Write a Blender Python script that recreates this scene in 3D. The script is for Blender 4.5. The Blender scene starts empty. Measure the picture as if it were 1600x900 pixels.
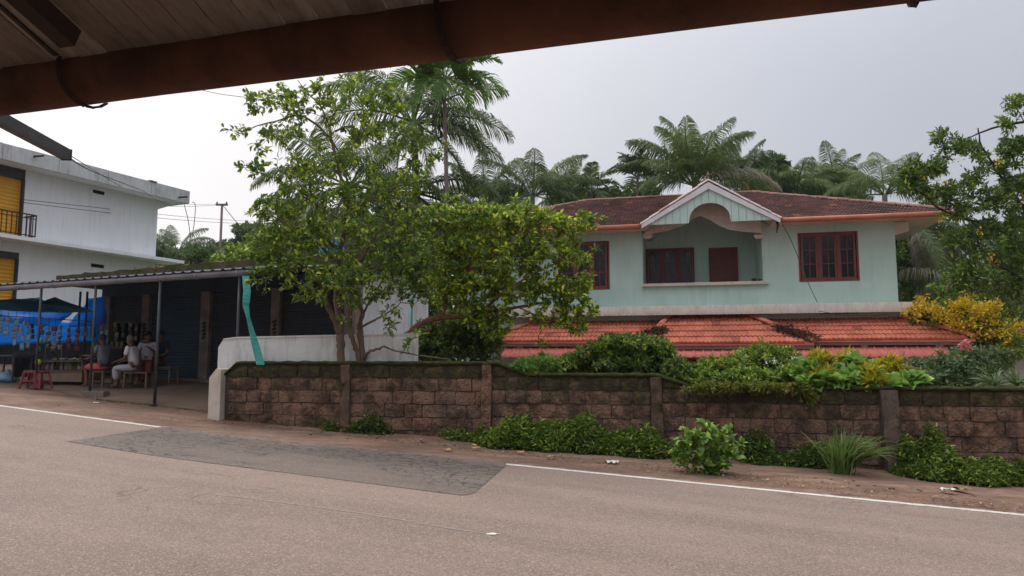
import bpy, math, random
import numpy as np
from mathutils import Vector, Matrix, noise as mnoise

random.seed(7)
rng = np.random.default_rng(7)
SC = bpy.context.scene
COL = SC.collection

# ------------------------------------------------------------------ camera
F = 1100.0            # focal length in pixels of a 1600 px wide frame
CZ = 1.92             # eye height
PITCH = math.atan(0.1)
camd = bpy.data.cameras.new('camera')
camd.sensor_width = 36.0
camd.lens = F / 1600 * 36
camd.clip_start = 0.05
camd.clip_end = 3000
cam = bpy.data.objects.new('camera', camd)
COL.objects.link(cam)
cam.location = (0, 0, CZ)
cam.rotation_euler = (math.pi / 2 + PITCH, 0, 0)
SC.camera = cam

# ------------------------------------------------------------------ world, sun
SUN_EL, SUN_AZ = math.radians(50), math.radians(-50)      # azimuth from +Y, negative = to the left
sun_dir = Vector((math.sin(SUN_AZ) * math.cos(SUN_EL), math.cos(SUN_AZ) * math.cos(SUN_EL), math.sin(SUN_EL)))
W = bpy.data.worlds.new('World')
SC.world = W
W.use_nodes = True
wt = W.node_tree
for n in list(wt.nodes):
    wt.nodes.remove(n)
def wn(t, **kw):
    n = wt.nodes.new(t)
    for k, v in kw.items():
        setattr(n, k, v)
    return n
wo = wn('ShaderNodeOutputWorld')
sky = wn('ShaderNodeTexSky', sky_type='NISHITA')
sky.sun_disc = False
sky.sun_elevation = SUN_EL
sky.sun_rotation = SUN_AZ
sky.air_density = 1.5
sky.dust_density = 4.0
bg1 = wn('ShaderNodeBackground')
bg1.inputs[1].default_value = 0.05
wt.links.new(sky.outputs[0], bg1.inputs[0])
# the cloud deck: CIE overcast (three times brighter overhead than at the horizon), paler round the hidden sun
tc = wn('ShaderNodeTexCoord')
sep = wn('ShaderNodeSeparateXYZ')
wt.links.new(tc.outputs['Generated'], sep.inputs[0])
def wmath(op, a, b=None, clamp=False):
    n = wn('ShaderNodeMath', operation=op)
    n.use_clamp = clamp
    for i, v in enumerate((a, b)):
        if v is None:
            continue
        if isinstance(v, (int, float)):
            n.inputs[i].default_value = v
        else:
            wt.links.new(v, n.inputs[i])
    return n.outputs[0]
zc = wmath('MAXIMUM', sep.outputs['Z'], 0.0)
cie = wmath('ADD', wmath('MULTIPLY', wmath('POWER', zc, 3.4), 2.6), 0.585)
dot = wn('ShaderNodeVectorMath', operation='DOT_PRODUCT')
wt.links.new(tc.outputs['Generated'], dot.inputs[0])
sh = Vector((math.sin(math.radians(-62)), math.cos(math.radians(-62)), 0.25)).normalized()
dot.inputs[1].default_value = sh
glow = wmath('POWER', wmath('MAXIMUM', dot.outputs['Value'], 0.0), 1.4)
lum = wmath('ADD', cie, wmath('MULTIPLY', glow, 0.62))
nz = wn('ShaderNodeTexNoise')
nz.inputs['Scale'].default_value = 2.2
nz.inputs['Detail'].default_value = 4
wt.links.new(tc.outputs['Generated'], nz.inputs['Vector'])
lum = wmath('MULTIPLY', lum, wmath('ADD', wmath('MULTIPLY', nz.outputs[0], 0.22), 0.89))
cmix = wn('ShaderNodeMixRGB')
cmix.inputs[1].default_value = (0.90, 0.935, 1.05, 1)
cmix.inputs[2].default_value = (1.02, 0.985, 0.99, 1)
wt.links.new(wmath('MULTIPLY', glow, 1.3, True), cmix.inputs[0])
bg2 = wn('ShaderNodeBackground')
wt.links.new(cmix.outputs[0], bg2.inputs[0])
wt.links.new(lum, bg2.inputs[1])
mixs = wn('ShaderNodeMixShader')
mixs.inputs[0].default_value = 0.9
wt.links.new(bg1.outputs[0], mixs.inputs[1])
wt.links.new(bg2.outputs[0], mixs.inputs[2])
wt.links.new(mixs.outputs[0], wo.inputs[0])

sd = bpy.data.lights.new('sun', 'SUN')
sd.energy = 1.45
sd.angle = math.radians(14)
sd.color = (1.0, 0.95, 0.87)
so = bpy.data.objects.new('sun', sd)
COL.objects.link(so)
so.rotation_euler = sun_dir.to_track_quat('Z', 'Y').to_euler()

SC.view_settings.view_transform = 'Standard'
SC.view_settings.look = 'None'
SC.view_settings.exposure = 0.0
SC.view_settings.gamma = 1.0
SC.view_settings.use_curve_mapping = False
SC.cycles.max_bounces = 6
SC.cycles.diffuse_bounces = 3
SC.cycles.transmission_bounces = 4
SC.cycles.transparent_max_bounces = 6

# ------------------------------------------------------------------ helpers: picture to place
def ray(px, py):
    u, v = (px - 800) / F, (450 - py) / F
    c, s = math.cos(PITCH), math.sin(PITCH)
    return Vector((u, c - v * s, s + v * c))
def at(px, py, Y):
    d = ray(px, py)
    t = Y / d.y
    return Vector((d.x * t, Y, CZ + d.z * t))
def g(x):
    if x > -5:
        return 0.3 - 0.05 * min(x, 18)
    x = max(x, -17)
    return 0.55 - 0.075 * (x + 5)
def gnd(px, py, dz=0.0):
    d = ray(px, py)
    a, b = 1.0, 80.0
    for _ in range(50):
        m = (a + b) / 2
        if CZ + d.z * m / d.y > g(d.x * m / d.y) + dz:
            a = m
        else:
            b = m
    t = a / d.y
    return Vector((d.x * t, a, CZ + d.z * t))
def frame_hit(px, py, O, a, d):
    """local (lx, lz) where the ray meets the plane local y = d of a frame at O turned by a"""
    r = ray(px, py)
    ux = Vector((math.cos(a), math.sin(a), 0)); uy = Vector((-math.sin(a), math.cos(a), 0))
    o = Vector((0, 0, CZ)) - O
    t = (d - o.dot(uy)) / r.dot(uy)
    p = o + r * t
    return p.dot(ux), p.z

# ------------------------------------------------------------------ helpers: objects
def tag(o, label=None, cat=None, group=None, kind=None):
    if label: o['label'] = label
    if cat: o['category'] = cat
    if group: o['group'] = group
    if kind: o['kind'] = kind
    return o
def thing(name, loc, label, cat, rz=0.0, group=None):
    o = bpy.data.objects.new(name, None)
    o.empty_display_size = 0.2
    o.location = loc
    o.rotation_euler = (0, 0, rz)
    COL.objects.link(o)
    return tag(o, label, cat, group)
def link_mesh(name, me, mat=None, parent=None, loc=None, rot=None):
    o = bpy.data.objects.new(name, me)
    COL.objects.link(o)
    if parent is not None:
        o.parent = parent
    if mat is not None and len(me.materials) == 0:
        me.materials.append(mat)
    if loc is not None: o.location = loc
    if rot is not None: o.rotation_euler = rot
    return o
def copy_tree(o, parent=None):
    c = o.copy()
    COL.objects.link(c)
    c.parent = parent
    for ch in list(o.children):
        copy_tree(ch, c)
    return c

class MB:
    def __init__(s):
        s.v = []; s.f = []
    def add(s, vs, fs):
        n = len(s.v)
        s.v += [tuple(p) for p in vs]
        s.f += [tuple(i + n for i in f) for f in fs]
        return s
    def box(s, x0, x1, y0, y1, z0, z1):
        vs = [(x0, y0, z0), (x1, y0, z0), (x1, y1, z0), (x0, y1, z0), (x0, y0, z1), (x1, y0, z1), (x1, y1, z1), (x0, y1, z1)]
        return s.add(vs, [(0, 3, 2, 1), (4, 5, 6, 7), (0, 1, 5, 4), (1, 2, 6, 5), (2, 3, 7, 6), (3, 0, 4, 7)])
    def bar(s, p, q, w, h, up=(0, 0, 1)):
        p, q = Vector(p), Vector(q)
        d = (q - p).normalized()
        u = Vector(up)
        if abs(d.dot(u)) > 0.99: u = Vector((1, 0, 0))
        x = d.cross(u).normalized() * (w / 2)
        z = x.cross(d).normalized() * (h / 2)
        vs = [p - x - z, p + x - z, p + x + z, p - x + z, q - x - z, q + x - z, q + x + z, q - x + z]
        return s.add(vs, [(0, 3, 2, 1), (4, 5, 6, 7), (0, 1, 5, 4), (1, 2, 6, 5), (2, 3, 7, 6), (3, 0, 4, 7)][::1])
    def tube(s, pts, r, n=8, cap=True):
        pts = [Vector(p) for p in pts]
        if not hasattr(r, '__len__'): r = [r] * len(pts)
        vs = []; fs = []
        ref = Vector((0.13, 0.07, 1)).normalized()
        prev = None
        for i, p in enumerate(pts):
            d = (pts[min(i + 1, len(pts) - 1)] - pts[max(i - 1, 0)])
            if d.length < 1e-9: d = Vector((0, 0, 1))
            d.normalize()
            if prev is None:
                a = d.cross(ref)
                if a.length < 0.1: a = d.cross(Vector((1, 0, 0)))
            else:
                a = prev - d * prev.dot(d)
            a.normalize(); prev = a
            b = d.cross(a)
            for k in range(n):
                t = 2 * math.pi * k / n
                vs.append(p + (a * math.cos(t) + b * math.sin(t)) * r[i])
        for i in range(len(pts) - 1):
            for k in range(n):
                k2 = (k + 1) % n
                fs.append((i * n + k, i * n + k2, (i + 1) * n + k2, (i + 1) * n + k))
        if cap:
            fs.append(tuple(range(n))[::-1])
            fs.append(tuple((len(pts) - 1) * n + k for k in range(n)))
        return s.add(vs, fs)
    def prism(s, poly, y0, y1):
        """polygon in x,z (counter-clockwise seen from -y) given depth from y0 (front) to y1"""
        n = len(poly)
        vs = [(x, y0, z) for x, z in poly] + [(x, y1, z) for x, z in poly]
        fs = [tuple(range(n)), tuple(range(2 * n - 1, n - 1, -1))]
        for i in range(n):
            j = (i + 1) % n
            fs.append((i, i + n, j + n, j))
        return s.add(vs, fs)
    def slab(s, corners, t):
        """3-D polygon thickened downwards by t"""
        c = [Vector(p) for p in corners]
        nn = len(c)
        nr = (c[1] - c[0]).cross(c[2] - c[0]).normalized()
        if nr.z < 0: nr = -nr
        vs = c + [p - nr * t for p in c]
        fs = [tuple(range(nn)), tuple(range(2 * nn - 1, nn - 1, -1))]
        for i in range(nn):
            j = (i + 1) % nn
            fs.append((i, i + nn, j + nn, j))
        return s.add(vs, fs)
    def mesh(s, smooth=False):
        me = bpy.data.meshes.new('mesh')
        me.from_pydata(s.v, [], s.f)
        if smooth:
            me.polygons.foreach_set('use_smooth', [True] * len(me.polygons))
        me.update()
        return me
    def build(s, name, mat, parent=None, smooth=False, fix=True):
        me = s.mesh(smooth)
        if fix:
            import bmesh
            bm = bmesh.new(); bm.from_mesh(me)
            bmesh.ops.recalc_face_normals(bm, faces=bm.faces)
            bm.to_mesh(me); bm.free()
        return link_mesh(name, me, mat, parent)
def bevel(o, w=0.01, seg=2):
    m = o.modifiers.new('bevel', 'BEVEL')
    m.width = w; m.segments = seg; m.limit_method = 'ANGLE'; m.angle_limit = math.radians(40)
    return o

# ------------------------------------------------------------------ helpers: materials
def newmat(name):
    m = bpy.data.materials.new(name)
    m.use_nodes = True
    nt = m.node_tree
    for n in list(nt.nodes):
        nt.nodes.remove(n)
    out = nt.nodes.new('ShaderNodeOutputMaterial')
    return m, nt, out
class N:
    def __init__(s, nt): s.nt = nt
    def node(s, t, **kw):
        n = s.nt.nodes.new(t)
        for k, v in kw.items(): setattr(n, k, v)
        return n
    def set(s, sock, v):
        if isinstance(v, bpy.types.NodeSocket): s.nt.links.new(v, sock)
        elif isinstance(v, (tuple, list)) and len(v) == 3 and sock.type == 'RGBA': sock.default_value = (*v, 1)
        else: sock.default_value = v
    def math(s, op, a, b=0.0, clamp=False):
        n = s.node('ShaderNodeMath', operation=op); n.use_clamp = clamp
        s.set(n.inputs[0], a); s.set(n.inputs[1], b)
        return n.outputs[0]
    def mix(s, f, a, b, bt='MIX'):
        n = s.node('ShaderNodeMixRGB', blend_type=bt)
        s.set(n.inputs[0], f); s.set(n.inputs[1], a); s.set(n.inputs[2], b)
        return n.outputs[0]
    def coord(s, which='Object', scale=(1, 1, 1), rot=(0, 0, 0)):
        if which == 'World':
            o = s.node('ShaderNodeNewGeometry').outputs['Position']
        else:
            o = s.node('ShaderNodeTexCoord').outputs[which]
        m = s.node('ShaderNodeMapping')
        m.inputs['Scale'].default_value = scale
        m.inputs['Rotation'].default_value = rot
        s.nt.links.new(o, m.inputs[0])
        return m.outputs[0]
    def noise(s, vec, scale, detail=4, rough=0.55, dist=0.0):
        n = s.node('ShaderNodeTexNoise')
        s.nt.links.new(vec, n.inputs['Vector'])
        n.inputs['Scale'].default_value = scale
        n.inputs['Detail'].default_value = detail
        n.inputs['Roughness'].default_value = rough
        n.inputs['Distortion'].default_value = dist
        return n.outputs[0]
    def voronoi(s, vec, scale, feature='F1', rnd=1.0):
        n = s.node('ShaderNodeTexVoronoi', feature=feature)
        s.nt.links.new(vec, n.inputs['Vector'])
        n.inputs['Scale'].default_value = scale
        n.inputs['Randomness'].default_value = rnd
        return n
    def ramp(s, f, lo, hi):
        n = s.node('ShaderNodeMapRange'); n.clamp = True
        s.nt.links.new(f, n.inputs[0])
        n.inputs[1].default_value = lo; n.inputs[2].default_value = hi
        return n.outputs[0]
    def bump(s, h, strength=0.3, dist=0.02, normal=None):
        n = s.node('ShaderNodeBump')
        n.inputs['Strength'].default_value = strength
        n.inputs['Distance'].default_value = dist
        s.nt.links.new(h, n.inputs['Height'])
        if normal is not None: s.nt.links.new(normal, n.inputs['Normal'])
        return n.outputs[0]
    def pbsdf(s, col, rough=0.7, spec=0.3, metal=0.0, normal=None, **kw):
        n = s.node('ShaderNodeBsdfPrincipled')
        s.set(n.inputs['Base Color'], col)
        s.set(n.inputs['Roughness'], rough)
        s.set(n.inputs['Specular IOR Level'], spec)
        s.set(n.inputs['Metallic'], metal)
        if normal is not None: s.nt.links.new(normal, n.inputs['Normal'])
        for k, v in kw.items(): s.set(n.inputs[k], v)
        return n.outputs[0]

def mat_basic(name, c1, c2=None, scale=8, rough=0.7, spec=0.3, metal=0.0, bump=0.15, streak=None, streak_col=(0.05, 0.045, 0.04), space='World', detail=5, fine=60):
    """painted, plastered or plain stuff: broad mottling, fine grain, optional vertical dirt streaks"""
    m, nt, out = newmat(name); q = N(nt)
    if c2 is None: c2 = tuple(c * 0.78 for c in c1)
    v = q.coord(space)
    col = q.mix(q.ramp(q.noise(v, scale, detail), 0.3, 0.7), c1, c2)
    if streak:
        vs = q.coord(space, (3.2, 3.2, 0.28))
        sm = q.math('MULTIPLY', q.ramp(q.noise(vs, 2.3, 6, 0.65), 0.47, 0.72), streak)
        blot = q.ramp(q.noise(v, 1.1, 5, 0.6), 0.35, 0.75)
        col = q.mix(q.math('MULTIPLY', sm, blot), col, streak_col)
    h = q.noise(v, fine, 3)
    q_n = q.bump(h, bump, 0.01)
    r = q.math('ADD', q.math('MULTIPLY', q.noise(v, scale * 2, 3), 0.2), rough - 0.1)
    nt.links.new(q.pbsdf(col, r, spec, metal, q_n), out.inputs[0])
    return m

def mat_leaf(name, c1, c2, c3=None, trans=0.35, rough=0.42, spec=0.4, clump=0.7, third=0.82):
    """leaf: each leaf its own shade of c1..c2, a few old or young ones c3, broad patches of growth"""
    m, nt, out = newmat(name); q = N(nt)
    geo = q.node('ShaderNodeNewGeometry')
    rnd = geo.outputs['Random Per Island']
    v = q.coord('World')
    nse = q.ramp(q.noise(v, clump, 3), 0.36, 0.64)
    f = q.math('ADD', q.math('MULTIPLY', rnd, 0.6), q.math('MULTIPLY', nse, 0.4), True)
    col = q.mix(f, c1, c2)
    if c3:
        r2 = q.math('FRACT', q.math('MULTIPLY', rnd, 17.31))
        thr = q.math('ADD', q.math('MULTIPLY', nse, -0.12), third + 0.06)
        col = q.mix(q.math('GREATER_THAN', r2, thr), col, c3)
    b = q.pbsdf(col, rough, spec)
    tcol = q.mix(0.5, col, (0.25, 0.35, 0.03), 'MIX')
    t = q.node('ShaderNodeBsdfTranslucent')
    q.set(t.inputs[0], q.mix(0.35, col, tcol))
    mx = q.node('ShaderNodeMixShader')
    mx.inputs[0].default_value = trans
    nt.links.new(b, mx.inputs[1]); nt.links.new(t.outputs[0], mx.inputs[2])
    nt.links.new(mx.outputs[0], out.inputs[0])
    return m

# ------------------------------------------------------------------ helpers: plants
def norm_rows(a):
    return a / np.maximum(np.linalg.norm(a, axis=1, keepdims=True), 1e-9)
def leaf_mesh(P, D, L, Wd, name='leafmesh', bend=0.25, fine=False, roll=None):
    """P base points, D directions, L lengths, Wd widths -> mesh of folded leaves"""
    n = len(P)
    D = norm_rows(D)
    up = np.tile(np.array([[0, 0, 1.0]]), (n, 1)) + rng.normal(0, 0.45 if roll is None else roll, (n, 3))
    S = norm_rows(np.cross(D, up))
    U = np.cross(S, D)
    L = L[:, None]; Wd = Wd[:, None]
    if fine:
        # base, l1, r1, l2, r2, tip + midrib points m1, m2 (curving down)
        m1 = P + D * L * 0.33 + U * L * 0.03
        m2 = P + D * L * 0.68 - U * L * bend * 0.25
        tip = P + D * L * 0.97 - U * L * bend
        l1 = m1 - S * Wd * 0.46 + U * Wd * 0.16; r1 = m1 + S * Wd * 0.46 + U * Wd * 0.16
        l2 = m2 - S * Wd * 0.40 + U * Wd * 0.14; r2 = m2 + S * Wd * 0.40 + U * Wd * 0.14
        V = np.stack([P, l1, m1, r1, l2, m2, r2, tip], 1).reshape(-1, 3)
        fc = np.array([[0, 2, 1], [0, 3, 2], [1, 2, 5], [1, 5, 4], [2, 3, 6], [2, 6, 5], [4, 5, 7], [5, 6, 7]])
        k = 8
    else:
        mid = P + D * L * 0.45
        l = mid - S * Wd * 0.5 + U * Wd * 0.2
        r = mid + S * Wd * 0.5 + U * Wd * 0.2
        tip = P + D * L - U * L * bend
        V = np.stack([P, l, tip, r], 1).reshape(-1, 3)
        fc = np.array([[0, 2, 1], [0, 3, 2]])
        k = 4
    Fc = (fc[None] + (np.arange(n) * k)[:, None, None]).reshape(-1, 3)
    return np_mesh(V, Fc)
def np_mesh(V, Fc, smooth=False):
    me = bpy.data.meshes.new('mesh')
    V = np.ascontiguousarray(V, dtype=np.float32)
    Fc = np.ascontiguousarray(Fc, dtype=np.int32)
    k = Fc.shape[1]
    me.vertices.add(len(V)); me.vertices.foreach_set('co', V.ravel())
    me.loops.add(len(Fc) * k); me.loops.foreach_set('vertex_index', Fc.ravel())
    me.polygons.add(len(Fc))
    me.polygons.foreach_set('loop_start', np.arange(len(Fc), dtype=np.int32) * k)
    me.polygons.foreach_set('loop_total', np.full(len(Fc), k, dtype=np.int32))
    if smooth: me.polygons.foreach_set('use_smooth', np.ones(len(Fc), dtype=bool))
    me.update(calc_edges=True)
    return me

def grow(limbs, tips, r0=0.02, r1=0.004, sag=0.08, wood=None, n=4):
    """join every twig tip to the nearest wood already there; returns twig paths"""
    nodes = []
    for L in limbs:
        L = [Vector(p) for p in L]
        for a, b in zip(L[:-1], L[1:]):
            m = max(1, int((b - a).length / 0.15))
            for k in range(m):
                nodes.append(a.lerp(b, k / m))
        nodes.append(L[-1])
    nd = np.array([tuple(p) for p in nodes])
    T = np.array([tuple(t) for t in tips])
    d0 = np.array([np.min(np.sum((nd - t) ** 2, 1)) for t in T])
    order = np.argsort(d0)
    cap = np.zeros((len(nd) + len(T) * 5, 3)); cap[:len(nd)] = nd; cnt = len(nd)
    paths = []
    for i in order:
        t = T[i]
        dd = np.sum((cap[:cnt] - t) ** 2, 1)
        # prefer wood that lies below the tip
        dd = dd * (1 + 0.8 * (cap[:cnt, 2] > t[2] + 0.05))
        j = int(np.argmin(dd))
        s = cap[j].copy()
        ln = math.sqrt(np.sum((t - s) ** 2))
        k = 3 if ln < 0.5 else 5
        pts = []
        off = rng.normal(0, 0.10 * ln, 3)
        for q_ in range(k + 1):
            f = q_ / k
            p = s * (1 - f) + t * f + off * math.sin(math.pi * f) + np.array([0, 0, -sag * ln * math.sin(math.pi * f)])
            pts.append(p)
        paths.append(pts)
        for p in pts[1:]:
            if cnt < len(cap):
                cap[cnt] = p; cnt += 1
        if wood is not None:
            rr = min(r0, 0.006 + 0.014 * ln)
            wood.tube(pts, [rr + (r1 - rr) * (q_ / k) for q_ in range(k + 1)], n, cap=False)
    return paths
def leaf_points(paths, per, spread=0.04, start=0.35, up=0.15, out=0.9, reach=0.45):
    """leaf bases and directions along twig paths"""
    P = []; D = []
    for pts in paths:
        a = np.array(pts)
        seg = len(a) - 1
        L = np.linalg.norm(a[-1] - a[0])
        st = max(start, 1 - reach / max(L, 0.01))
        m = per if isinstance(per, int) else int(rng.integers(per[0], per[1]))
        f = st + (1 - st) * np.sqrt(rng.random(m))
        x = f * seg
        i = np.minimum(x.astype(int), seg - 1); fr = (x - i)[:, None]
        p = a[i] * (1 - fr) + a[i + 1] * fr
        tdir = a[-1] - a[-2]; tdir = tdir / max(np.linalg.norm(tdir), 1e-6)
        r = rng.normal(0, 1, (m, 3)); r = norm_rows(r)
        d = r * out + tdir * 0.7 + np.array([0, 0, up])
        P.append(p + r * spread * rng.random((m, 1))); D.append(d)
    return np.concatenate(P), np.concatenate(D)
def in_clumps(clumps, ncount, Yfun=None):
    """clumps: (px, py, rx, ry, Y, dY, weight) in picture units at depth Y -> tip points"""
    w = np.array([c[2] * c[3] * c[6] for c in clumps], float); w /= w.sum()
    cnt = rng.multinomial(ncount, w)
    out = []
    for c, k in zip(clumps, cnt):
        px, py, rx, ry, Y, dY, _ = c
        for _ in range(k):
            v = rng.normal(0, 1, 3); v /= np.linalg.norm(v)
            v *= rng.random() ** (1 / 2.0) * rng.uniform(0.8, 1.22)
            out.append(at(px + v[0] * rx, py + v[1] * ry, Y + v[2] * dY))
    return out
def jit_limb(pts, amp=0.03, sub=4):
    """smooth wobbly limb through points"""
    pts = [Vector(p) for p in pts]
    out = []
    for i in range(len(pts) - 1):
        p0 = pts[max(i - 1, 0)]; p1 = pts[i]; p2 = pts[i + 1]; p3 = pts[min(i + 2, len(pts) - 1)]
        for k in range(sub):
            t = k / sub
            p = 0.5 * ((2 * p1) + (-p0 + p2) * t + (2 * p0 - 5 * p1 + 4 * p2 - p3) * t * t + (-p0 + 3 * p1 - 3 * p2 + p3) * t ** 3)
            out.append(p + Vector(rng.normal(0, amp * 0.4, 3)))
    out.append(pts[-1])
    return out
def limb_tube(mb, pts, r_a, r_b, n=8):
    m = len(pts)
    mb.tube(pts, [(r_a + (r_b - r_a) * i / (m - 1)) * (1 + 0.10 * rng.normal()) for i in range(m)], n, cap=True)

# ------------------------------------------------------------------ road line fitted to the far edge of the road
_lp = [gnd(*p) for p in ((0, 635.5), (130, 650.5), (258, 667), (773, 726), (1000, 746.5), (1200, 765), (1400, 785), (1600, 805))]
_c = np.polyfit([p.x for p in _lp], [p.y for p in _lp], 2)
def R(x):
    if x > 14: return float(np.polyval(_c, 14) + (2 * _c[0] * 14 + _c[1]) * (x - 14))
    if x < -20: return float(np.polyval(_c, -20) + (2 * _c[0] * -20 + _c[1]) * (x + 20))
    return float(np.polyval(_c, x))
WALL_A = math.atan(0.2)
def wall_y(x): return 13.4 - 0.2 * x
ROADW = 7.6

def fbm(x, y, s, o=3):
    return mnoise.fractal(Vector((x * s, y * s, 3.7)), 1.0, 2.0, o)

# ------------------------------------------------------------------ ground
def axis(lo, a, b, hi, step, grow_=1.35):
    xs = list(np.arange(a, b, step)) + [b]
    s = step; x = a; left = []
    while x > lo:
        s *= grow_; x -= s; left.append(max(x, lo))
    s = step; x = b; right = []
    while x < hi:
        s *= grow_; x += s; right.append(min(x, hi))
    return left[::-1] + xs + right
xs = axis(-300, -15, 12, 300, 0.16); ys = axis(-60, 7.5, 20, 320, 0.14)
V = np.zeros((len(xs) * len(ys), 3)); k = 0
for y in ys:
    for x in xs:
        d = y - (R(x) + 0.10)
        z = g(x)
        if -20 < x < 16 and 5 < y < 24:
            n1 = fbm(x, y, 1.1); n2 = fbm(x, y, 5.0)
            if -ROADW - 0.3 < d < 0:
                z -= 0.03
            dd = d - 0.10 * n1 - 0.05 * n2
            if dd > 0:
                z += min(dd * 0.10, 0.012) + 0.012 * n2 * min(dd * 4, 1) + 0.02 * n1 * min(dd, 1)
                rise = max(0, 1 - max(wall_y(x) - y, 0) / 0.5)
                z += 0.05 * rise
        elif -ROADW - 0.3 < d < 0:
            z -= 0.03
        V[k] = (x, y, z); k += 1
nx, ny = len(xs), len(ys)
ii = (np.arange(ny - 1)[:, None] * nx + np.arange(nx - 1)[None]).reshape(-1)
me = np_mesh(V, np.stack([ii, ii + 1, ii + nx + 1, ii + nx], 1), True)
m, nt, out = newmat('red_dirt'); q = N(nt)
v = q.coord('World')
n1 = q.noise(v, 0.9, 6, 0.62); n2 = q.noise(v, 7, 5, 0.6)
c = q.mix(q.ramp(n1, 0.36, 0.64), (0.130, 0.074, 0.050), (0.220, 0.132, 0.090))
c = q.mix(q.math('MULTIPLY', q.ramp(n2, 0.5, 0.75), 0.7), c, (0.065, 0.040, 0.030))
stk = q.noise(q.coord('World', (0.7, 3.2, 1), (0, 0, 0.33)), 1.4, 6, 0.65)
c = q.mix(q.math('MULTIPLY', q.ramp(stk, 0.48, 0.66), 0.65), c, (0.085, 0.055, 0.042))
c = q.mix(q.math('MULTIPLY', q.ramp(stk, 0.44, 0.30), 0.5), c, (0.30, 0.215, 0.165))
peb = q.voronoi(v, 38)
c = q.mix(q.math('MULTIPLY', q.math('LESS_THAN', peb.outputs['Distance'], 0.16), q.ramp(n2, 0.5, 0.6)), c, (0.33, 0.28, 0.24))
sy = q.node('ShaderNodeSeparateXYZ'); nt.links.new(v, sy.inputs[0])
beyond = q.math('ADD', sy.outputs['Y'], q.math('MULTIPLY', sy.outputs['X'], 0.2))
c = q.mix(q.ramp(beyond, 22.0, 30.0), c, (0.05, 0.085, 0.03))
wet = q.ramp(q.noise(v, 0.55, 3), 0.42, 0.66)
rr = q.math('SUBTRACT', 0.93, q.math('MULTIPLY', wet, 0.28))
hb = q.math('ADD', q.math('MULTIPLY', n2, 0.7), q.math('MULTIPLY', q.noise(v, 45, 4), 0.3))
nt.links.new(q.pbsdf(c, rr, 0.25, 0, q.bump(hb, 0.6, 0.03)), out.inputs[0])
MAT_DIRT = m
tag(link_mesh('ground', me, m), kind='structure')

# ------------------------------------------------------------------ road
def strip(x0, x1, v0, v1, z, step=0.25, nv=2, wob=0.0, seed=0):
    xs_ = np.arange(x0, x1 + 1e-6, step); P = []; UV = []
    for x in xs_:
        for j in range(nv + 1):
            vv = v0 + (v1 - v0) * j / nv
            if wob and j in (0, nv):
                vv += wob * mnoise.fractal(Vector((x * 3, seed + j * 5.1, 0)), 1, 2, 3)
            P.append((x, R(x) + vv, g(x) + z)); UV.append((x, vv))
    n = nv + 1
    a = (np.arange(len(xs_) - 1)[:, None] * n + np.arange(nv)[None]).reshape(-1)
    Fc = np.stack([a, a + n, a + n + 1, a + 1], 1)
    me = np_mesh(np.array(P), Fc, True)
    uvl = me.uv_layers.new(name='UVMap')
    li = np.zeros(len(me.loops), dtype=np.int32); me.loops.foreach_get('vertex_index', li)
    uvl.data.foreach_set('uv', np.array(UV, dtype=np.float32)[li].ravel())
    return me
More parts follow.
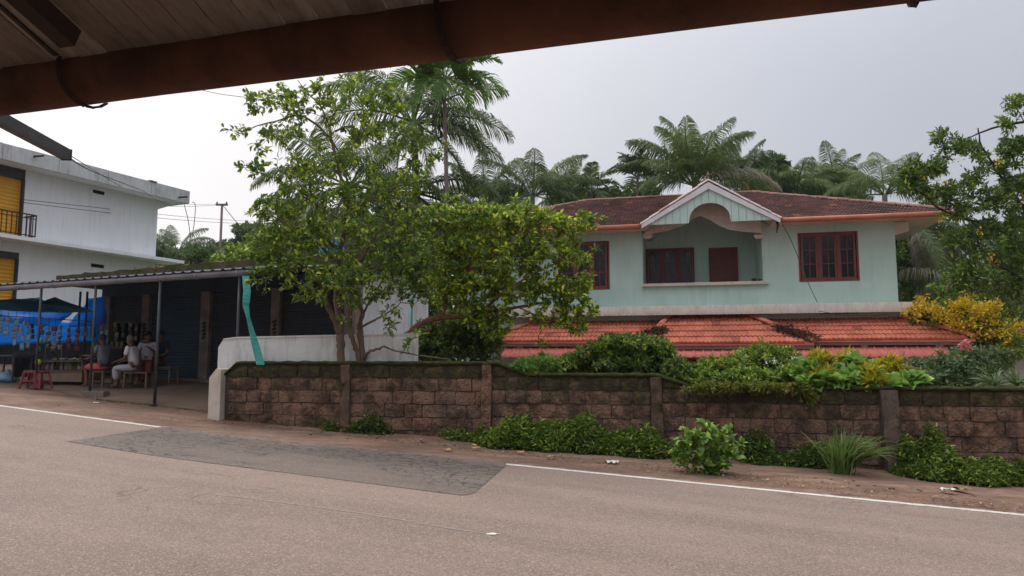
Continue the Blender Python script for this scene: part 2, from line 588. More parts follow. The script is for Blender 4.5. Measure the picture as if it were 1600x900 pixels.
def asphalt(name, c1, c2, patch=False):
    m, nt, out = newmat(name); q = N(nt)
    uv = q.coord('UV'); w = q.coord('World')
    st = q.coord('UV', (0.22, 1.6, 1))
    c = q.mix(q.ramp(q.noise(st, 1.2, 4, 0.6), 0.3, 0.7), c1, c2)
    blot = q.noise(w, 0.55, 5, 0.6)
    c = q.mix(q.math('MULTIPLY', q.ramp(q.noise(q.coord('UV', (0.10, 0.75, 1)), 1.0, 3, 0.5), 0.42, 0.60), 0.42), c, tuple(x * 0.70 for x in c1))
    c = q.mix(q.math('MULTIPLY', q.ramp(blot, 0.50, 0.68), 0.5), c, tuple(x * 0.72 for x in c1))
    # dusty brown near the verge
    sp = q.node('ShaderNodeSeparateXYZ'); nt.links.new(uv, sp.inputs[0])
    near = q.math('MULTIPLY', q.ramp(sp.outputs['Y'], -1.3, 0.2), q.ramp(q.noise(w, 1.3, 5), 0.25, 0.6))
    c = q.mix(q.math('MULTIPLY', near, 0.55), c, (0.23, 0.165, 0.13))
    # stones of the aggregate
    v1 = q.voronoi(w, 95); v2 = q.voronoi(w, 36)
    st1 = q.node('ShaderNodeSeparateColor'); nt.links.new(v1.outputs['Color'], st1.inputs[0])
    c = q.mix(q.math('MULTIPLY', q.ramp(st1.outputs[0], 0.55, 1.0), 0.75), c, tuple(min(1, x * 1.75) for x in c2))
    c = q.mix(q.math('MULTIPLY', q.ramp(st1.outputs[1], 0.6, 1.0), 0.5), c, tuple(x * 0.5 for x in c1))
    grit = q.noise(w, 140, 2)
    # cracks
    wv = q.node('ShaderNodeVectorMath', operation='ADD'); nt.links.new(w, wv.inputs[0])
    nn = q.node('ShaderNodeTexNoise'); nt.links.new(w, nn.inputs['Vector']); nn.inputs['Scale'].default_value = 2.4; nn.inputs['Detail'].default_value = 5
    sc = q.node('ShaderNodeVectorMath', operation='SCALE'); nt.links.new(nn.outputs['Color'], sc.inputs[0]); sc.inputs['Scale'].default_value = 0.45
    nt.links.new(sc.outputs[0], wv.inputs[1])
    cr = q.voronoi(wv.outputs[0], 4.6 if patch else 1.15, 'DISTANCE_TO_EDGE')
    edge = q.math('LESS_THAN', cr.outputs['Distance'], 0.040 if patch else 0.012)
    msk = q.ramp(q.noise(w, 0.5 if patch else 0.33, 3), 0.44 if patch else 0.60, 0.48 if patch else 0.64)
    crk = q.math('MULTIPLY', edge, msk)
    if patch:
        stv = q.coord('UV', (0.9, 5.0, 1))
        band = q.math('SUBTRACT', 1.0, q.math('ABSOLUTE', q.math('MULTIPLY', q.math('ADD', sp.outputs['Y'], 0.60), 1.5)), True)
        wetn = q.ramp(q.noise(stv, 3.2, 8, 0.75), 0.47, 0.58)
        damp = q.math('MULTIPLY', wetn, q.math('MULTIPLY', band, 1.6, True))
        c = q.mix(q.math('MULTIPLY', damp, 0.85), c, (0.038, 0.032, 0.029))
    c = q.mix(q.math('MULTIPLY', crk, 0.8 if patch else 0.5), c, (0.035, 0.03, 0.027))
    h = q.math('ADD', q.math('MULTIPLY', v1.outputs['Distance'], 0.6), q.math('MULTIPLY', grit, 0.5))
    h = q.math('SUBTRACT', h, q.math('MULTIPLY', crk, 1.5))
    rough = q.math('ADD', 0.66, q.math('MULTIPLY', q.noise(w, 20, 3), 0.2))
    nt.links.new(q.pbsdf(c, rough, 0.35, 0, q.bump(h, 0.55, 0.008)), out.inputs[0])
    return m
MAT_ROAD = asphalt('asphalt', (0.172, 0.124, 0.096), (0.224, 0.163, 0.127))
tag(link_mesh('road', strip(-90, 90, -ROADW, 0.34, 0.0, 0.3, 12), MAT_ROAD), kind='structure')

# darker resurfaced patch with a slanting start and end
pc = [gnd(*p) for p in ((104, 690), (735, 776), (792, 727), (258, 667))]
xs_p = np.arange(pc[0].x, pc[2].x, 0.12); P = []; UV = []
NV = 14
def lerp_y(pts, x):
    for a, b in zip(pts[:-1], pts[1:]):
        if a[0] <= x <= b[0]: return a[1] + (b[1] - a[1]) * (x - a[0]) / max(b[0] - a[0], 1e-6)
    return pts[0][1] if x < pts[0][0] else pts[-1][1]
lowp = [(p.x, p.y - R(p.x)) for p in (pc[0], pc[1], pc[2])]
topp = [(pc[0].x, pc[0].y - R(pc[0].x)), (pc[3].x, 0.12), (pc[2].x, 0.12)]
for x in xs_p:
    lo = lerp_y(lowp, x) + 0.02 * mnoise.fractal(Vector((x * 4, 1, 0)), 1, 2, 3)
    hi = max(lerp_y(topp, x) + 0.015 * mnoise.fractal(Vector((x * 4, 9, 0)), 1, 2, 3), lo + 0.002)
    for j in range(NV + 1):
        vv = lo + (hi - lo) * j / NV
        P.append((x, R(x) + vv, g(x) + 0.005)); UV.append((x, vv))
a = (np.arange(len(xs_p) - 1)[:, None] * (NV + 1) + np.arange(NV)[None]).reshape(-1)
me = np_mesh(np.array(P), np.stack([a, a + NV + 1, a + NV + 2, a + 1], 1), True)
uvl = me.uv_layers.new(name='UVMap'); li = np.zeros(len(me.loops), dtype=np.int32); me.loops.foreach_get('vertex_index', li)
uvl.data.foreach_set('uv', np.array(UV, dtype=np.float32)[li].ravel())
MAT_PATCH = asphalt('asphalt_patch', (0.100, 0.076, 0.061), (0.155, 0.118, 0.095), True)
tag(link_mesh('road_patch', me, MAT_PATCH), kind='structure')

m, nt, out = newmat('worn_white_paint'); q = N(nt)
w = q.coord('World')
c = q.mix(q.ramp(q.noise(w, 9, 6, 0.7), 0.52, 0.70), (0.62, 0.585, 0.51), (0.30, 0.25, 0.21))
c = q.mix(q.math('MULTIPLY', q.ramp(q.noise(w, 60, 3), 0.52, 0.66), 0.5), c, (0.25, 0.21, 0.18))
nt.links.new(q.pbsdf(c, 0.6, 0.3, 0, q.bump(q.noise(w, 90, 3), 0.3, 0.005)), out.inputs[0])
MAT_PAINT = m
xa, xb = gnd(258, 667).x, gnd(773, 726).x
tag(link_mesh('edge_line', strip(-60, xa, -0.065, 0.065, 0.004, 0.12, 1, 0.012, 2), MAT_PAINT), kind='structure')
tag(link_mesh('edge_line', strip(xb, 40, -0.065, 0.065, 0.004, 0.12, 1, 0.012, 7), MAT_PAINT), kind='structure')

# faint open seam in the lane with a last chip of old paint
sm_ = [gnd(*p) for p in ((640, 772), (665, 776), (700, 784), (740, 796), (768, 803), (773, 806))]
pts0 = [gnd(*p) for p in ((330, 772), (430, 784), (560, 802), (680, 822), (765, 835))]
P = []; 
for i, p in enumerate(jit_limb(pts0, 0.0, 12)):
    wv = 0.012 + 0.012 * abs(mnoise.fractal(Vector((p.x * 5, 0, 0)), 1, 2, 2))
    off = 0.03 * mnoise.fractal(Vector((p.x * 3, 4, 0)), 1, 2, 3)
    P += [(p.x, p.y + off - wv, g(p.x) + 0.003), (p.x, p.y + off + wv, g(p.x) + 0.003)]
n = len(P) // 2; a = np.arange(n - 1) * 2
MAT_SEAM = mat_basic('seam_grit', (0.20, 0.175, 0.155), (0.30, 0.26, 0.23), 14, 0.8, fine=120)
tag(link_mesh('road_seam', np_mesh(np.array(P), np.stack([a, a + 2, a + 3, a + 1], 1)), MAT_SEAM), kind='structure')
p = gnd(768, 835)
mb = MB(); mb.add([(p.x - 0.05, p.y - 0.02, g(p.x) + 0.006), (p.x + 0.03, p.y - 0.035, g(p.x) + 0.006), (p.x + 0.06, p.y + 0.01, g(p.x) + 0.006), (p.x + 0.01, p.y + 0.045, g(p.x) + 0.006), (p.x - 0.04, p.y + 0.02, g(p.x) + 0.006)], [(0, 1, 2, 3, 4)])
tag(mb.build('paint_chip', MAT_PAINT, fix=False), kind='structure')

# ------------------------------------------------------------------ laterite boundary wall
r_ = ray(352, 600); t_ = 13.4 / (r_.y + 0.2 * r_.x)
WO = Vector((r_.x * t_, r_.y * t_, 0))
WA = -WALL_A
def wl(px, py, d=0.0): return frame_hit(px, py, WO, WA, d)
def wworld(lx, d, z): 
    return Vector((WO.x + lx * math.cos(WA) - d * math.sin(WA), WO.y + lx * math.sin(WA) + d * math.cos(WA), z))
z1 = wl(560, 566)[1]; z2 = wl(920, 584.5)[1]; z3 = wl(1300, 604.5)[1]
TOP = [(-0.02, z1 - 0.24), (wl(370, 567)[0], z1), (wl(778, 570)[0], z1), (wl(824, 585)[0], z2), (wl(1026, 585)[0], z2), (wl(1084, 605)[0], z3), (15.7, z3)]
def top(x): return lerp_y(TOP, x)
XE = 15.6
wall = thing('boundary_wall', (WO.x, WO.y, 0), 'long mossy wall of red laterite blocks stepping down beside the road', 'wall', WA)

m, nt, out = newmat('laterite'); q = N(nt)
oi = q.node('ShaderNodeObjectInfo'); sc = q.node('ShaderNodeSeparateColor'); nt.links.new(oi.outputs['Color'], sc.inputs[0])
v = q.coord('World')
c = q.mix(q.ramp(q.noise(v, 5.5, 5, 0.65), 0.3, 0.7), (0.165, 0.090, 0.058), (0.300, 0.172, 0.112))
c = q.mix(sc.outputs[2], c, q.mix(0.5, c, (0.150, 0.098, 0.070)))
pit = q.voronoi(v, 42); pit2 = q.voronoi(v, 19)
pm = q.ramp(pit.outputs['Distance'], 0.52, 0.30)
hn = q.noise(v, 26, 5, 0.7)
c = q.mix(q.math('MULTIPLY', q.ramp(hn, 0.52, 0.68), 0.75), c, (0.062, 0.034, 0.026))
c = q.mix(q.math('MULTIPLY', q.ramp(hn, 0.44, 0.30), 0.5), c, (0.40, 0.235, 0.17))
# grey weathering, cement smears, moss
gz = q.math('MULTIPLY', q.ramp(q.noise(v, 1.6, 6, 0.62), 0.47, 0.68), sc.outputs[1])
c = q.mix(gz, c, (0.110, 0.088, 0.074))
mo = q.noise(v, 3.2, 6, 0.68)
mk = q.ramp(q.math('ADD', mo, q.math('MULTIPLY', sc.outputs[0], 0.42)), 0.62, 0.80)
c = q.mix(q.math('MULTIPLY', mk, 0.88), c, q.mix(q.ramp(q.noise(v, 9, 4), 0.4, 0.62), (0.022, 0.020, 0.013), (0.055, 0.062, 0.016)))
dk = q.ramp(q.noise(v, 2.6, 8, 0.75), 0.46, 0.58)
c = q.mix(q.math('MULTIPLY', dk, 0.72), c, (0.040, 0.027, 0.020))
h = q.math('ADD', q.math('MULTIPLY', hn, 0.9), q.math('MULTIPLY', pit2.outputs['Distance'], 0.5))
nt.links.new(q.pbsdf(c, 0.93, 0.12, 0, q.bump(h, 0.9, 0.035)), out.inputs[0])
MAT_LAT = m
def mossy(name, c1, c2, moss=0.4, mcol=(0.035, 0.042, 0.014), scale=4):
    m, nt, out = newmat(name); q = N(nt); v = q.coord('World')
    c = q.mix(q.ramp(q.noise(v, scale, 6, 0.65), 0.32, 0.68), c1, c2)
    st = q.noise(q.coord('World', (4, 4, 0.6)), 1.8, 5, 0.6)
    c = q.mix(q.math('MULTIPLY', q.ramp(st, 0.5, 0.7), 0.5), c, tuple(x * 0.35 for x in c1))
    c = q.mix(q.ramp(q.math('ADD', q.noise(v, 2.7, 6, 0.7), moss * 0.5), 0.62, 0.76), c, q.mix(q.ramp(q.noise(v, 12, 4), 0.4, 0.6), mcol, tuple(x * 0.42 for x in mcol)))
    h = q.math('ADD', q.noise(v, 30, 5, 0.7), q.math('MULTIPLY', q.noise(v, 7, 3), 0.8))
    nt.links.new(q.pbsdf(c, 0.95, 0.1, 0, q.bump(h, 0.7, 0.03)), out.inputs[0])
    return m
MAT_MORTAR = mossy('wall_mortar', (0.075, 0.052, 0.042), (0.125, 0.092, 0.076), 0.1)
MAT_PLAST = mossy('stained_render', (0.170, 0.110, 0.075), (0.090, 0.060, 0.044), 0.25)
MAT_PLAST_G = mossy('grey_stained_render', (0.155, 0.112, 0.088), (0.085, 0.060, 0.048), 0.2)
MAT_MOSS = mossy('moss_coping', (0.036, 0.030, 0.022), (0.028, 0.032, 0.012), 0.45, (0.052, 0.062, 0.013))

# core
XEX = [p[0] for p in TOP[:-1]] + [XE]
poly = [(0.0, -0.7)] + [(XE, -1.1)] + [(XE, top(XE) - 0.03)] + [(x, z - 0.03) for x, z in TOP[:-1][::-1]]
MB().prism(poly, 0.035, 0.24).build('core', MAT_MORTAR, wall)
# coping, uneven
cop = MB(); xs_c = np.arange(-0.04, XE, 0.07); VV = []
for x in xs_c:
    z = top(x); a1 = 0.012 * mnoise.fractal(Vector((x * 4, 0, 0)), 1, 2, 3); a2 = 0.02 * mnoise.fractal(Vector((x * 5, 7, 0)), 1, 2, 3); a3 = 0.018 * mnoise.fractal(Vector((x * 9, 3, 0)), 1, 2, 3)
    VV += [(x, -0.030 - a3, z - 0.045 + a2), (x, -0.035 + a2, z - 0.008 + a1), (x, -0.01 + a1, z + 0.010 + a1), (x, 0.12, z + 0.022 + a2), (x, 0.27, z + 0.01 + a1), (x, 0.285, z - 0.05 + a3)]
n = len(xs_c); a = (np.arange(n - 1)[:, None] * 6 + np.arange(5)[None]).reshape(-1)
Fq = np.stack([a, a + 6, a + 7, a + 1], 1)
b_ = np.arange(n - 1) * 6
Fq = np.concatenate([Fq, np.stack([b_ + 5, b_ + 11, b_ + 6, b_], 1)])
link_mesh('coping', np_mesh(np.array(VV), Fq, True), MAT_MOSS, wall)

# blocks
def block_mesh(seed, slant=None):
    """unit block x,z in 0..1, front at y=0 with rough edges, back at y=1"""
    rg = np.random.default_rng(seed)
    nx_, nz_ = 5, 3
    vs = []; 
    for j in range(nz_ + 1):
        for i in range(nx_ + 1):
            fx, fz = i / nx_, j / nz_
            e = (i in (0, nx_)) + (j in (0, nz_))
            y = 0.0 if e == 0 else (0.22 if e == 1 else 0.45)
            jx = rg.normal(0, 0.012); jz = rg.normal(0, 0.022)
            x = min(max(fx + jx, 0.0), 1.0); z = min(max(fz + jz, 0.0), 1.0)
            if e == 2: x += (0.5 - fx) * 0.03; z += (0.5 - fz) * 0.05
            if slant: z = z * (slant[0] + (slant[1] - slant[0]) * fx)
            vs.append((x, y + rg.normal(0, 0.09), z))
    fs = []
    w_ = nx_ + 1
    for j in range(nz_):
        for i in range(nx_):
            fs.append((j * w_ + i, j * w_ + i + 1, (j + 1) * w_ + i + 1, (j + 1) * w_ + i))
    ring = [i for i in range(w_)] + [j * w_ + nx_ for j in range(1, nz_ + 1)] + [nz_ * w_ + i for i in range(nx_ - 1, -1, -1)] + [j * w_ for j in range(nz_ - 1, 0, -1)]
    base = len(vs)
    for r in ring:
        vs.append((vs[r][0], 2.2, vs[r][2]))
    for k in range(len(ring)):
        k2 = (k + 1) % len(ring)
        fs.append((ring[k], base + k, base + k2, ring[k2]))
    me = bpy.data.meshes.new('block'); me.from_pydata(vs, [], fs); me.update()
    me.materials.append(MAT_LAT)
    return me
BM = [block_mesh(100 + i) for i in range(8)]
PIL = [(wl(533, 600)[0], wl(547, 600)[0]), (wl(753, 600)[0], wl(768, 600)[0]), (wl(1016, 600)[0], wl(1033, 600)[0]), (wl(1376, 650)[0], wl(1402, 650)[0])]
spans = [(0.06, PIL[0][0], z1), (PIL[0][1], PIL[1][0], z1), (PIL[1][1], PIL[2][0], z2), (PIL[2][1], PIL[3][0], z3), (PIL[3][1], XE, z3)]
nb = 0
for si, (a0, a1, zt) in enumerate(spans):
    for row in range(-2, 9):
        zt_row = zt - 0.062 - row * 0.25
        zb = zt_row - 0.240
        x = a0 + 0.015 - (random.uniform(0, 0.25) if row % 2 else 0)
        while x < a1 - 0.03:
            L = random.choice((0.30, 0.36, 0.40, 0.42, 0.40, 0.46, 0.50))
            xa_ = max(x, a0 + 0.012); xb_ = min(x + L - 0.010, a1 - 0.012)
            x += L
            if a1 - xb_ < 0.09: xb_ = a1 - 0.012; x = a1
            if xb_ - xa_ < 0.07: continue
            ta, tb = top(xa_) - 0.05, top(xb_) - 0.05
            wx = WO.x + (xa_ + xb_) / 2
            if zt_row < g(wx) - 0.02: continue
            if max(ta, tb) < zb + 0.03: continue
            d = random.uniform(-0.016, 0.020)
            if min(ta, tb) < zt_row:
                h = zt_row - zb
                s0, s1 = min(1, max(0.02, (ta - zb) / h)), min(1, max(0.02, (tb - zb) / h))
                bme = block_mesh(nb + 500, (s0, s1))
            else:
                bme = random.choice(BM)
            o = link_mesh('block', bme, None, wall)
            o.location = (xa_, d, zb + random.uniform(-0.004, 0.004)); o.scale = (xb_ - xa_, 0.036, zt_row - zb)
            o.rotation_euler = (random.uniform(-0.015, 0.015), random.uniform(-0.006, 0.006), random.uniform(-0.012, 0.012))
            depth = top((xa_ + xb_) / 2) - zt_row
            lowest = max(0, 1 - (zb - g(wx)) / 0.35)
            o.color = (min(1, max(0, 1.0 - depth * 1.9) + 0.45 * lowest + random.uniform(-0.1, 0.1)), 0.75 if si in (1,) else 0.42, random.random(), 1)
            nb += 1
# pillars of the wall
def rough_box(name, x0, x1, y0, y1, zb, zt, mat, parent, lean=0.0, seed=0, amp=0.022, nz_=14):
    vs = []; 
    for j in range(nz_ + 1):
        f = j / nz_; z = zb + (zt - zb) * f
        for k, (x, y) in enumerate(((x0, y1), (x0, y0), ((x0 + x1) / 2, y0 - 0.004), (x1, y0), (x1, y1))):
            n_ = amp * mnoise.fractal(Vector((k * 3.1 + seed, z * 4, seed)), 1, 2, 3)
            vs.append((x + n_ + lean * (1 - f), y + n_ * 0.7, z))
    fs = []
    for j in range(nz_):
        for k in range(5):
            k2 = (k + 1) % 5
            fs.append((j * 5 + k, j * 5 + k2, (j + 1) * 5 + k2, (j + 1) * 5 + k))
    fs.append((0, 1, 2, 3, 4)); fs.append(tuple(nz_ * 5 + k for k in range(5)))
    return MB().add(vs, fs).build(name, mat, parent, smooth=False)
for i, (a0, a1) in enumerate(PIL):
    zt = top((a0 + a1) / 2) - 0.045
    rough_box('pillar', a0, a1, (-0.04, -0.055, -0.06, -0.10)[i], 0.03, g(WO.x + a0) - 0.3, zt, (MAT_PLAST, MAT_LAT, MAT_PLAST, MAT_PLAST_G)[i], wall, lean=(0, 0, 0.03, 0.06)[i], seed=i * 3.3)
for o in wall.children:
    if o.name.startswith('pillar'): o.color = (0.25, 0.3, 0.2, 1)

# ------------------------------------------------------------------ white low wall and white end post
MAT_WHITEWASH = mossy('weathered_whitewash', (0.62, 0.61, 0.59), (0.72, 0.71, 0.69), -0.12, (0.16, 0.145, 0.12), 2.2)
WW = thing('low_wall', tuple(wworld(-0.06, 0.34, 0)), 'weathered white low wall between the laterite wall and the closed shops', 'wall', WA)
def ww(px, py, d=0.34): 
    lx, lz = wl(px, py, d); return lx + 0.06, lz
pa = ww(341, 543); pb = ww(348, 531.5); pc_ = ww(368, 529); pd = ww(650, 523)
MB().prism([(pa[0], -0.6), (pd[0], -0.6), (pd[0], pd[1]), (pc_[0], pc_[1]), (pb[0], pb[1]), (pa[0], pa[1])], 0.0, 0.16).build('wall_face', MAT_WHITEWASH, WW)
MB().prism([(pb[0] + 0.02, pb[1] + 0.001), (pc_[0], pc_[1] + 0.002), (pd[0], pd[1] + 0.002), (pd[0], pd[1] + 0.035), (pc_[0], pc_[1] + 0.035), (pb[0] + 0.02, pb[1] + 0.03)], -0.02, 0.18).build('coping', MAT_WHITEWASH, WW)
MAT_POST = mossy('dirty_white_post', (0.62, 0.55, 0.47), (0.50, 0.42, 0.34), 0.0, (0.25, 0.13, 0.07), 3)
p0 = wl(331, 585, -0.05); p1 = wl(349, 585, -0.05)
post = thing('gate_post', tuple(wworld((p0[0] + p1[0]) / 2, 0.0, g(WO.x))), 'short dirty white post with a slanted top at the left end of the laterite wall', 'post', WA)
hw = (p1[0] - p0[0]) / 2; zt = wl(339, 577, -0.05)[1] - g(WO.x)
MB().prism([(-hw, -0.4), (hw, -0.4), (hw, zt), (hw * 0.2, zt + 0.02), (-hw, zt - 0.17)], -0.13, 0.22).build('shaft', MAT_POST, post)

# ------------------------------------------------------------------ the near shop whose eave hangs over the camera
zb = CZ + 1.03
def onz(px, py, z):
    d = ray(px, py); t = (z - CZ) / d.z
    return Vector((d.x * t, d.y * t, z))
GA, GB = onz(0, 178, zb), onz(1400, 1, zb)
NA = math.atan2(GB.y - GA.y, GB.x - GA.x)
NO = Vector((GA.x, GA.y, 0))
near = thing('roadside_shop', tuple(NO), 'dark tiled eave with a rusty red gutter hanging over the near side of the road', 'shop eave', NA)
GR = 0.108; GZ = zb + GR
MAT_RUST = mat_basic('rusty_red_gutter', (0.200, 0.084, 0.052), (0.085, 0.042, 0.030), 3.0, 0.8, 0.15, bump=0.5, streak=0.75, streak_col=(0.02, 0.028, 0.010), fine=24)
mb = MB()
gp = []
for i in range(60):
    x = -4.0 + i * 0.2
    gp.append((x, 0.004 * mnoise.fractal(Vector((x, 0, 0)), 1, 2, 2), GZ + 0.006 * mnoise.fractal(Vector((x * 0.7, 5, 0)), 1, 2, 2)))
mb.tube(gp, GR, 20)
mb.build('gutter', MAT_RUST, near, smooth=True)
m, nt, out = newmat('old_ceiling_board'); q = N(nt)
oi = q.node('ShaderNodeObjectInfo'); v = q.coord('Object', (14, 2, 14)); w = q.coord('World')
c = q.mix(oi.outputs['Random'], (0.46, 0.385, 0.32), (0.25, 0.20, 0.165))
c = q.mix(q.math('MULTIPLY', q.ramp(q.noise(v, 1.5, 5, 0.7), 0.4, 0.7), 0.5), c, (0.10, 0.08, 0.065))
c = q.mix(q.math('MULTIPLY', q.ramp(q.noise(w, 2.2, 5, 0.6), 0.52, 0.70), 0.6), c, (0.045, 0.042, 0.030))
nt.links.new(q.pbsdf(c, 0.9, 0.15, 0, q.bump(q.noise(v, 6, 5), 0.5, 0.01)), out.inputs[0])
MAT_PLANK = m
CS = 0.36            # slope of the roof going inwards
def ceil_z(y): return GZ + 0.055 + CS * (-y - 0.10)
pw = 0.132
pmesh = []
for c_ in range(4):
    rg = random.Random(c_)
    mb = MB()
    L = 0.40
    mb.slab([(0.002, 0, 0), (pw - 0.004, 0, 0), (pw - 0.004, -L, L * CS), (0.002, -L, L * CS)], 0.016)
    me = mb.mesh(); me.materials.append(MAT_PLANK); pmesh.append(me)
for course in range(6):
    y0 = -0.075 - course * 0.385
    for i in range(-22, 46):
        if course > 1 and i > 22: continue
        o = link_mesh('ceiling_board', random.choice(pmesh), None, near)
        o.location = (i * pw + (0.05 if course % 2 else 0), y0, ceil_z(y0) + 0.014 * course + random.uniform(-0.004, 0.004))
mb = MB(); mb.slab([(-3.4, -0.12, ceil_z(-0.12) + 0.09), (6.6, -0.12, ceil_z(-0.12) + 0.09), (6.6, -3.3, ceil_z(-3.3) + 0.12), (-3.4, -3.3, ceil_z(-3.3) + 0.12)], 0.03)
mb.build('roof_deck', MAT_PLANK, near)
MAT_BEAM = mat_basic('dark_beam', (0.10, 0.065, 0.05), (0.05, 0.035, 0.03), 3, 0.85, 0.15, bump=0.3)
xr = frame_hit(112, 48, NO, NA, -0.22)[0]
for k in (-1, 0):
    x = xr + k * 0.85 if k != -1 else xr - 0.42
    ys_ = -0.22 if k != -1 else -0.50
    MB().bar((x, ys_, ceil_z(ys_) - 0.055), (x, -3.2, ceil_z(-3.2) - 0.055), 0.07, 0.08).build('rafter', MAT_BEAM, near)
for y_ in (-0.70, -1.9):
    MB().bar((-3.4, y_, ceil_z(y_) - 0.10), (6.5, y_, ceil_z(y_) - 0.10), 0.05, 0.04).build('purlin', MAT_BEAM, near) if y_ < -1 else None
MAT_IRON = mat_basic('dark_iron', (0.035, 0.026, 0.024), (0.06, 0.035, 0.025), 9, 0.7, 0.3, metal=0.2)
for px_, py_ in ((128, 150), (700, 84), (1418, 2)):
    x = frame_hit(px_, py_, NO, NA, 0.0)[0]
    pts = [(x, -0.95, ceil_z(-0.95) - 0.02), (x, -0.5, ceil_z(-0.5) - 0.018), (x, -0.13, ceil_z(-0.13) - 0.025)]
    for k in range(11):
        t = math.radians(150 + k * 17)
        pts.append((x + 0.03 * k / 10, math.cos(t) * (GR + 0.012), GZ + math.sin(t) * (GR + 0.012)))
    mb = MB()
    for a_, b_ in zip(pts[:-1], pts[1:]):
        mb.bar(a_, b_, 0.018, 0.006, up=(0, 1, 0.01))
    br = mb.build('gutter_bracket', MAT_IRON, near)
    continue
    tb = [(x + 0.02, math.cos(t) * (GR + 0.02) , GZ + math.sin(t) * (GR + 0.02)) for t in (math.radians(a__) for a__ in (245, 262, 280, 300))]
    MB().tube([(tb[0][0], tb[0][1], tb[0][2]), (tb[1][0] + 0.02, tb[1][1], tb[1][2] - 0.012), (tb[2][0] + 0.05, tb[2][1], tb[2][2] - 0.012), (tb[3][0] + 0.075, tb[3][1], tb[3][2])], 0.009, 6).build('hook', MAT_IRON, br)
MAT_SHOPWALL = mat_basic('cream_shop_wall', (0.45, 0.42, 0.36), None, 2, 0.85, 0.2, streak=0.5)
mb = MB(); mb.box(-3.3, 6.4, -3.4, -3.25, 0.1, 4.2); mb.build('wall', MAT_SHOPWALL, near)
mb = MB(); mb.box(-3.3, 6.4, -3.2, -0.6, -0.3, 0.42); mb.build('veranda_floor', MAT_SHOPWALL, near)
# grey box-section bar beyond the gutter
MAT_DGREY = mat_basic('dark_grey_metal', (0.05, 0.047, 0.048), (0.03, 0.028, 0.028), 5, 0.5, 0.4, metal=0.1)
ba, bb = at(-130, 116, 3.3), at(104, 242, 4.7)
bar_ = thing('awning_bar', tuple(ba), 'dark grey square metal bar sticking out below the left end of the gutter', 'metal bar')
MB().bar((0, 0, 0), tuple(bb - ba), 0.06, 0.07).build('box_section', MAT_DGREY, bar_)
MB().bar(tuple((bb - ba) * 0.996), tuple((bb - ba) * 1.004), 0.066, 0.077).build('end_cap', MAT_IRON, bar_)

# ------------------------------------------------------------------ the green house
HA = -math.atan(0.24)
HO = Vector((-1.7, 23 + 14.25 * 0.24, 0))
def hp(px, py, d=0.0): return frame_hit(px, py, HO, HA, d)
house = thing('green_house', tuple(HO), 'two storey pale green house with a dark tiled upper roof and red lower roof', 'house', HA)
HW = hp(1400, 400)[0]
MAT_GREEN = mat_basic('pale_green_paint', (0.51, 0.655, 0.585), (0.43, 0.575, 0.505), 0.9, 0.8, 0.2, bump=0.15, streak=0.42, streak_col=(0.20, 0.26, 0.21), fine=50)
MAT_CREAM = mat_basic('cream_paint', (0.62, 0.55, 0.47), (0.50, 0.43, 0.37), 3, 0.8, 0.2, streak=0.35, streak_col=(0.2, 0.15, 0.12))
MAT_WHITE = mat_basic('white_paint', (0.72, 0.68, 0.68), (0.60, 0.55, 0.55), 3, 0.7, 0.3, streak=0.3, streak_col=(0.25, 0.2, 0.2))
MAT_MAROON = mat_basic('maroon_wood', (0.20, 0.050, 0.045), (0.14, 0.034, 0.032), 5, 0.55, 0.35, bump=0.1)
m, nt, out = newmat('window_glass'); q = N(nt)
nt.links.new(q.pbsdf((0.010, 0.011, 0.013), 0.16, 0.38, 0, q.bump(q.noise(q.coord('World'), 2.5, 3), 0.25, 0.08)), out.inputs[0])
MAT_GLASS = m
MAT_TERRA = mat_basic('terracotta_pipe', (0.50, 0.17, 0.095), (0.38, 0.125, 0.075), 2.5, 0.6, 0.3, bump=0.15, streak=0.4, streak_col=(0.15, 0.06, 0.04))

GZH = -0.25
zs = hp(1200, 481)[1]                 # sunshade level
zg = hp(1300, 343, -0.85)[1]          # gutter
ztopw = zg + 0.15
bx0, bx1 = hp(1004, 400)[0], hp(1191, 400)[0]
bz0 = hp(1100, 444)[1]
# depth of the balcony from its far right inner corner
lo, hi = 0.3, 4.0
for _ in range(40):
    mid = (lo + hi) / 2
    if hp(1158, 400, mid)[0] > bx1: hi = mid
    else: lo = mid
BD = max(1.0, min(lo, 2.2))
wx0, wx1 = hp(1249, 400)[0], hp(1340, 400)[0]
wz0, wz1 = hp(1295, 438)[1], hp(1295, 364)[1]
vx1 = hp(951, 410)[0]; vx0 = vx1 - (wx1 - wx0)
vz0, vz1 = hp(940, 451)[1], hp(940, 378)[1]
DEP = 9.0
T = 0.22
# front wall built round its openings
mb = MB()
zt_ = ztopw
def fw(x0, x1, z0, z1): mb.box(x0, x1, 0, T, z0, z1)
fw(0, vx0, GZH, zt_); fw(vx0, vx1, GZH, vz0); fw(vx0, vx1, vz1, zt_); fw(vx1, bx0, GZH, zt_)
fw(bx0, bx1, GZH, bz0); fw(bx1, wx0, GZH, zt_); fw(wx0, wx1, GZH, wz0); fw(wx0, wx1, wz1, zt_); fw(wx1, HW, GZH, zt_)
mb.build('front_wall', MAT_GREEN, house)
mb = MB(); mb.box(0, T, T, DEP, GZH, zt_); mb.box(HW - T, HW, T, DEP, GZH, zt_); mb.box(T, HW - T, DEP - T, DEP, GZH, zt_)
mb.build('side_wall', MAT_GREEN, house)
mb = MB(); mb.box(bx0 - 0.1, bx0, T, BD, bz0 - 0.1, zt_ + 0.30); mb.box(bx1, bx1 + 0.1, T, BD, bz0 - 0.1, zt_ + 0.30); mb.box(bx0 - 0.1, bx1 + 0.1, BD, BD + 0.15, bz0 - 0.1, zt_ + 0.85)
mb.box(bx0, bx1, T, BD, bz0 - 0.15, bz0 - 0.003)
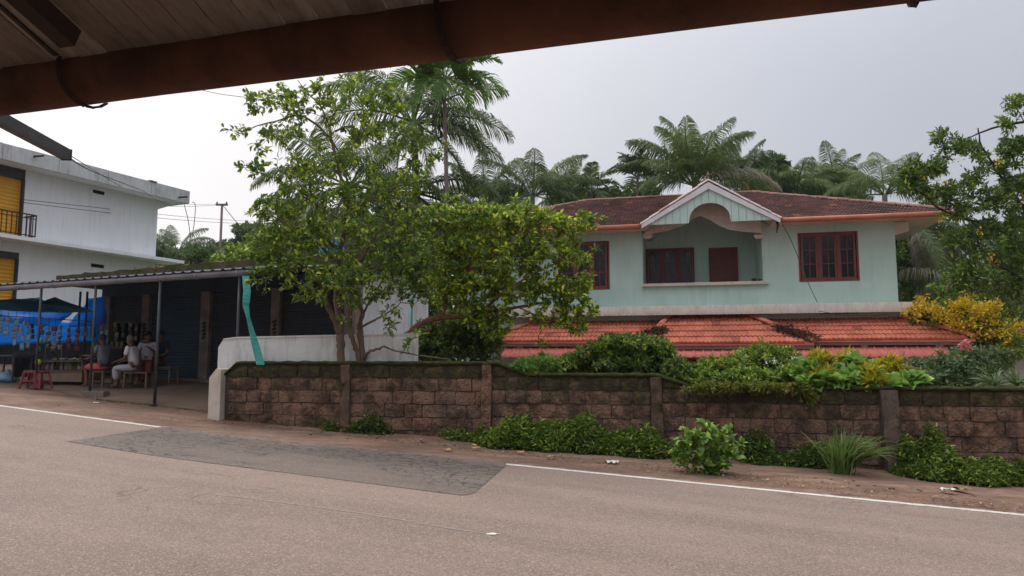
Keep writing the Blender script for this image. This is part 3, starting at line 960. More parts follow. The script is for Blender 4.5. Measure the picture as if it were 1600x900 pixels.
mb.build('balcony_wall', MAT_GREEN, house)
sx0, sx1 = hp(1003, 445, -0.16)[0], hp(1201, 445, -0.16)[0]
sz = hp(1100, 441, -0.16)[1]
mb = MB(); mb.box(sx0, sx1, -0.16, T + 0.04, sz - 0.105, sz)
bevel(mb.build('balcony_sill', MAT_CREAM, house), 0.01)
# small pot on the sill
px_, pz_ = hp(1181, 437, -0.02)
MB().tube([(px_ - 0.06, -0.02, sz + 0.001), (px_ - 0.06, -0.02, sz + 0.1)], [0.07, 0.09], 12).build('sill_pot', MAT_IRON, house, smooth=False)
MB().tube([(px_ + 0.12, -0.02, sz + 0.001), (px_ + 0.12, -0.02, sz + 0.08)], [0.06, 0.07], 12).build('sill_pot', MAT_IRON, house, smooth=False)

def window(x0, x1, z0, z1, d, parent, leaves=3, rows=3, cols=2):
    fr = MB(); w = 0.055
    fr.box(x0 - 0.03, x1 + 0.03, d - 0.05, d + 0.10, z1 - w + 0.03, z1 + 0.03); fr.box(x0 - 0.03, x1 + 0.03, d - 0.05, d + 0.10, z0 - 0.03, z0 + w - 0.03)
    fr.box(x0 - 0.03, x0 + w - 0.03, d - 0.05, d + 0.10, z0 + w - 0.03, z1 - w + 0.03); fr.box(x1 - w + 0.03, x1 + 0.03, d - 0.05, d + 0.10, z0 + w - 0.03, z1 - w + 0.03)
    ix0, ix1 = x0 + w - 0.03, x1 - w + 0.03; step = (ix1 - ix0) / leaves
    for k in range(1, leaves):
        fr.box(ix0 + k * step - 0.025, ix0 + k * step + 0.025, d - 0.045, d + 0.095, z0 + w - 0.03, z1 - w + 0.03)
    f = fr.build('window', MAT_MAROON, parent)
    for k in range(leaves):
        a, b = ix0 + k * step + 0.026, ix0 + (k + 1) * step - 0.026
        lo_, hi_ = z0 + w - 0.028, z1 - w + 0.028
        s = MB(); t = 0.075
        s.box(a, b, d - 0.02, d + 0.02, hi_ - t, hi_); s.box(a, b, d - 0.02, d + 0.02, lo_, lo_ + t)
        s.box(a, a + t, d - 0.02, d + 0.02, lo_ + t, hi_ - t); s.box(b - t, b, d - 0.02, d + 0.02, lo_ + t, hi_ - t)
        ja, jb = a + t, b - t; la, lb = lo_ + t, hi_ - t
        for c in range(1, cols):
            x = ja + (jb - ja) * c / cols; s.box(x - 0.014, x + 0.014, d - 0.018, d + 0.018, la, lb)
        for r in range(1, rows):
            z = la + (lb - la) * r / rows
            for c in range(cols):
                s.box(ja + (jb - ja) * c / cols + 0.0145, ja + (jb - ja) * (c + 1) / cols - 0.0145, d - 0.016, d + 0.016, z - 0.014, z + 0.014)
        s.build('sash', MAT_MAROON, f)
        p = MB(); p.box(ja, jb, d + 0.022, d + 0.028, la, lb); p.build('pane', MAT_GLASS, f)
        g_ = MB()
        nb_ = 5
        for c in range(nb_):
            x = ja + (jb - ja) * (c + 0.5) / nb_; g_.box(x - 0.005, x + 0.005, d + 0.045, d + 0.055, la, lb)
    return f
window(wx0, wx1, wz0, wz1, 0.03, house)
window(vx0, vx1, vz0, vz1, 0.03, house)
# balcony back: window and door
qx0, qz1 = hp(1011, 391, BD); qx1, _ = hp(1083, 391, BD); dx0, dz1 = hp(1107, 388, BD); dx1, _ = hp(1152, 388, BD)
window(qx0, qx1, bz0 + 0.12, qz1, BD - 0.06, house, 3, 3, 2)
mb = MB(); w = 0.06
mb.box(dx0, dx0 + w, BD - 0.06, BD - 0.001, bz0, dz1); mb.box(dx1 - w, dx1, BD - 0.06, BD - 0.001, bz0, dz1); mb.box(dx0 + w, dx1 - w, BD - 0.06, BD - 0.001, dz1 - w, dz1)
dr = mb.build('door', MAT_MAROON, house)
mb = MB(); mb.box(dx0 + w, dx1 - w, BD - 0.035, BD - 0.002, bz0, dz1 - w)
for a_, b_ in ((0.08, 0.45), (0.55, 0.93)):
    hgt = dz1 - w - bz0
    mb.box(dx0 + w + 0.1, dx1 - w - 0.1, BD - 0.045, BD - 0.036, bz0 + hgt * a_, bz0 + hgt * b_)
mb.build('door_leaf', MAT_MAROON, dr)
MB().tube([(dx0 + w + 0.06, BD - 0.05, bz0 + 1.0), (dx0 + w + 0.06, BD - 0.05, bz0 + 1.14)], 0.012, 6).build('handle', MAT_IRON, dr)

# sunshade: a slab with a rippled sheet hung on its edge
cx0, cx1 = hp(786, 480, -0.62)[0], hp(1426, 480, -0.62)[0]
cz1 = hp(1200, 475.5, -0.62)[1]; cz0 = hp(1200, 490, -0.62)[1]
cx0 = max(cx0, -0.4)
mb = MB(); mb.box(cx0, cx1, -0.60, -0.004, cz1 - 0.09, cz1); mb.build('sunshade', MAT_CREAM, house)
P = []; n_ = int((cx1 - cx0) / 0.018)
for i in range(n_ + 1):
    x = cx0 + (cx1 - cx0) * i / n_; y = -0.625 + 0.014 * math.sin(x * 2 * math.pi / 0.075)
    P += [(x, y, cz0 + 0.006 * math.sin(x * 2 * math.pi / 0.075)), (x, y, cz1 - 0.0), (x, y + 0.012, cz1 + 0.004)]
a = np.arange(n_)[:, None] * 3 + np.arange(2)[None]; a = a.reshape(-1)
link_mesh('rippled_edge', np_mesh(np.array(P), np.stack([a, a + 3, a + 4, a + 1], 1), True), MAT_CREAM, house)
MAT_BLACK = mat_basic('black_gap', (0.012, 0.012, 0.012), None, 4, 0.9, 0.1)
for a_, b_ in ((1083, 1135), (1280, 1342)):
    x0, x1 = hp(a_, 487)[0], hp(b_, 487)[0]; z = hp((a_ + b_) / 2, 488.5)[1]
    fr = MB(); fr.box(x0, x1, -0.05, -0.004, z - 0.03, z + 0.05); fr.build('vent', MAT_BLACK, house)

# ---- tiles
def tile_mesh(w, L, amp=0.02, humps=2, lift=0.028, mat=None):
    n = 4 * humps; vs = []
    for j, (y, dz) in enumerate(((0.0, lift), (L, 0.0))):
        for i in range(n + 1):
            x = w * i / n
            vs.append((x, y, dz + amp * (0.5 - 0.5 * math.cos(2 * math.pi * i / n * humps))))
    for i in range(n + 1):
        vs.append((w * i / n, 0.004, -0.004))
    fs = []
    for i in range(n):
        fs.append((i, i + 1, n + 1 + i + 1, n + 1 + i))
        fs.append((2 * (n + 1) + i, 2 * (n + 1) + i + 1, i + 1, i))
    me = bpy.data.meshes.new('tile'); me.from_pydata(vs, [], fs); me.update()
    if mat: me.materials.append(mat)
    return me
def inside(poly, x, y):
    c = False; n = len(poly)
    for i in range(n):
        x1, y1 = poly[i]; x2, y2 = poly[(i + 1) % n]
        if (y1 > y) != (y2 > y) and x < (x2 - x1) * (y - y1) / (y2 - y1) + x1: c = not c
    return c
def tiled_slope(O, U, Vd, poly, w, L, me, jit=0.004, seed=1, clipper=None):
    """tiles on the plane O + U*x + V*y, polygon in (x, y); returns matrices"""
    U = Vector(U).normalized(); Vd = Vector(Vd).normalized(); Nn = U.cross(Vd).normalized()
    if Nn.z < 0: Nn = -Nn
    xs_ = [p[0] for p in poly]; ys_ = [p[1] for p in poly]
    out_ = []; rg = random.Random(seed)
    y = min(ys_); 
    while y < max(ys_) - 0.05:
        x = math.floor(min(xs_) / w) * w
        while x < max(xs_):
            if inside(poly, x + w / 2, y + L * 0.45):
                M = Matrix((U, Vd, Nn)).transposed().to_4x4()
                M.translation = Vector(O) + U * (x + rg.uniform(-jit, jit)) + Vd * (y + rg.uniform(-jit, jit)) + Nn * rg.uniform(0, jit * 1.5)
                M = M @ Matrix.Rotation(rg.uniform(-0.012, 0.012), 4, 'Z')
                out_.append(M)
            x += w
        y += L
    return out_
def joined(mats, me):
    co = np.zeros(len(me.vertices) * 3); me.vertices.foreach_get('co', co); co = co.reshape(-1, 3)
    fc = np.array([list(p.vertices) for p in me.polygons])
    Vv = []; Ff = []
    for k, M in enumerate(mats):
        A = np.array(M)
        Vv.append(co @ A[:3, :3].T + A[:3, 3]); Ff.append(fc + k * len(co))
    return np_mesh(np.concatenate(Vv), np.concatenate(Ff))

def mat_tile(name, c1, c2, c3, c4, moss=0.0):
    m, nt, out = newmat(name); q = N(nt)
    v = q.coord('World'); geo = q.node('ShaderNodeNewGeometry'); oi = q.node('ShaderNodeObjectInfo')
    rnd = q.math('FRACT', q.math('ADD', geo.outputs['Random Per Island'], q.math('MULTIPLY', oi.outputs['Random'], 7.7)))
    c = q.mix(rnd, c1, c2)
    c = q.mix(q.ramp(q.noise(v, 0.8, 5, 0.65), 0.45, 0.7), c, c3)
    c = q.mix(q.math('GREATER_THAN', q.math('FRACT', q.math('MULTIPLY', rnd, 13.7)), 0.985), c, c4)
    c = q.mix(q.math('MULTIPLY', q.ramp(q.noise(v, 5, 6, 0.7), 0.55, 0.7), 0.5 + moss), c, tuple(x * 0.35 for x in c3))
    c = q.mix(q.math('MULTIPLY', q.ramp(q.noise(v, 14, 5, 0.7), 0.56, 0.66), 0.45), c, tuple(x * 0.4 for x in c3))
    nt.links.new(q.pbsdf(c, 0.82, 0.2, 0, q.bump(q.noise(v, 40, 4), 0.25, 0.01)), out.inputs[0])
    return m
MAT_TILE_OLD = mat_tile('old_clay_tile', (0.125, 0.062, 0.055), (0.21, 0.100, 0.084), (0.075, 0.048, 0.045), (0.36, 0.13, 0.07), 0.1)
MAT_TILE_RED = mat_tile('red_painted_tile', (0.56, 0.168, 0.098), (0.68, 0.236, 0.145), (0.42, 0.135, 0.088), (0.34, 0.115, 0.08), -0.22)
MAT_RIDGE = mat_tile('ridge_clay', (0.24, 0.12, 0.10), (0.34, 0.17, 0.13), (0.13, 0.075, 0.065), (0.48, 0.2, 0.11), 0.1)
MAT_DECK = mat_basic('under_tile_wood', (0.06, 0.035, 0.03), None, 3, 0.9, 0.1)

# ---- upper roof
E = 0.88
ze = zg + 0.10
cxr = hp(1488, 333, -E)[0]            # right eave corner
OV = cxr - HW
cxl = -OV
DE = DEP + E
# ridge ends: 45 degree hips in plan
def ridge_pt(px, py, corner, sgn):
    lo, hi = 0.5, 14.0
    for _ in range(50):
        mid = (lo + hi) / 2
        lx, lz = hp(px, py, -E + mid)
        t = (corner - lx) * sgn
        if t > mid: lo = mid
        else: hi = mid
    return lo, hp(px, py, -E + lo)
rr_, (rxr, rzr) = ridge_pt(1168, 302, cxr, 1)
DR = min(rr_, (DEP + 2 * E) / 2)
rxr = cxr - DR; rxl = cxl + DR
zr = hp(1060, 307, -E + DR)[1]
BKY = -E + 2 * DR
sl = math.hypot(DR, zr - ze)
vf = Vector((0, DR, zr - ze))
me_old = tile_mesh(0.24, 0.30, 0.030, 2, 0.055)
_gl = hp(1007, 350, -1.05); _gr = hp(1214, 343, -1.05); _ga = hp(1107, 281, -1.05)
gxa = (_gl[0] + _gr[0]) / 2; gza = _ga[1] - 0.12; gz0 = (_gl[1] + _gr[1]) / 2
_f = min(0.98, (gza - ze) / (zr - ze)); NT = [(_gl[0] + 0.12, 0.0), (gxa, _f), (_gr[0] - 0.12, 0.0)]      # notch under the gable roof
M_ = tiled_slope((cxl, -E, ze), (1, 0, 0), vf, [(0, -0.02), (NT[0][0] - cxl, -0.02), (gxa - cxl, _f * sl), (NT[2][0] - cxl, -0.02), (cxr - cxl, -0.02), (cxr - cxl - DR, sl), (DR, sl)], 0.24, 0.30, me_old)
M_ += tiled_slope((cxl, BKY, ze), (0, -1, 0), (DR, 0, zr - ze), [(0, 0), (2 * DR, 0), (DR, sl)], 0.24, 0.30, me_old)
M_ += tiled_slope((cxr, -E, ze), (0, 1, 0), (-DR, 0, zr - ze), [(0, 0), (2 * DR, 0), (DR, sl)], 0.24, 0.30, me_old)
roof = link_mesh('roof_tiles', joined(M_, me_old), MAT_TILE_OLD, house); roof['kind'] = 'stuff'
mb = MB(); dz = -0.03
A0, A1, A2, A3 = (cxl, -E, ze + dz), (cxr, -E, ze + dz), (cxr, BKY, ze + dz), (cxl, BKY, ze + dz); Q0, Q1 = (rxl, -E + DR, zr + dz), (rxr, -E + DR, zr + dz)
b0 = [(p[0], p[1], p[2] - 0.06) for p in (A0, A1, A2, A3)]
def rp(x, f): return (x, -E + DR * f, ze + dz + (zr - ze) * f)
N0, N1, N2 = rp(*NT[0]), rp(*NT[1]), rp(*NT[2])
n0b, n2b = (N0[0], N0[1], b0[0][2]), (N2[0], N2[1], b0[0][2])
yk = T + 0.01
x0k, x1k = NT[0][0], NT[2][0]
zk = b0[0][2]
mb.add([A0, A1, A2, A3, Q0, Q1] + b0 + [N0, N1, N2, n0b, n2b], [(0, 10, 11, 4), (11, 5, 4), (11, 12, 1, 5), (1, 2, 5), (2, 3, 4, 5), (3, 0, 4), (0, 6, 13, 10), (12, 14, 7, 1), (1, 7, 8, 2), (2, 8, 9, 3), (3, 9, 6, 0)])
mb.add([(cxl, -E, zk), (x0k, -E, zk), (x0k, BKY, zk), (cxl, BKY, zk), (x1k, -E, zk), (cxr, -E, zk), (cxr, BKY, zk), (x1k, BKY, zk), (x0k, -0.2, zk), (x1k, -0.2, zk)], [(0, 1, 2, 3), (4, 5, 6, 7)])
mb.build('roof_deck', MAT_CREAM, house, fix=False)
def ridge_line(p, q_, parent, mat, name='ridge_tile', L=0.42, r=0.10, n=6, first=0.0):
    p, q_ = Vector(p), Vector(q_); d = (q_ - p); ln = d.length; d.normalize()
    x = d.cross(Vector((0, 0, 1))).normalized(); z = x.cross(d).normalized()
    k = max(1, int(ln / L)); Ls = ln / k
    vs = []; fs = []
    for j, (y, rr) in enumerate(((0, r * 1.1), (L * 1.04, r * 0.92))):
        for i in range(n + 1):
            t = math.pi * i / n
            vs.append((math.cos(t) * rr, y, math.sin(t) * rr * 0.75 - 0.01))
    for i in range(n): fs.append((i, i + 1, n + 2 + i, n + 1 + i))
    fs.append(tuple(range(n + 1)))
    me = bpy.data.meshes.new('ridge'); me.from_pydata(vs, [], fs); me.update(); me.materials.append(mat)
    for i in range(k):
        o = link_mesh(name, me, None, parent)
        M = Matrix((x, d, z)).transposed().to_4x4(); M.translation = p + d * (i * Ls) + Vector((0, 0, 0.03 + random.uniform(-0.008, 0.012)))
        o.matrix_local = M @ Matrix.Rotation(random.uniform(-0.03, 0.03), 4, 'Y') @ Matrix.Scale(Ls / L, 4, (0, 1, 0))
ridge_line((rxl, -E + DR, zr), (rxr, -E + DR, zr), house, MAT_RIDGE)
ridge_line((cxr - 0.05, -E + 0.05, ze + 0.05), (rxr, -E + DR, zr), house, MAT_RIDGE)
ridge_line((cxl + 0.05, -E + 0.05, ze + 0.05), (rxl, -E + DR, zr), house, MAT_RIDGE)

# ---- gable over the balcony
GD = -1.05
gl = hp(1007, 350, GD); gr = hp(1214, 343, GD); ga = hp(1107, 281, GD)
gx0, gx1, gxa = gl[0], gr[0], (gl[0] + gr[0]) / 2
gz0 = (gl[1] + gr[1]) / 2; gza = ga[1] - 0.12
gdep = (gza - ze) / ((zr - ze) / DR) + 0.4
gdep = DR * min(1.0, (gza - ze) / (zr - ze)) + E * 0 + 0.3
yb = -E + gdep
for s_, x0 in ((1, gx0), (-1, gx1)):
    vv = Vector(((gxa - x0), 0, gza - gz0)); L_ = vv.length
    Oo = (x0, GD, gz0 + 0.05) if s_ == 1 else (x0, yb, gz0 + 0.05)
    ud = (0, 1, 0) if s_ == -1 else (0, -1, 0)
    Oo = (x0, yb, gz0 + 0.05) if s_ == 1 else (x0, GD, gz0 + 0.05)
    Mg = tiled_slope(Oo, ud, vv, [(0, 0), (yb - GD, 0), (yb - GD, L_), (0, L_)], 0.24, 0.30, me_old, seed=5)
    o = link_mesh('gable_roof_tiles', joined(Mg, me_old), MAT_TILE_OLD, house); o['kind'] = 'stuff'
mb = MB()
t_ = 0.05
for x0 in (gx0, gx1):
    mb.add([(x0, GD, gz0), (gxa, GD, gza), (gxa, yb, gza), (x0, yb, gz0), (x0, GD, gz0 - t_), (gxa, GD, gza - t_), (gxa, yb, gza - t_), (x0, yb, gz0 - t_)],
           [(0, 1, 2, 3), (7, 6, 5, 4), (0, 4, 5, 1), (3, 2, 6, 7), (0, 3, 7, 4)])
mb.build('gable_deck', MAT_CREAM, house)
# barge boards
slope_g = (gza - gz0) / (gxa - gx0)
bh = 0.20
for x0, x1 in ((gx0 - 0.10, gxa), (gx1 + 0.10, gxa)):
    zz0 = gz0 - slope_g * 0.10
    poly = [(x0, zz0 - bh * 0.4), (x1, gza - bh), (x1, gza + 0.03), (x0, zz0 + 0.06)] if x0 < x1 else [(x1, gza - bh), (x0, zz0 - bh * 0.4), (x0, zz0 + 0.06), (x1, gza + 0.03)]
    if x0 > x1: poly = [(x1 + 0.001, p[1]) if abs(p[0] - x1) < 1e-6 else p for p in poly]
    MB().prism(poly, GD - 0.07, GD - 0.015).build('barge_board', MAT_WHITE, house)
MAT_PALETILE = mat_tile('pale_verge_tile', (0.52, 0.43, 0.40), (0.62, 0.52, 0.48), (0.40, 0.30, 0.27), (0.45, 0.25, 0.2), -0.1)
ridge_line((gx0 - 0.12, GD + 0.02, gz0 + 0.04 - slope_g * 0.1), (gxa, GD + 0.02, gza + 0.06), house, MAT_PALETILE, 'verge_tile', 0.34, 0.10)
ridge_line((gx1 + 0.12, GD + 0.02, gz0 + 0.04 - slope_g * 0.1), (gxa, GD + 0.02, gza + 0.06), house, MAT_PALETILE, 'verge_tile', 0.34, 0.10)
ridge_line((gxa, GD, gza + 0.07), (gxa, yb, gza + 0.07), house, MAT_RIDGE)
MB().tube([(gxa, GD + 0.05, gza + 0.12), (gxa, GD + 0.05, gza + 0.24), (gxa, GD + 0.05, gza + 0.30), (gxa, GD + 0.05, gza + 0.42)], [0.05, 0.03, 0.055, 0.01], 8).build('finial', MAT_RIDGE, house)
# gable cladding boards with the arch cut out
ax0, ax1 = hp(1077, 349, GD)[0], hp(1142, 347, GD)[0]
azc = hp(1077, 349, GD)[1] + 0.06; azt = hp(1108, 317, GD)[1]
def arch(x):
    if x <= ax0 or x >= ax1: return None
    f = (x - (ax0 + ax1) / 2) / ((ax1 - ax0) / 2)
    return azc + (azt - azc) * math.sqrt(max(0, 1 - f * f)) ** 0.9
bott = hp(1050, 350, GD)[1]
nbrd = 18; bw = (gx1 - gx0) / nbrd
for i in range(nbrd):
    x0 = gx0 + i * bw + 0.008; x1 = gx0 + (i + 1) * bw - 0.008
    def up_(x): return gz0 + slope_g * (min(x - gx0, gx1 - x)) - 0.09
    def lowf(x):
        a_ = arch(x); return a_ if a_ is not None else bott
    pts_ = []
    kk = 6
    xs_ = [x0 + (x1 - x0) * k / kk for k in range(kk + 1)]
    low = [(x, lowf(x)) for x in xs_]
    upp = [(x, up_(x)) for x in xs_]
    if max(u[1] - l[1] for u, l in zip(upp, low)) < 0.02: continue
    low = [(l[0], min(l[1], u[1] - 0.002)) for l, u in zip(low, upp)]
    MB().prism(low + upp[::-1], GD + 0.0, GD + 0.03).build('gable_board', MAT_GREEN, house)
xs_ = np.linspace(gx0, gx1, 90)
low = [(x, (arch(x) or bott)) for x in xs_]; upp = [(x, gz0 + slope_g * (min(x - gx0, gx1 - x)) - 0.07) for x in xs_]
low = [(l[0], min(l[1] + 0.004, u[1] - 0.002)) for l, u in zip(low, upp)]
mb = MB()
for i in range(len(xs_) - 1):
    mb.prism([low[i], low[i + 1], upp[i + 1], upp[i]], GD + 0.031, GD + 0.05)
mb.build('gable_backing', MAT_WHITE, house)
# cream curved soffit behind the arch
prof = [(1006, 368), (1022, 364), (1045, 360), (1065, 353), (1082, 342), (1094, 337), (1110, 344), (1122, 352), (1140, 359), (1165, 362), (1190, 364)]
lowp_ = [hp(a_, b_, -0.25) for a_, b_ in prof]
def topf(x): return gz0 + slope_g * min(x - gx0, gx1 - x) - 0.12
mb = MB()
for a_, b_ in zip(lowp_[:-1], lowp_[1:]):
    mb.prism([a_, b_, (b_[0], max(topf(b_[0]), b_[1] + 0.05)), (a_[0], max(topf(a_[0]), a_[1] + 0.05))], -0.25, -0.21)
mb.build('soffit_board', MAT_CREAM, house)
# bracket blocks and hanging lamp at the porch corners
for px_ in (1012, 1186):
    x, z = hp(px_, 372, -0.1)
    MB().prism([(x - 0.12, z - 0.02), (x + 0.12, z - 0.02), (x + 0.18, z + 0.1), (x - 0.18, z + 0.1)], -0.2, 0.0).build('porch_bracket', MAT_CREAM, house)
x, z = hp(1214, 352, -0.95)
MB().tube([(x, -0.95, z + 0.15), (x + 0.03, -0.95, z), (x - 0.02, -0.95, z - 0.25)], [0.05, 0.04, 0.02], 6).build('rain_spout', MAT_IRON, house)

# gutters
for x0, x1 in ((cxl, gx0 - 0.12), (gx1 + 0.12, cxr + 0.02)):
    o = MB().tube([(x0, -E - 0.09, zg + 0.03), ((x0 + x1) / 2, -E - 0.09, zg + 0.022), (x1, -E - 0.09, zg + 0.03)], 0.085, 12).build('gutter', MAT_TERRA, house, smooth=True)
MB().box(cxl, gx0, -E - 0.012, -E - 0.002, zg - 0.05, ze - 0.02).build('fascia', MAT_TERRA, house)
MB().box(gx1, cxr, -E - 0.012, -E - 0.002, zg - 0.05, ze - 0.02).build('fascia', MAT_TERRA, house)
mb = MB(); mb.box(HW + 0.002, cxr - 0.1, -E + 0.05, 0.3, zg - 0.12, zg - 0.01)
x, z = hp(1400, 350, 0); mb2 = MB(); mb2.prism([(HW + 0.002, zg - 0.45), (HW + 0.42, zg - 0.34), (HW + 0.42, zg - 0.02), (HW + 0.002, zg - 0.02)], -0.02, 0.12); mb2.build('eave_bracket', MAT_CREAM, house)

# ---- lower roof
zw = hp(1250, 499, 0)[1]
lo, hi = 0.8, 4.5
for _ in range(50):
    mid = (lo + hi) / 2
    if hp(1524, 525, -mid)[0] - HW > mid: lo = mid
    else: hi = mid
LE = lo
lxl = hp(836, 502, 0)[0]
zl = hp(1300, 531, -LE)[1]
me_red = tile_mesh(0.27, 0.44, 0.034, 2, 0.045, MAT_TILE_RED)
slL = math.hypot(LE, zw - zl); vl = Vector((0, LE, zw - zl))
X0, X1 = lxl - LE, HW + LE
full = X1 - X0
ML = tiled_slope((X0, -LE, zl), (1, 0, 0), vl, [(0.0, -0.02), (full, -0.02), (full - LE, slL), (LE, slL)], 0.27, slL / 5, me_red, 0.006, 3)
# bay standing forward of the main slope
BYL = LE + 0.35; by_top = zw + 0.16; 
t0 = hp(1046, 494, -0.02); t1 = hp(1166, 493, -0.02); b0_ = hp(1008, 533, -BYL); b1_ = hp(1272, 531, -BYL)
zlb = hp(1140, 536, -BYL)[1]
by_top = (t0[1] + t1[1]) / 2
slB = math.hypot(BYL, by_top - zlb); vb = Vector((0, BYL, by_top - zlb))
bayL, bayR = b0_[0], b1_[0]
MBt = tiled_slope((bayL, -BYL, zlb), (1, 0, 0), vb, [(0, -0.02), (bayR - bayL, -0.02), (t1[0] - bayL, slB), (t0[0] - bayL, slB)], 0.27, slB / 5, me_red, 0.006, 4)
keep = []
for M in ML:
    p = M.translation
    f = (p.y + LE) / LE
    xl = bayL + (t0[0] - bayL) * f + 0.15; xr_ = bayR + (t1[0] - bayR) * f - 0.3
    if xl < p.x < xr_: continue
    keep.append(M)
allt = MBt + keep
allt.sort(key=lambda M: M.translation.y)
for M in allt[:300]:
    o = link_mesh('roof_tile', me_red, None, house); o.matrix_local = M
if len(allt) > 300:
    o = link_mesh('roof_tiles', joined(allt[300:], me_red), MAT_TILE_RED, house); o['kind'] = 'stuff'
Mside = tiled_slope((X1, -LE, zl), (0, 1, 0), (-LE, 0, zw - zl), [(0, 0), (LE + 2, 0), (LE + 2, slL), (LE, slL)], 0.27, slL / 5, me_red, 0.006, 8)
o = link_mesh('side_roof_tiles', joined(Mside, me_red), MAT_TILE_RED, house); o['kind'] = 'stuff'
mb = MB(); dz = -0.02
mb.add([(X0, -LE, zl + dz), (X1, -LE, zl + dz), (HW, 0, zw + dz), (lxl, 0, zw + dz), (X0, -LE, zl + dz - 0.05), (X1, -LE, zl + dz - 0.05), (HW, 0, zw + dz - 0.05), (lxl, 0, zw + dz - 0.05), (X1, 2, zl + dz), (HW, 2, zw + dz), (X0, 2, zl + dz), (lxl, 2, zw + dz)],
       [(0, 1, 2, 3), (7, 6, 5, 4), (0, 4, 5, 1), (1, 8, 9, 2), (0, 3, 11, 10)])
mb.build('lower_deck', MAT_TILE_RED, house, fix=False)
mb = MB()
mb.add([(bayL, -BYL, zlb + dz), (bayR, -BYL, zlb + dz), (t1[0], 0, by_top + dz), (t0[0], 0, by_top + dz), (bayL, -BYL, zlb - 0.08), (bayR, -BYL, zlb - 0.08), (t1[0] + 0.25, 0, by_top - 0.4), (t0[0] - 0.25, 0, by_top - 0.4), (bayL - 0.02, -LE, zl), (bayR + 0.02, -LE, zl)],
       [(0, 1, 2, 3), (0, 4, 5, 1), (1, 5, 9), (0, 8, 4), (1, 9, 6, 2), (0, 3, 7, 8)])
mb.build('bay_deck', MAT_TILE_RED, house, fix=False)
ridge_line((bayL, -BYL + 0.02, zlb + 0.04), (t0[0], -0.05, by_top + 0.03), house, MAT_TILE_RED, 'hip_tile', 0.40, 0.11)
ridge_line((bayR, -BYL + 0.02, zlb + 0.04), (t1[0], -0.05, by_top + 0.03), house, MAT_TILE_RED, 'hip_tile', 0.40, 0.11)
ridge_line((X1, -LE + 0.02, zl + 0.04), (HW, -0.03, zw + 0.03), house, MAT_TILE_RED, 'hip_tile', 0.40, 0.12)
ridge_line((X0, -LE + 0.02, zl + 0.04), (lxl, -0.03, zw + 0.03), house, MAT_TILE_RED, 'hip_tile', 0.40, 0.12)
ridge_line((t0[0] - 0.05, -0.09, by_top + 0.02), (t1[0] + 0.05, -0.09, by_top + 0.02), house, MAT_TILE_RED, 'hip_tile', 0.40, 0.09)
# fascia and red sheet awning beneath
MAT_FASC = mat_basic('brown_fascia', (0.21, 0.125, 0.10), (0.15, 0.09, 0.075), 3, 0.8, 0.2, streak=0.5)
fh = 0.17
MB().box(X0 + 0.05, bayL - 0.02, -LE + 0.02, -LE + 0.06, zl - fh, zl - 0.025).build('eave_fascia', MAT_FASC, house)
MB().box(bayR + 0.02, X1 - 0.05, -LE + 0.02, -LE + 0.06, zl - fh, zl - 0.025).build('eave_fascia', MAT_FASC, house)
MB().box(bayL, bayR, -BYL + 0.02, -BYL + 0.06, zlb - fh - 0.03, zlb - 0.085).build('eave_fascia', MAT_FASC, house)
MAT_REDSHEET = mat_basic('red_sheet_metal', (0.58, 0.145, 0.105), (0.50, 0.13, 0.095), 1.5, 0.5, 0.35, bump=0.05, streak=0.35, streak_col=(0.2, 0.06, 0.05))
ax_l, az_l = hp(781, 562, -LE - 0.55); 
az0 = hp(1400, 558, -LE - 0.5)[1]; az1 = hp(1400, 545, -LE + 0.1)[1]
ax0_ = hp(781, 560, -LE - 0.5)[0]; ax1_ = hp(1487, 553, -LE - 0.5)[0]
az0 = hp(1300, 558, -LE - 0.5)[1]; az1 = min(zl - fh - 0.02, az0 + 0.36)
P = []; pitch = 0.30; xs_ = []
x = ax0_
while x < ax1_:
    for dx_, h_ in ((0, 0), (0.03, 0.0), (0.05, 0.035), (0.08, 0.035), (0.10, 0.0), (0.29, 0.0)):
        xs_.append((x + dx_, h_))
    x += pitch
for x, h_ in xs_:
    yo = -LE - 0.5 - (0.35 if bayL < x < bayR else 0)
    P += [(x, yo, az0 + h_), (x, -LE + 0.35, az1 + h_ + (0.1))]
n_ = len(xs_) - 1; a = np.arange(n_) * 2
o = link_mesh('sheet_awning', np_mesh(np.array(P), np.stack([a, a + 2, a + 3, a + 1], 1)), MAT_REDSHEET, house)
sm = o.modifiers.new('solid', 'SOLIDIFY'); sm.thickness = 0.006
# posts and ground floor openings below
for px_ in (812, 1100, 1352, 1470):
    x = hp(px_, 570, -LE + 0.1)[0]
    MB().box(x - 0.10, x + 0.10, -LE + 0.1, -LE + 0.3, GZH, az1 + 0.08).build('porch_post', MAT_GREEN, house)
x0, x1 = hp(1350, 570, -0.5)[0], hp(1408, 570, -0.5)[0]
MB().box(x0, x1, -1.2, -1.05, GZH, zl).build('porch_screen', MAT_GREEN, house)
for a_, b_ in ((900, 960), (1200, 1270)):
    x0, x1 = hp(a_, 570)[0], hp(b_, 570)[0]
    mbd = MB(); mbd.box(x0, x1, -0.03, -0.004, GZH, GZH + 2.1); mbd.build('ground_door', MAT_MAROON, house)
for px_ in (1050, 1390):
    x = hp(px_, 570)[0]
    window(x - 0.8, x + 0.8, GZH + 0.9, GZH + 2.1, -0.05, house)
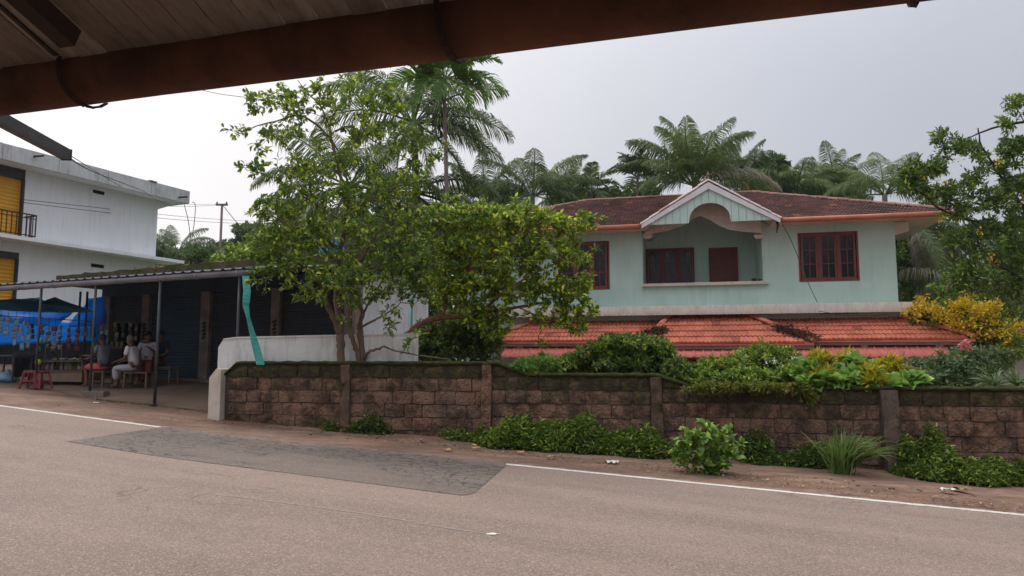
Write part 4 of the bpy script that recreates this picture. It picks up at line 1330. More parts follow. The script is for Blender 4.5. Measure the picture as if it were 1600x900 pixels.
# withered creeper clumps caught in the valleys of the lower roof
MAT_DRY = mat_leaf('dry_creeper', (0.11, 0.06, 0.04), (0.19, 0.11, 0.07), (0.05, 0.03, 0.02), 0.1, 0.8, 0.1)
for pts_, lab in ((((1008, 524), (1022, 521), (1036, 516)), 'withered brown creeper clump lying on the left valley of the red lower roof'), (((1215, 513), (1232, 518), (1252, 524), (1272, 529)), 'withered brown creeper heap lying on the right valley of the red lower roof')):
    Ps = []
    for i in range(700):
        k = random.random() * (len(pts_) - 1); j = int(k); f = k - j
        a_, b_ = pts_[j], pts_[min(j + 1, len(pts_) - 1)]
        px_, py_ = a_[0] + (b_[0] - a_[0]) * f, a_[1] + (b_[1] - a_[1]) * f
        lo, hi = 0.0, BYL
        for _ in range(24):
            mid = (lo + hi) / 2; lx, lz = hp(px_, py_, -mid)
            if lz < by_top - (by_top - zlb) * mid / BYL + 0.08: lo = mid
            else: hi = mid
        dx_, dy_ = random.gauss(0, 0.12), random.gauss(0, 0.10)
        Ps.append((lx + dx_, -mid + dy_, lz + dy_ * 0.3 + abs(random.gauss(0, 0.06))))
    Ps = np.array(Ps); D = rng.normal(0, 1, Ps.shape)
    Rz = np.array(Matrix.Rotation(HA, 3, 'Z'))
    Pw = Ps @ Rz.T + np.array(tuple(HO))
    o = link_mesh('dry_creeper', leaf_mesh(Pw, D, rng.uniform(0.08, 0.2, len(Ps)), rng.uniform(0.02, 0.06, len(Ps))), MAT_DRY)
    tag(o, lab, 'dried creeper')

# ------------------------------------------------------------------ closed shops with a canopy
SA = -math.atan(0.44)
SO = at(388, 430, 15.1); 
def sline_y(x): return SO.y - 0.44 * (x - SO.x)
SO = Vector((SO.x, SO.y, 0))
def sp(px, py, d=0.0): return frame_hit(px, py, SO, SA, d)
def sw(lx, d, z):
    return Vector((SO.x + lx * math.cos(SA) - d * math.sin(SA), SO.y + lx * math.sin(SA) + d * math.cos(SA), z))
szg = sp(200, 438)[1]
MAT_GALV = mat_basic('grey_pvc_gutter', (0.20, 0.19, 0.195), (0.13, 0.125, 0.13), 2.5, 0.55, 0.35, streak=0.5, streak_col=(0.06, 0.06, 0.06))
MAT_STEEL = mat_basic('dull_steel', (0.060, 0.066, 0.078), (0.040, 0.042, 0.046), 5, 0.6, 0.3, metal=0.2)
MAT_SHEET = mat_basic('old_roof_sheet', (0.13, 0.14, 0.17), (0.06, 0.065, 0.08), 1.5, 0.6, 0.3, streak=0.4)
MAT_NAVY = mat_basic('navy_shutter', (0.022, 0.030, 0.042), (0.016, 0.021, 0.030), 1.5, 0.55, 0.3, bump=0.1, streak=0.2, streak_col=(0.07, 0.06, 0.05))
MAT_BLUEDOOR = mat_basic('blue_shutter', (0.018, 0.048, 0.075), (0.014, 0.036, 0.058), 1.2, 0.55, 0.3, bump=0.1, streak=0.3, streak_col=(0.06, 0.06, 0.06))
MAT_CONC = mat_basic('dirty_concrete', (0.22, 0.18, 0.15), (0.13, 0.105, 0.09), 3, 0.9, 0.15, bump=0.3, streak=0.7, streak_col=(0.05, 0.04, 0.035))
MAT_LINTEL = mat_basic('blue_lintel', (0.035, 0.06, 0.085), (0.03, 0.045, 0.065), 1.2, 0.8, 0.2, streak=0.4)
canopy = thing('shop_canopy', tuple(SO), 'long low canopy of roof sheets with a grey gutter in front of the closed shops', 'canopy', SA)
CXL = -17.0
mb = MB(); mb.tube([(CXL, 0, szg), (0.0, 0, szg)], 0.075, 12); mb.build('gutter', MAT_GALV, canopy, smooth=True)
for i in range(14):
    x = -0.3 - i * 1.22
    MB().tube([(x, 0, szg), (x + 0.05, 0, szg)], 0.084, 12).build('pipe_joint', MAT_GALV, canopy)
CD = 3.0
rise = 0.42
n_ = int(17.4 / 0.05); P = []
for i in range(n_ + 1):
    x = CXL + i * 0.05; k = i % 6
    h = 0.035 if k in (2, 3) else 0.0
    cd_ = CD if x > -8.9 else 1.15
    P += [(x, -0.07, szg + 0.085 + h), (x, cd_, szg + 0.085 + rise * cd_ / CD + h)]
a = np.arange(n_) * 2
o = link_mesh('roof_sheet', np_mesh(np.array(P), np.stack([a, a + 2, a + 3, a + 1], 1)), MAT_SHEET, canopy)
s_ = o.modifiers.new('solid', 'SOLIDIFY'); s_.thickness = 0.006
for i in range(6):
    y = 0.1 + i * 0.55
    CXL_ = CXL if y < 1.2 else -8.9
    MB().bar((CXL_, y, szg + 0.05 + rise * y / CD), (0.2, y, szg + 0.05 + rise * y / CD), 0.04, 0.04).build('purlin', MAT_STEEL, canopy)
for i in range(9):
    x = -0.2 - i * 2.0
    cd_ = CD if x > -8.9 else 1.15
    MB().bar((x, 0.0, szg + 0.0), (x, cd_, szg + rise * cd_ / CD), 0.05, 0.05).build('rafter', MAT_STEEL, canopy)
# forecourt
E1 = gnd(337, 650); E2 = gnd(150, 628); E3 = gnd(60, 609); E4 = gnd(-60, 600)
def plat_z(p, back): return g(p.x) + 0.10 + 0.13 * back
mb = MB(); fr_pts = []
edge = [E1 + Vector((0.6, -0.15, 0)), E1, E1.lerp(E2, 0.33), E1.lerp(E2, 0.66), E2, E3, E4, E4 + Vector((-6, 1.0, 0))]
NB = 8
vs = []
rows_ = []
for i, e in enumerate(edge):
    nrm = Vector((-math.sin(SA), math.cos(SA), 0))
    row = [len(vs)]; vs.append((e.x, e.y - 0.03, g(e.x) - 0.2))
    for j in range(NB + 1):
        t = 6.0 * j / NB
        p = e + nrm * t
        zz = g(e.x) + (0.10 if i < 4 else 0.07) + min(t, 3.2) * 0.11
        row.append(len(vs)); vs.append((p.x, p.y, zz + (0.015 * fbm(p.x, p.y, 1.4) if j else 0)))
    rows_.append(row)
fs = []
for a_, b_ in zip(rows_[:-1], rows_[1:]):
    for k in range(len(a_) - 1): fs.append((a_[k], b_[k], b_[k + 1], a_[k + 1]))
MAT_FORE = mat_basic('trodden_forecourt', (0.185, 0.125, 0.092), (0.125, 0.083, 0.060), 1.3, 0.92, 0.15, bump=0.5, fine=30)
o = mb.add(vs, fs).build('forecourt', MAT_FORE); tag(o, kind='structure')
def fore_z(x, y):
    """height of the forecourt at a world point"""
    best = None
    for a_, b_ in zip(edge[:-1], edge[1:]):
        nrm = Vector((-math.sin(SA), math.cos(SA), 0)); d = b_ - a_
        # solve a + d*s + n*t = p
        det = d.x * nrm.y - d.y * nrm.x
        s = ((x - a_.x) * nrm.y - (y - a_.y) * nrm.x) / det
        t = (d.x * (y - a_.y) - d.y * (x - a_.x)) / det
        if -0.02 <= s <= 1.02 and t >= -0.3:
            ex = a_.x + d.x * s
            return g(ex) + 0.09 + min(max(t, 0), 3.2) * 0.11
    return g(x) + 0.09
# posts: single steel tubes standing on their own
def stand(px, d):
    lx, _ = sp(px, 600, d); return lx
post_px = [(55, 609, 'thin dark steel canopy post behind the pair of red stools'), (141, 618, 'thin steel canopy post standing on a small concrete block'), (243, 632, 'blue grey steel canopy post standing alone in the middle of the forecourt'), (368, 560, 'steel canopy post rising behind the white low wall')]
for px_, py_, lab in post_px:
    lx = stand(px_, 0.0); p = sw(lx, 0.0, 0)
    z0 = fore_z(p.x, p.y) if px_ != 368 else 0.4
    t = thing('canopy_post', (p.x, p.y, z0), lab, 'post', group='steel posts holding up the shop canopy')
    MB().tube([(0, 0, -0.02), (0, 0, szg - 0.07 - z0)], 0.030 if px_ != 243 else 0.036, 10).build('tube', MAT_STEEL, t, smooth=True)
    if px_ == 141:
        MB().box(-0.10, 0.42, -0.16, 0.12, -0.14, 0.10).build('footing', MAT_CONC, t)
    else:
        MB().box(-0.07, 0.07, -0.07, 0.07, -0.01, 0.012).build('base_plate', MAT_STEEL, t)
# loose rubble ledge by the footing
# shop row
row = thing('shop_row', tuple(SO), 'single storey row of shops with dark shutters and dirty concrete pillars', 'shops', SA)
SD = 3.0
pil = [(158, 172), (222, 233), (314, 328), (424, 437)]
xend = sp(600, 500, SD)[0]
xend = sp(556, 500, SD)[0]
zlt = sp(320, 457, SD)[1]; zbt = sp(320, 582, SD)[1]
px_x = [(sp(a_, 500, SD)[0], sp(b_, 500, SD)[0]) for a_, b_ in pil]
xl = px_x[0][0]
ztopr = sp(230, 424, SD + 0.2)[1]
for x0, x1 in px_x + [(xend - 0.35, xend)]:
    MB().box(x0, x1, SD - 0.03, SD + 0.25, 0.2, zlt + 0.02).build('pillar', MAT_CONC, row)
MB().box(xl, xend, SD - 0.02, SD + 0.25, zlt + 0.021, szg + 0.36).build('lintel', MAT_LINTEL, row)
MB().box(px_x[0][1] - 0.3, xend, SD - 0.30, SD + 0.30, 0.2, zbt - 0.18).build('plinth', MAT_CONC, row)
def shutter(x0, x1, z0, z1, mat):
    P = []; nz_ = int((z1 - z0) / 0.02)
    for i in range(nz_ + 1):
        z = z0 + (z1 - z0) * i / nz_; y = SD + 0.08 + 0.014 * math.sin(z * 2 * math.pi / 0.085)
        P += [(x0, y, z), (x1, y, z)]
    a = np.arange(nz_) * 2
    o = link_mesh('shutter', np_mesh(np.array(P), np.stack([a, a + 1, a + 3, a + 2], 1), True), mat, row)
    MB().box(x0, x1, SD + 0.05, SD + 0.10, z0 - 0.05, z0 + 0.01).build('bottom_rail', MAT_STEEL, o)
    return o
bays = [(px_x[i][1] + 0.005, px_x[i + 1][0] - 0.005) for i in range(3)] + [(px_x[3][1] + 0.005, xend - 0.36)]
shutter(bays[0][0], bays[0][1], sp(200, 502, SD)[1], zlt + 0.02, MAT_NAVY)
shutter(bays[1][0], bays[1][1], zbt - 0.17, zlt + 0.02, MAT_BLUEDOOR)
shutter(bays[2][0], bays[2][1], zbt - 0.12, zlt + 0.02, MAT_NAVY)
shutter(bays[3][0], bays[3][1], zbt - 0.12, zlt + 0.02, MAT_NAVY)
# lock fittings on the pillars
for i in (1, 2, 3):
    xm = (px_x[i][0] + px_x[i][1]) / 2; z_ = zbt + (zlt - zbt) * 0.52
    for k in range(5):
        MB().bar((xm - 0.03 + 0.02 * (k % 2), SD - 0.06, z_ - 0.22 + 0.1 * k), (xm + 0.06, SD - 0.05, z_ - 0.18 + 0.1 * k), 0.05, 0.06).build('lock_fitting', MAT_IRON, row)
# body behind and end walls
BYD = 6.5
mb = MB(); mb.box(xl, xl + 0.2, SD + 0.26, BYD, 0.2, ztopr - 0.3); mb.box(xl + 0.2, xend - 0.2, BYD - 0.2, BYD, 0.2, ztopr - 0.3); mb.box(xl + 0.2, px_x[1][0], SD + 1.6, SD + 1.7, 0.4, zlt + 0.3)
mb.build('inner_wall', MAT_LINTEL, row)
mb = MB(); mb.box(xend - 0.2, xend + 0.02, SD + 0.26, BYD, 0.2, ztopr - 0.2)
mb.build('end_wall', mossy('white_end_wall', (0.62, 0.62, 0.63), (0.55, 0.55, 0.56), -0.25, (0.3, 0.3, 0.28), 2), row)
MAT_MOSSROOF = mossy('mossy_roof_edge', (0.075, 0.062, 0.05), (0.11, 0.08, 0.055), 0.35, (0.075, 0.08, 0.02), 1.5)
rxl_ = sp(105, 432, SD + 0.2)[0]
rough_top = []
nn_ = 60
for i in range(nn_ + 1):
    x = rxl_ + (xend + 0.3 - rxl_) * i / nn_
    rough_top.append((x, ztopr + 0.05 * mnoise.fractal(Vector((x * 2, 0, 0)), 1, 2, 3) + 0.10 * (i / nn_)))
MB().prism([(rxl_, ztopr - 0.32), (xend + 0.3, ztopr - 0.32)] + rough_top[::-1], SD - 0.15, SD + 0.12).build('parapet', MAT_MOSSROOF, row)
MB().box(rxl_, xend + 0.3, SD + 0.121, BYD + 0.3, ztopr - 0.30, ztopr - 0.10).build('roof_slab', MAT_MOSSROOF, row)
# red tile pieces piled on the roof
rt = []
for i in range(70):
    M = Matrix.Translation((rxl_ + 1.5 + random.random() * (xend - rxl_ - 2.0), SD + 0.25 + random.random() * 0.5, ztopr + 0.02 + random.random() * 0.10)) @ Matrix.Rotation(random.uniform(-1, 1), 4, 'Z') @ Matrix.Rotation(random.uniform(-0.5, 0.5), 4, 'X') @ Matrix.Scale(0.8, 4)
    rt.append(M)
MAT_BRICKRED = mat_tile('broken_tile', (0.20, 0.09, 0.06), (0.28, 0.12, 0.08), (0.09, 0.05, 0.04), (0.3, 0.15, 0.1), 0.1)
o = link_mesh('broken_tiles', joined(rt, me_old), MAT_BRICKRED); o.parent = row; o['kind'] = 'stuff'

# teal strip hanging twisted from the canopy end
MAT_TEAL = mat_basic('teal_plastic', (0.012, 0.25, 0.20), (0.02, 0.14, 0.12), 9, 0.6, 0.3, bump=0.6)
pts_t = [(384, 431, 0.0), (386, 455, 0.2), (384, 478, 1.1), (388, 496, 1.5), (394, 520, 1.2), (401, 545, 0.6), (407, 570, 0.3)]
vs = []; fs = []
for i in range(25):
    f = i / 24 * (len(pts_t) - 1); k = min(int(f), len(pts_t) - 2); t = f - k
    px_ = pts_t[k][0] * (1 - t) + pts_t[k + 1][0] * t; py_ = pts_t[k][1] * (1 - t) + pts_t[k + 1][1] * t; tw = pts_t[k][2] * (1 - t) + pts_t[k + 1][2] * t
    p = at(px_, py_, 14.9 - 1.25 * i / 24)
    w_ = 0.075
    ax = Vector((math.cos(tw), math.sin(tw), 0)) * w_; nrm = Vector((-math.sin(tw), math.cos(tw), 0)) * 0.006
    vs += [tuple(p - ax - nrm), tuple(p + ax - nrm), tuple(p + ax + nrm), tuple(p - ax + nrm)]
for i in range(24):
    for k in range(4):
        k2 = (k + 1) % 4; fs.append((i * 4 + k, i * 4 + k2, (i + 1) * 4 + k2, (i + 1) * 4 + k))
o = MB().add(vs, fs).build('hanging_strip', MAT_TEAL, smooth=False)
tag(o, 'teal plastic strip hanging twisted from the canopy end down to the wall', 'plastic strip')
# thin green pipe by the white end wall
gp_ = thing('drain_pipe', tuple(gnd(642, 600)), 'thin green drain pipe standing by the white shop end wall behind the tree', 'pipe')
pp0 = at(642, 570, 16.2); pp1 = at(642, 470, 16.2)
gp_.location = (pp0.x, pp0.y, 0.2)
MB().tube([(0, 0, 0), (0, 0, pp1.z - 0.2)], 0.03, 8).build('pipe', MAT_TEAL, gp_, smooth=True)
MB().tube([(0, 0, pp1.z - 0.3), (0.02, 0, pp1.z - 0.1)], 0.04, 8).build('elbow', MAT_TEAL, gp_, smooth=True)

# ------------------------------------------------------------------ white building on the left
BO = at(243, 400, 35.0); BO = Vector((BO.x, 35.0, 0))
BA = math.atan2(0.912, 0.41)
def bp(px, py, d=0.0): return frame_hit(px, py, BO, BA, d)
wb = thing('white_building', tuple(BO), 'white flat roofed building with yellow roller shutters and a black balcony railing', 'building', BA)
MAT_WB = mat_basic('white_emulsion', (0.80, 0.80, 0.81), (0.74, 0.74, 0.75), 0.6, 0.75, 0.25, bump=0.05, streak=0.5, streak_col=(0.40, 0.40, 0.39))
MAT_WBP = mat_basic('stained_parapet', (0.60, 0.60, 0.59), (0.45, 0.45, 0.44), 1.0, 0.85, 0.2, bump=0.1, streak=1.0, streak_col=(0.07, 0.065, 0.06))
MAT_YEL = mat_basic('yellow_shutter', (0.72, 0.36, 0.025), (0.62, 0.30, 0.02), 1.2, 0.5, 0.35, bump=0.05)
ptop = bp(296, 299.5, -0.9)[1]; pbot = bp(296, 318, -0.9)[1]; pxe = bp(296, 310, -0.9)[0]
s1b = bp(288, 412, -0.9)[1]; s1t = bp(288, 408, -0.9)[1]; s1e = bp(288, 410, -0.9)[0]
sh1x = bp(37, 320)[0]; sh1t = bp(37, 265)[1]; 
sh2x = bp(28, 430)[0]; sh2t = bp(28, 395)[1]
XN = -26.0
fl1 = s1b + 0.02
mb = MB()
mb.box(sh1x, 0, 0, 0.25, s1t, pbot)          # upper blank wall
mb.box(sh2x, 0, 0, 0.25, -0.5, s1b)
mb.box(sh1x - 3.2, sh1x, 0, 0.25, sh1t, pbot); mb.box(XN, sh1x - 3.2, 0, 0.25, s1t, pbot)
mb.box(sh2x - 3.2, sh2x, 0, 0.25, sh2t, s1b); mb.box(XN, sh2x - 3.2, 0, 0.25, -0.5, s1b)
mb.box(-0.25, 0, 0.25, 12, -0.5, pbot)
mb.build('wall', MAT_WB, wb)
MB().box(XN, -0.26, 0.9, 1.0, -0.5, pbot).build('inner_wall', MAT_LINTEL, wb)
mb = MB(); mb.box(XN, pxe, -0.9, 12, pbot + 0.001, pbot + 0.15); mb.build('roof_slab', MAT_WB, wb)
n_p = 12; pl = (pxe - XN) / n_p
for i in range(n_p):
    MB().box(XN + i * pl + 0.012, XN + (i + 1) * pl - 0.012, -0.93, -0.80, pbot - 0.02, ptop + (0.01 if i % 2 else 0)).build('parapet_panel', MAT_WBP, wb)
MB().box(pxe - 0.13, pxe, -0.79, 12, pbot - 0.02, ptop).build('parapet_end', MAT_WBP, wb)
MB().box(XN, pxe - 0.14, -0.805, -0.79, pbot, ptop - 0.02).build('parapet_core', MAT_WBP, wb)
MB().box(bp(232, 322, -0.93)[0], bp(243, 322, -0.93)[0], -0.98, -0.70, ptop + 0.012, ptop + 0.06).build('parapet_cap', MAT_CONC, wb)
# haunch under the slab at the far corner
MB().prism([(-0.001, pbot - 0.45), (pxe - 0.45, pbot - 0.14), (pxe - 0.45, pbot), (-0.001, pbot)], 0.0, 0.22).build('corner_beam', MAT_WB, wb)
mb = MB(); mb.box(XN, s1e, -0.9, -0.002, s1b + 0.0, s1t + 0.02); mb.box(0.002, s1e, -0.0019, 0.4, s1b, s1t + 0.02); mb.build('floor_slab', MAT_WB, wb)
def roll(x0, x1, z0, z1):
    P = []; nz_ = int((z1 - z0) / 0.025)
    for i in range(nz_ + 1):
        z = z0 + (z1 - z0) * i / nz_; y = 0.16 + 0.03 * abs(math.sin(z * math.pi / 0.16))
        P += [(x0, y, z), (x1, y, z)]
    a = np.arange(nz_) * 2
    return link_mesh('shutter', np_mesh(np.array(P), np.stack([a, a + 1, a + 3, a + 2], 1)), MAT_YEL, wb)
roll(sh1x - 3.2, sh1x - 0.06, s1t + 0.02, bp(37, 279)[1] - 0.05)
roll(sh2x - 3.2, sh2x - 0.06, 0.2, bp(28, 405)[1])
for sx, st, sb in ((sh1x, sh1t, bp(37, 279)[1] - 0.05), (sh2x, sh2t, bp(28, 405)[1])):
    mb = MB(); mb.box(sx - 3.2, sx - 0.001, 0.02, 0.24, sb, st - 0.001); mb.build('shutter_box', MAT_DGREY, wb)
    MB().box(sx - 0.07, sx - 0.002, -0.01, 0.14, (s1t if sx == sh1x else 0.2) + 0.03, sb).build('shutter_rail', MAT_DGREY, wb)
# railing
rx1 = bp(56, 350, -0.82)[0]; rt_ = bp(56, 337, -0.82)[1]; rb_ = s1t + 0.06
rail = thing('railing', tuple(BO), '', 'railing')
bpy.data.objects.remove(rail)
mb = MB(); mb.bar((rx1 - 4, -0.82, rt_), (rx1, -0.82, rt_), 0.05, 0.05); mb.bar((rx1, -0.82, rt_), (rx1, -0.06, rt_), 0.05, 0.05); mb.bar((rx1 - 4, -0.82, rb_ + 0.05), (rx1, -0.82, rb_ + 0.05), 0.035, 0.035); mb.bar((rx1, -0.82, rb_ + 0.05), (rx1, -0.06, rb_ + 0.05), 0.035, 0.035)
mb.bar((rx1 - 4, -0.82, rt_ - 0.16), (rx1, -0.82, rt_ - 0.16), 0.03, 0.03)
rl = mb.build('railing', MAT_IRON, wb)
for i in range(22):
    x = rx1 - 0.19 * i
    MB().bar((x, -0.82, rb_), (x, -0.82, rt_), 0.05 if i % 9 == 0 else 0.028, 0.03).build('baluster', MAT_IRON, rl)
for i in range(1, 4):
    y = -0.82 + 0.2 * i
    MB().bar((rx1, y, rb_), (rx1, y, rt_), 0.028, 0.03).build('baluster', MAT_IRON, rl)
for (a_, b_, c_) in ((145, 163, 300.5), (142, 162, 415.5)):
    x0, x1 = bp(a_, c_)[0], bp(b_, c_)[0]; z = bp((a_ + b_) / 2, c_)[1]
    MB().box(x0, x1, -0.012, 0.01, z - 0.08, z + 0.08).build('vent', MAT_BLACK, wb)
for px_, py_ in ((55, 244), (281, 308)):
    x, z = bp(px_, py_, -1.0)
    MB().tube([(x, -0.9, z), (x + 0.05, -1.45, z - 0.02)], 0.045, 8).build('spout', MAT_IRON, wb)

# ------------------------------------------------------------------ utility pole and wires
MAT_POLE = mat_basic('pole_steel', (0.16, 0.11, 0.10), (0.11, 0.08, 0.075), 4, 0.8, 0.2)
MAT_WIRE = mat_basic('cable', (0.05, 0.05, 0.055), None, 4, 0.6, 0.3)
PY = 62.0
ptp = at(347, 319, PY)
pole = thing('utility_pole', (ptp.x, ptp.y, 0.0), 'distant rusty utility pole standing beyond the shop roof', 'utility pole')
MB().tube([(0, 0, -1), (0, 0, ptp.z)], [0.15, 0.10], 8).build('shaft', MAT_POLE, pole, smooth=True)
MB().bar((-0.55, 0, ptp.z - 0.05), (0.5, 0, ptp.z - 0.05), 0.16, 0.16).build('cross_arm', MAT_POLE, pole)
for x in (-0.45, 0.4):
    MB().tube([(x, 0, ptp.z), (x, 0, ptp.z + 0.22)], [0.09, 0.05], 8).build('insulator', MAT_POLE, pole)
def wire(name, pts, r, lab, sub=10):
    ps = []
    w3 = [at(*p) for p in pts]
    ps = jit_limb(w3, 0.0, sub)
    o = MB().tube(ps, r, 5, cap=True).build(name, MAT_WIRE, smooth=True)
    tag(o, lab, 'wire')
wire('power_line', [(-40, 143, 11), (15, 181, 14), (110, 243, 22), (200, 297, 34), (260, 322, 46), (347, 320, 62)], 0.014, 'upper power line sagging from the top left to the distant pole')
wire('power_line', [(104, 244, 7), (150, 270, 12), (220, 297, 20), (270, 318, 34), (347, 319.5, 61.8)], 0.010, 'dark cable leaving the grey bar and crossing the white building parapet')
wire('telephone_wire', [(37, 312, 26), (140, 323, 31), (240, 334, 37), (330, 342, 48), (420, 347, 64)], 0.013, 'upper of the two thin wires crossing the white wall')
wire('telephone_wire', [(37, 316.5, 26), (140, 329, 31), (240, 340, 37), (330, 347, 48), (420, 351, 64)], 0.013, 'lower of the two thin wires crossing the white wall')
wire('guy_wire', [(349, 322, 62), (372, 350, 63), (395, 374, 64)], 0.03, 'stay wire running down right from the distant pole')
wire('slack_cable', [(288, 320, 42), (294, 344, 42), (298, 372, 42)], 0.022, 'left slack cable hanging below the parapet corner')
wire('slack_cable', [(300, 316, 42), (305, 320, 42), (304, 344, 42), (300, 372, 42)], 0.022, 'right slack cable looping below the parapet corner')
wire('power_line', [(300, 137, 13.2), (345, 147, 13.3), (430, 160, 13.5), (520, 190, 14.2), (600, 240, 16)], 0.006, 'thin service wire passing through the crown of the left tree')
wire('service_cable', [(1222, 349, 22.2), (1238, 380, 22.8), (1262, 440, 22.4), (1277, 472, 21.9)], 0.012, 'thin cable hanging down the green wall left of the right window')
wire('service_cable', [(1279, 486, 21.9), (1320, 492, 22.4), (1370, 493, 22.3), (1404, 488, 22.3)], 0.010, 'thin cable sagging under the sunshade on the right')

# ------------------------------------------------------------------ people
MAT_SKIN = mat_basic('brown_skin', (0.14, 0.065, 0.04), (0.11, 0.05, 0.032), 6, 0.55, 0.3, bump=0.05)
MAT_HAIR = mat_basic('black_hair', (0.012, 0.010, 0.010), None, 20, 0.6, 0.3)
MAT_GREYHAIR = mat_basic('grey_hair', (0.12, 0.11, 0.105), None, 20, 0.7, 0.3)
def cloth(name, c, fold=0.5): return mat_basic(name, c, tuple(x * 0.8 for x in c), 5, 0.85, 0.15, bump=fold, fine=14, space='World')
def skin_obj(name, vs, es, rs, mat, parent, root=0, sub=1):
    me = bpy.data.meshes.new(name); me.from_pydata([tuple(v) for v in vs], es, [])
    o = bpy.data.objects.new(name, me); COL.objects.link(o); o.parent = parent
    o.modifiers.new('skin', 'SKIN')
    if len(me.skin_vertices) == 0:
        bpy.context.view_layer.update()
    sv = me.skin_vertices[0].data
    for i, r in enumerate(rs):
        sv[i].radius = r if isinstance(r, tuple) else (r, r)
        sv[i].use_root = (i == root)
    s = o.modifiers.new('sub', 'SUBSURF'); s.levels = sub; s.render_levels = sub
    # bake the surface so that it is an ordinary mesh
    dg = bpy.context.evaluated_depsgraph_get()
    new = bpy.data.meshes.new_from_object(o.evaluated_get(dg))
    o.modifiers.clear(); o.data = new
    new.materials.clear(); new.materials.append(mat)
    new.polygons.foreach_set('use_smooth', [True] * len(new.polygons))
    return o
def person(loc, rz, label, shirt, wrap, seat=0.44, lean=0.12, arms='lap', hair=None, long_wrap=True, group=None, headturn=0.0):
    t = thing('person', loc, label, 'person', rz, group)
    S = lambda x, y, z: Vector((x, y, z))
    pel = S(0, 0, seat + 0.10)
    def up(h, x=0.0, y=0.0): return pel + S(math.sin(lean) * h + x, y, math.cos(lean) * h)
    waist, chest, neck, hb, ht = up(0.20), up(0.42), up(0.56), up(0.64, 0.02), up(0.76, 0.035)
    sh = [up(0.50, 0, s * 0.17) for s in (1, -1)]
    if arms == 'lap':
        el = [sh[i] + S(0.04, s * 0.05, -0.27) for i, s in enumerate((1, -1))]
        wr = [el[i] + S(0.23, -s * 0.05, -0.06) for i, s in enumerate((1, -1))]
    elif arms == 'chest':
        el = [sh[i] + S(0.06, s * 0.07, -0.26) for i, s in enumerate((1, -1))]
        wr = [el[0] + S(0.18, -0.14, 0.14), el[1] + S(0.2, 0.08, 0.02)]
    else:
        el = [sh[i] + S(0.12, s * 0.04, -0.24) for i, s in enumerate((1, -1))]
        wr = [el[i] + S(0.24, -s * 0.02, 0.02) for i, s in enumerate((1, -1))]
    hip = [pel + S(0.03, s * 0.095, -0.02) for s in (1, -1)]
    kn = [S(0.43, s * 0.13, seat + 0.10) for s in (1, -1)]
    an = [S(0.44 + 0.06 * (i * 2 - 1), s * 0.12, 0.085) for i, s in enumerate((1, -1))]
    toe = [a + S(0.16, 0.01, -0.055) for a in an]; heel = [a + S(-0.03, 0, -0.045) for a in an]
    vs = [pel, waist, chest, neck, hb, ht]; es = [(0, 1), (1, 2), (2, 3), (3, 4), (4, 5)]
    rs = [(0.13, 0.11), (0.125, 0.10), (0.15, 0.11), 0.052, (0.070, 0.078), (0.068, 0.082)]
    # nose and chin give the head a front
    vs += [hb + S(0.085, 0, 0.03)]; es += [(4, 6)]; rs += [0.018]
    for i in (0, 1):
        b = len(vs)
        vs += [sh[i], el[i], wr[i]]; es += [(2, b), (b, b + 1), (b + 1, b + 2)]; rs += [0.058, 0.040, 0.026]
        d = (wr[i] - el[i]).normalized(); side = d.cross(S(0, 0, 1)).normalized()
        palm = wr[i] + d * 0.06
        p = len(vs); vs.append(palm); es.append((b + 2, p)); rs.append((0.034, 0.016))
        for k, (o_, L) in enumerate(((-0.030, 0.062), (-0.010, 0.072), (0.010, 0.068), (0.030, 0.052))):
            q_ = len(vs); vs += [palm + side * o_ + d * 0.04, palm + side * o_ * 1.15 + d * (0.04 + L * 0.6) + S(0, 0, -0.02), palm + side * o_ * 1.2 + d * (0.03 + L * 0.8) + S(0, 0, -0.045)]
            es += [(p, q_), (q_, q_ + 1), (q_ + 1, q_ + 2)]; rs += [0.010, 0.009, 0.008]
        q_ = len(vs); sd_ = -1 if i == 0 else 1
        vs += [palm - d * 0.03 + side * 0.035 * sd_, palm + side * 0.062 * sd_ + d * 0.015 + S(0, 0, -0.01)]; es += [(p, q_), (q_, q_ + 1)]; rs += [0.011, 0.009]
        h = len(vs)
        vs += [hip[i], kn[i], an[i], toe[i], heel[i]]; es += [(0, h), (h, h + 1), (h + 1, h + 2), (h + 2, h + 3), (h + 2, h + 4)]
        rs += [0.085, 0.058, 0.036, (0.036, 0.022), 0.03]
    body = skin_obj('body', vs, es, rs, MAT_SKIN, t, 0, 1)
    # hair cap: front stays open
    hm = hair or MAT_HAIR
    cen = (hb + ht) / 2 + S(0, 0, 0.035)
    hv = []; hf = []; n1_, n2_ = 12, 6
    for j in range(n2_ + 1):
        ph = math.pi * 0.62 * j / n2_
        for k in range(n1_):
            th = 2 * math.pi * k / n1_
            front = max(0, math.cos(th))
            ph2 = ph * (1 - 0.42 * front)
            hv.append(cen + S(math.sin(ph2) * math.cos(th) * 0.100 - 0.012, math.sin(ph2) * math.sin(th) * 0.084, math.cos(ph2) * 0.108))
    for j in range(n2_):
        for k in range(n1_): hf.append((j * n1_ + k, j * n1_ + (k + 1) % n1_, (j + 1) * n1_ + (k + 1) % n1_, (j + 1) * n1_ + k))
    MB().add(hv, hf).build('hair', hm, t, smooth=True)
    # ears, eyes and mouth
    for s in (1, -1):
        MB().tube([hb + S(0.0, s * 0.075, 0.02), hb + S(-0.005, s * 0.088, 0.05)], [0.012, 0.014], 6).build('ear', MAT_SKIN, t, smooth=True)
        MB().tube([hb + S(0.066, s * 0.030, 0.062), hb + S(0.080, s * 0.030, 0.062)], [0.012, 0.007], 6).build('eye', MAT_HAIR, t)
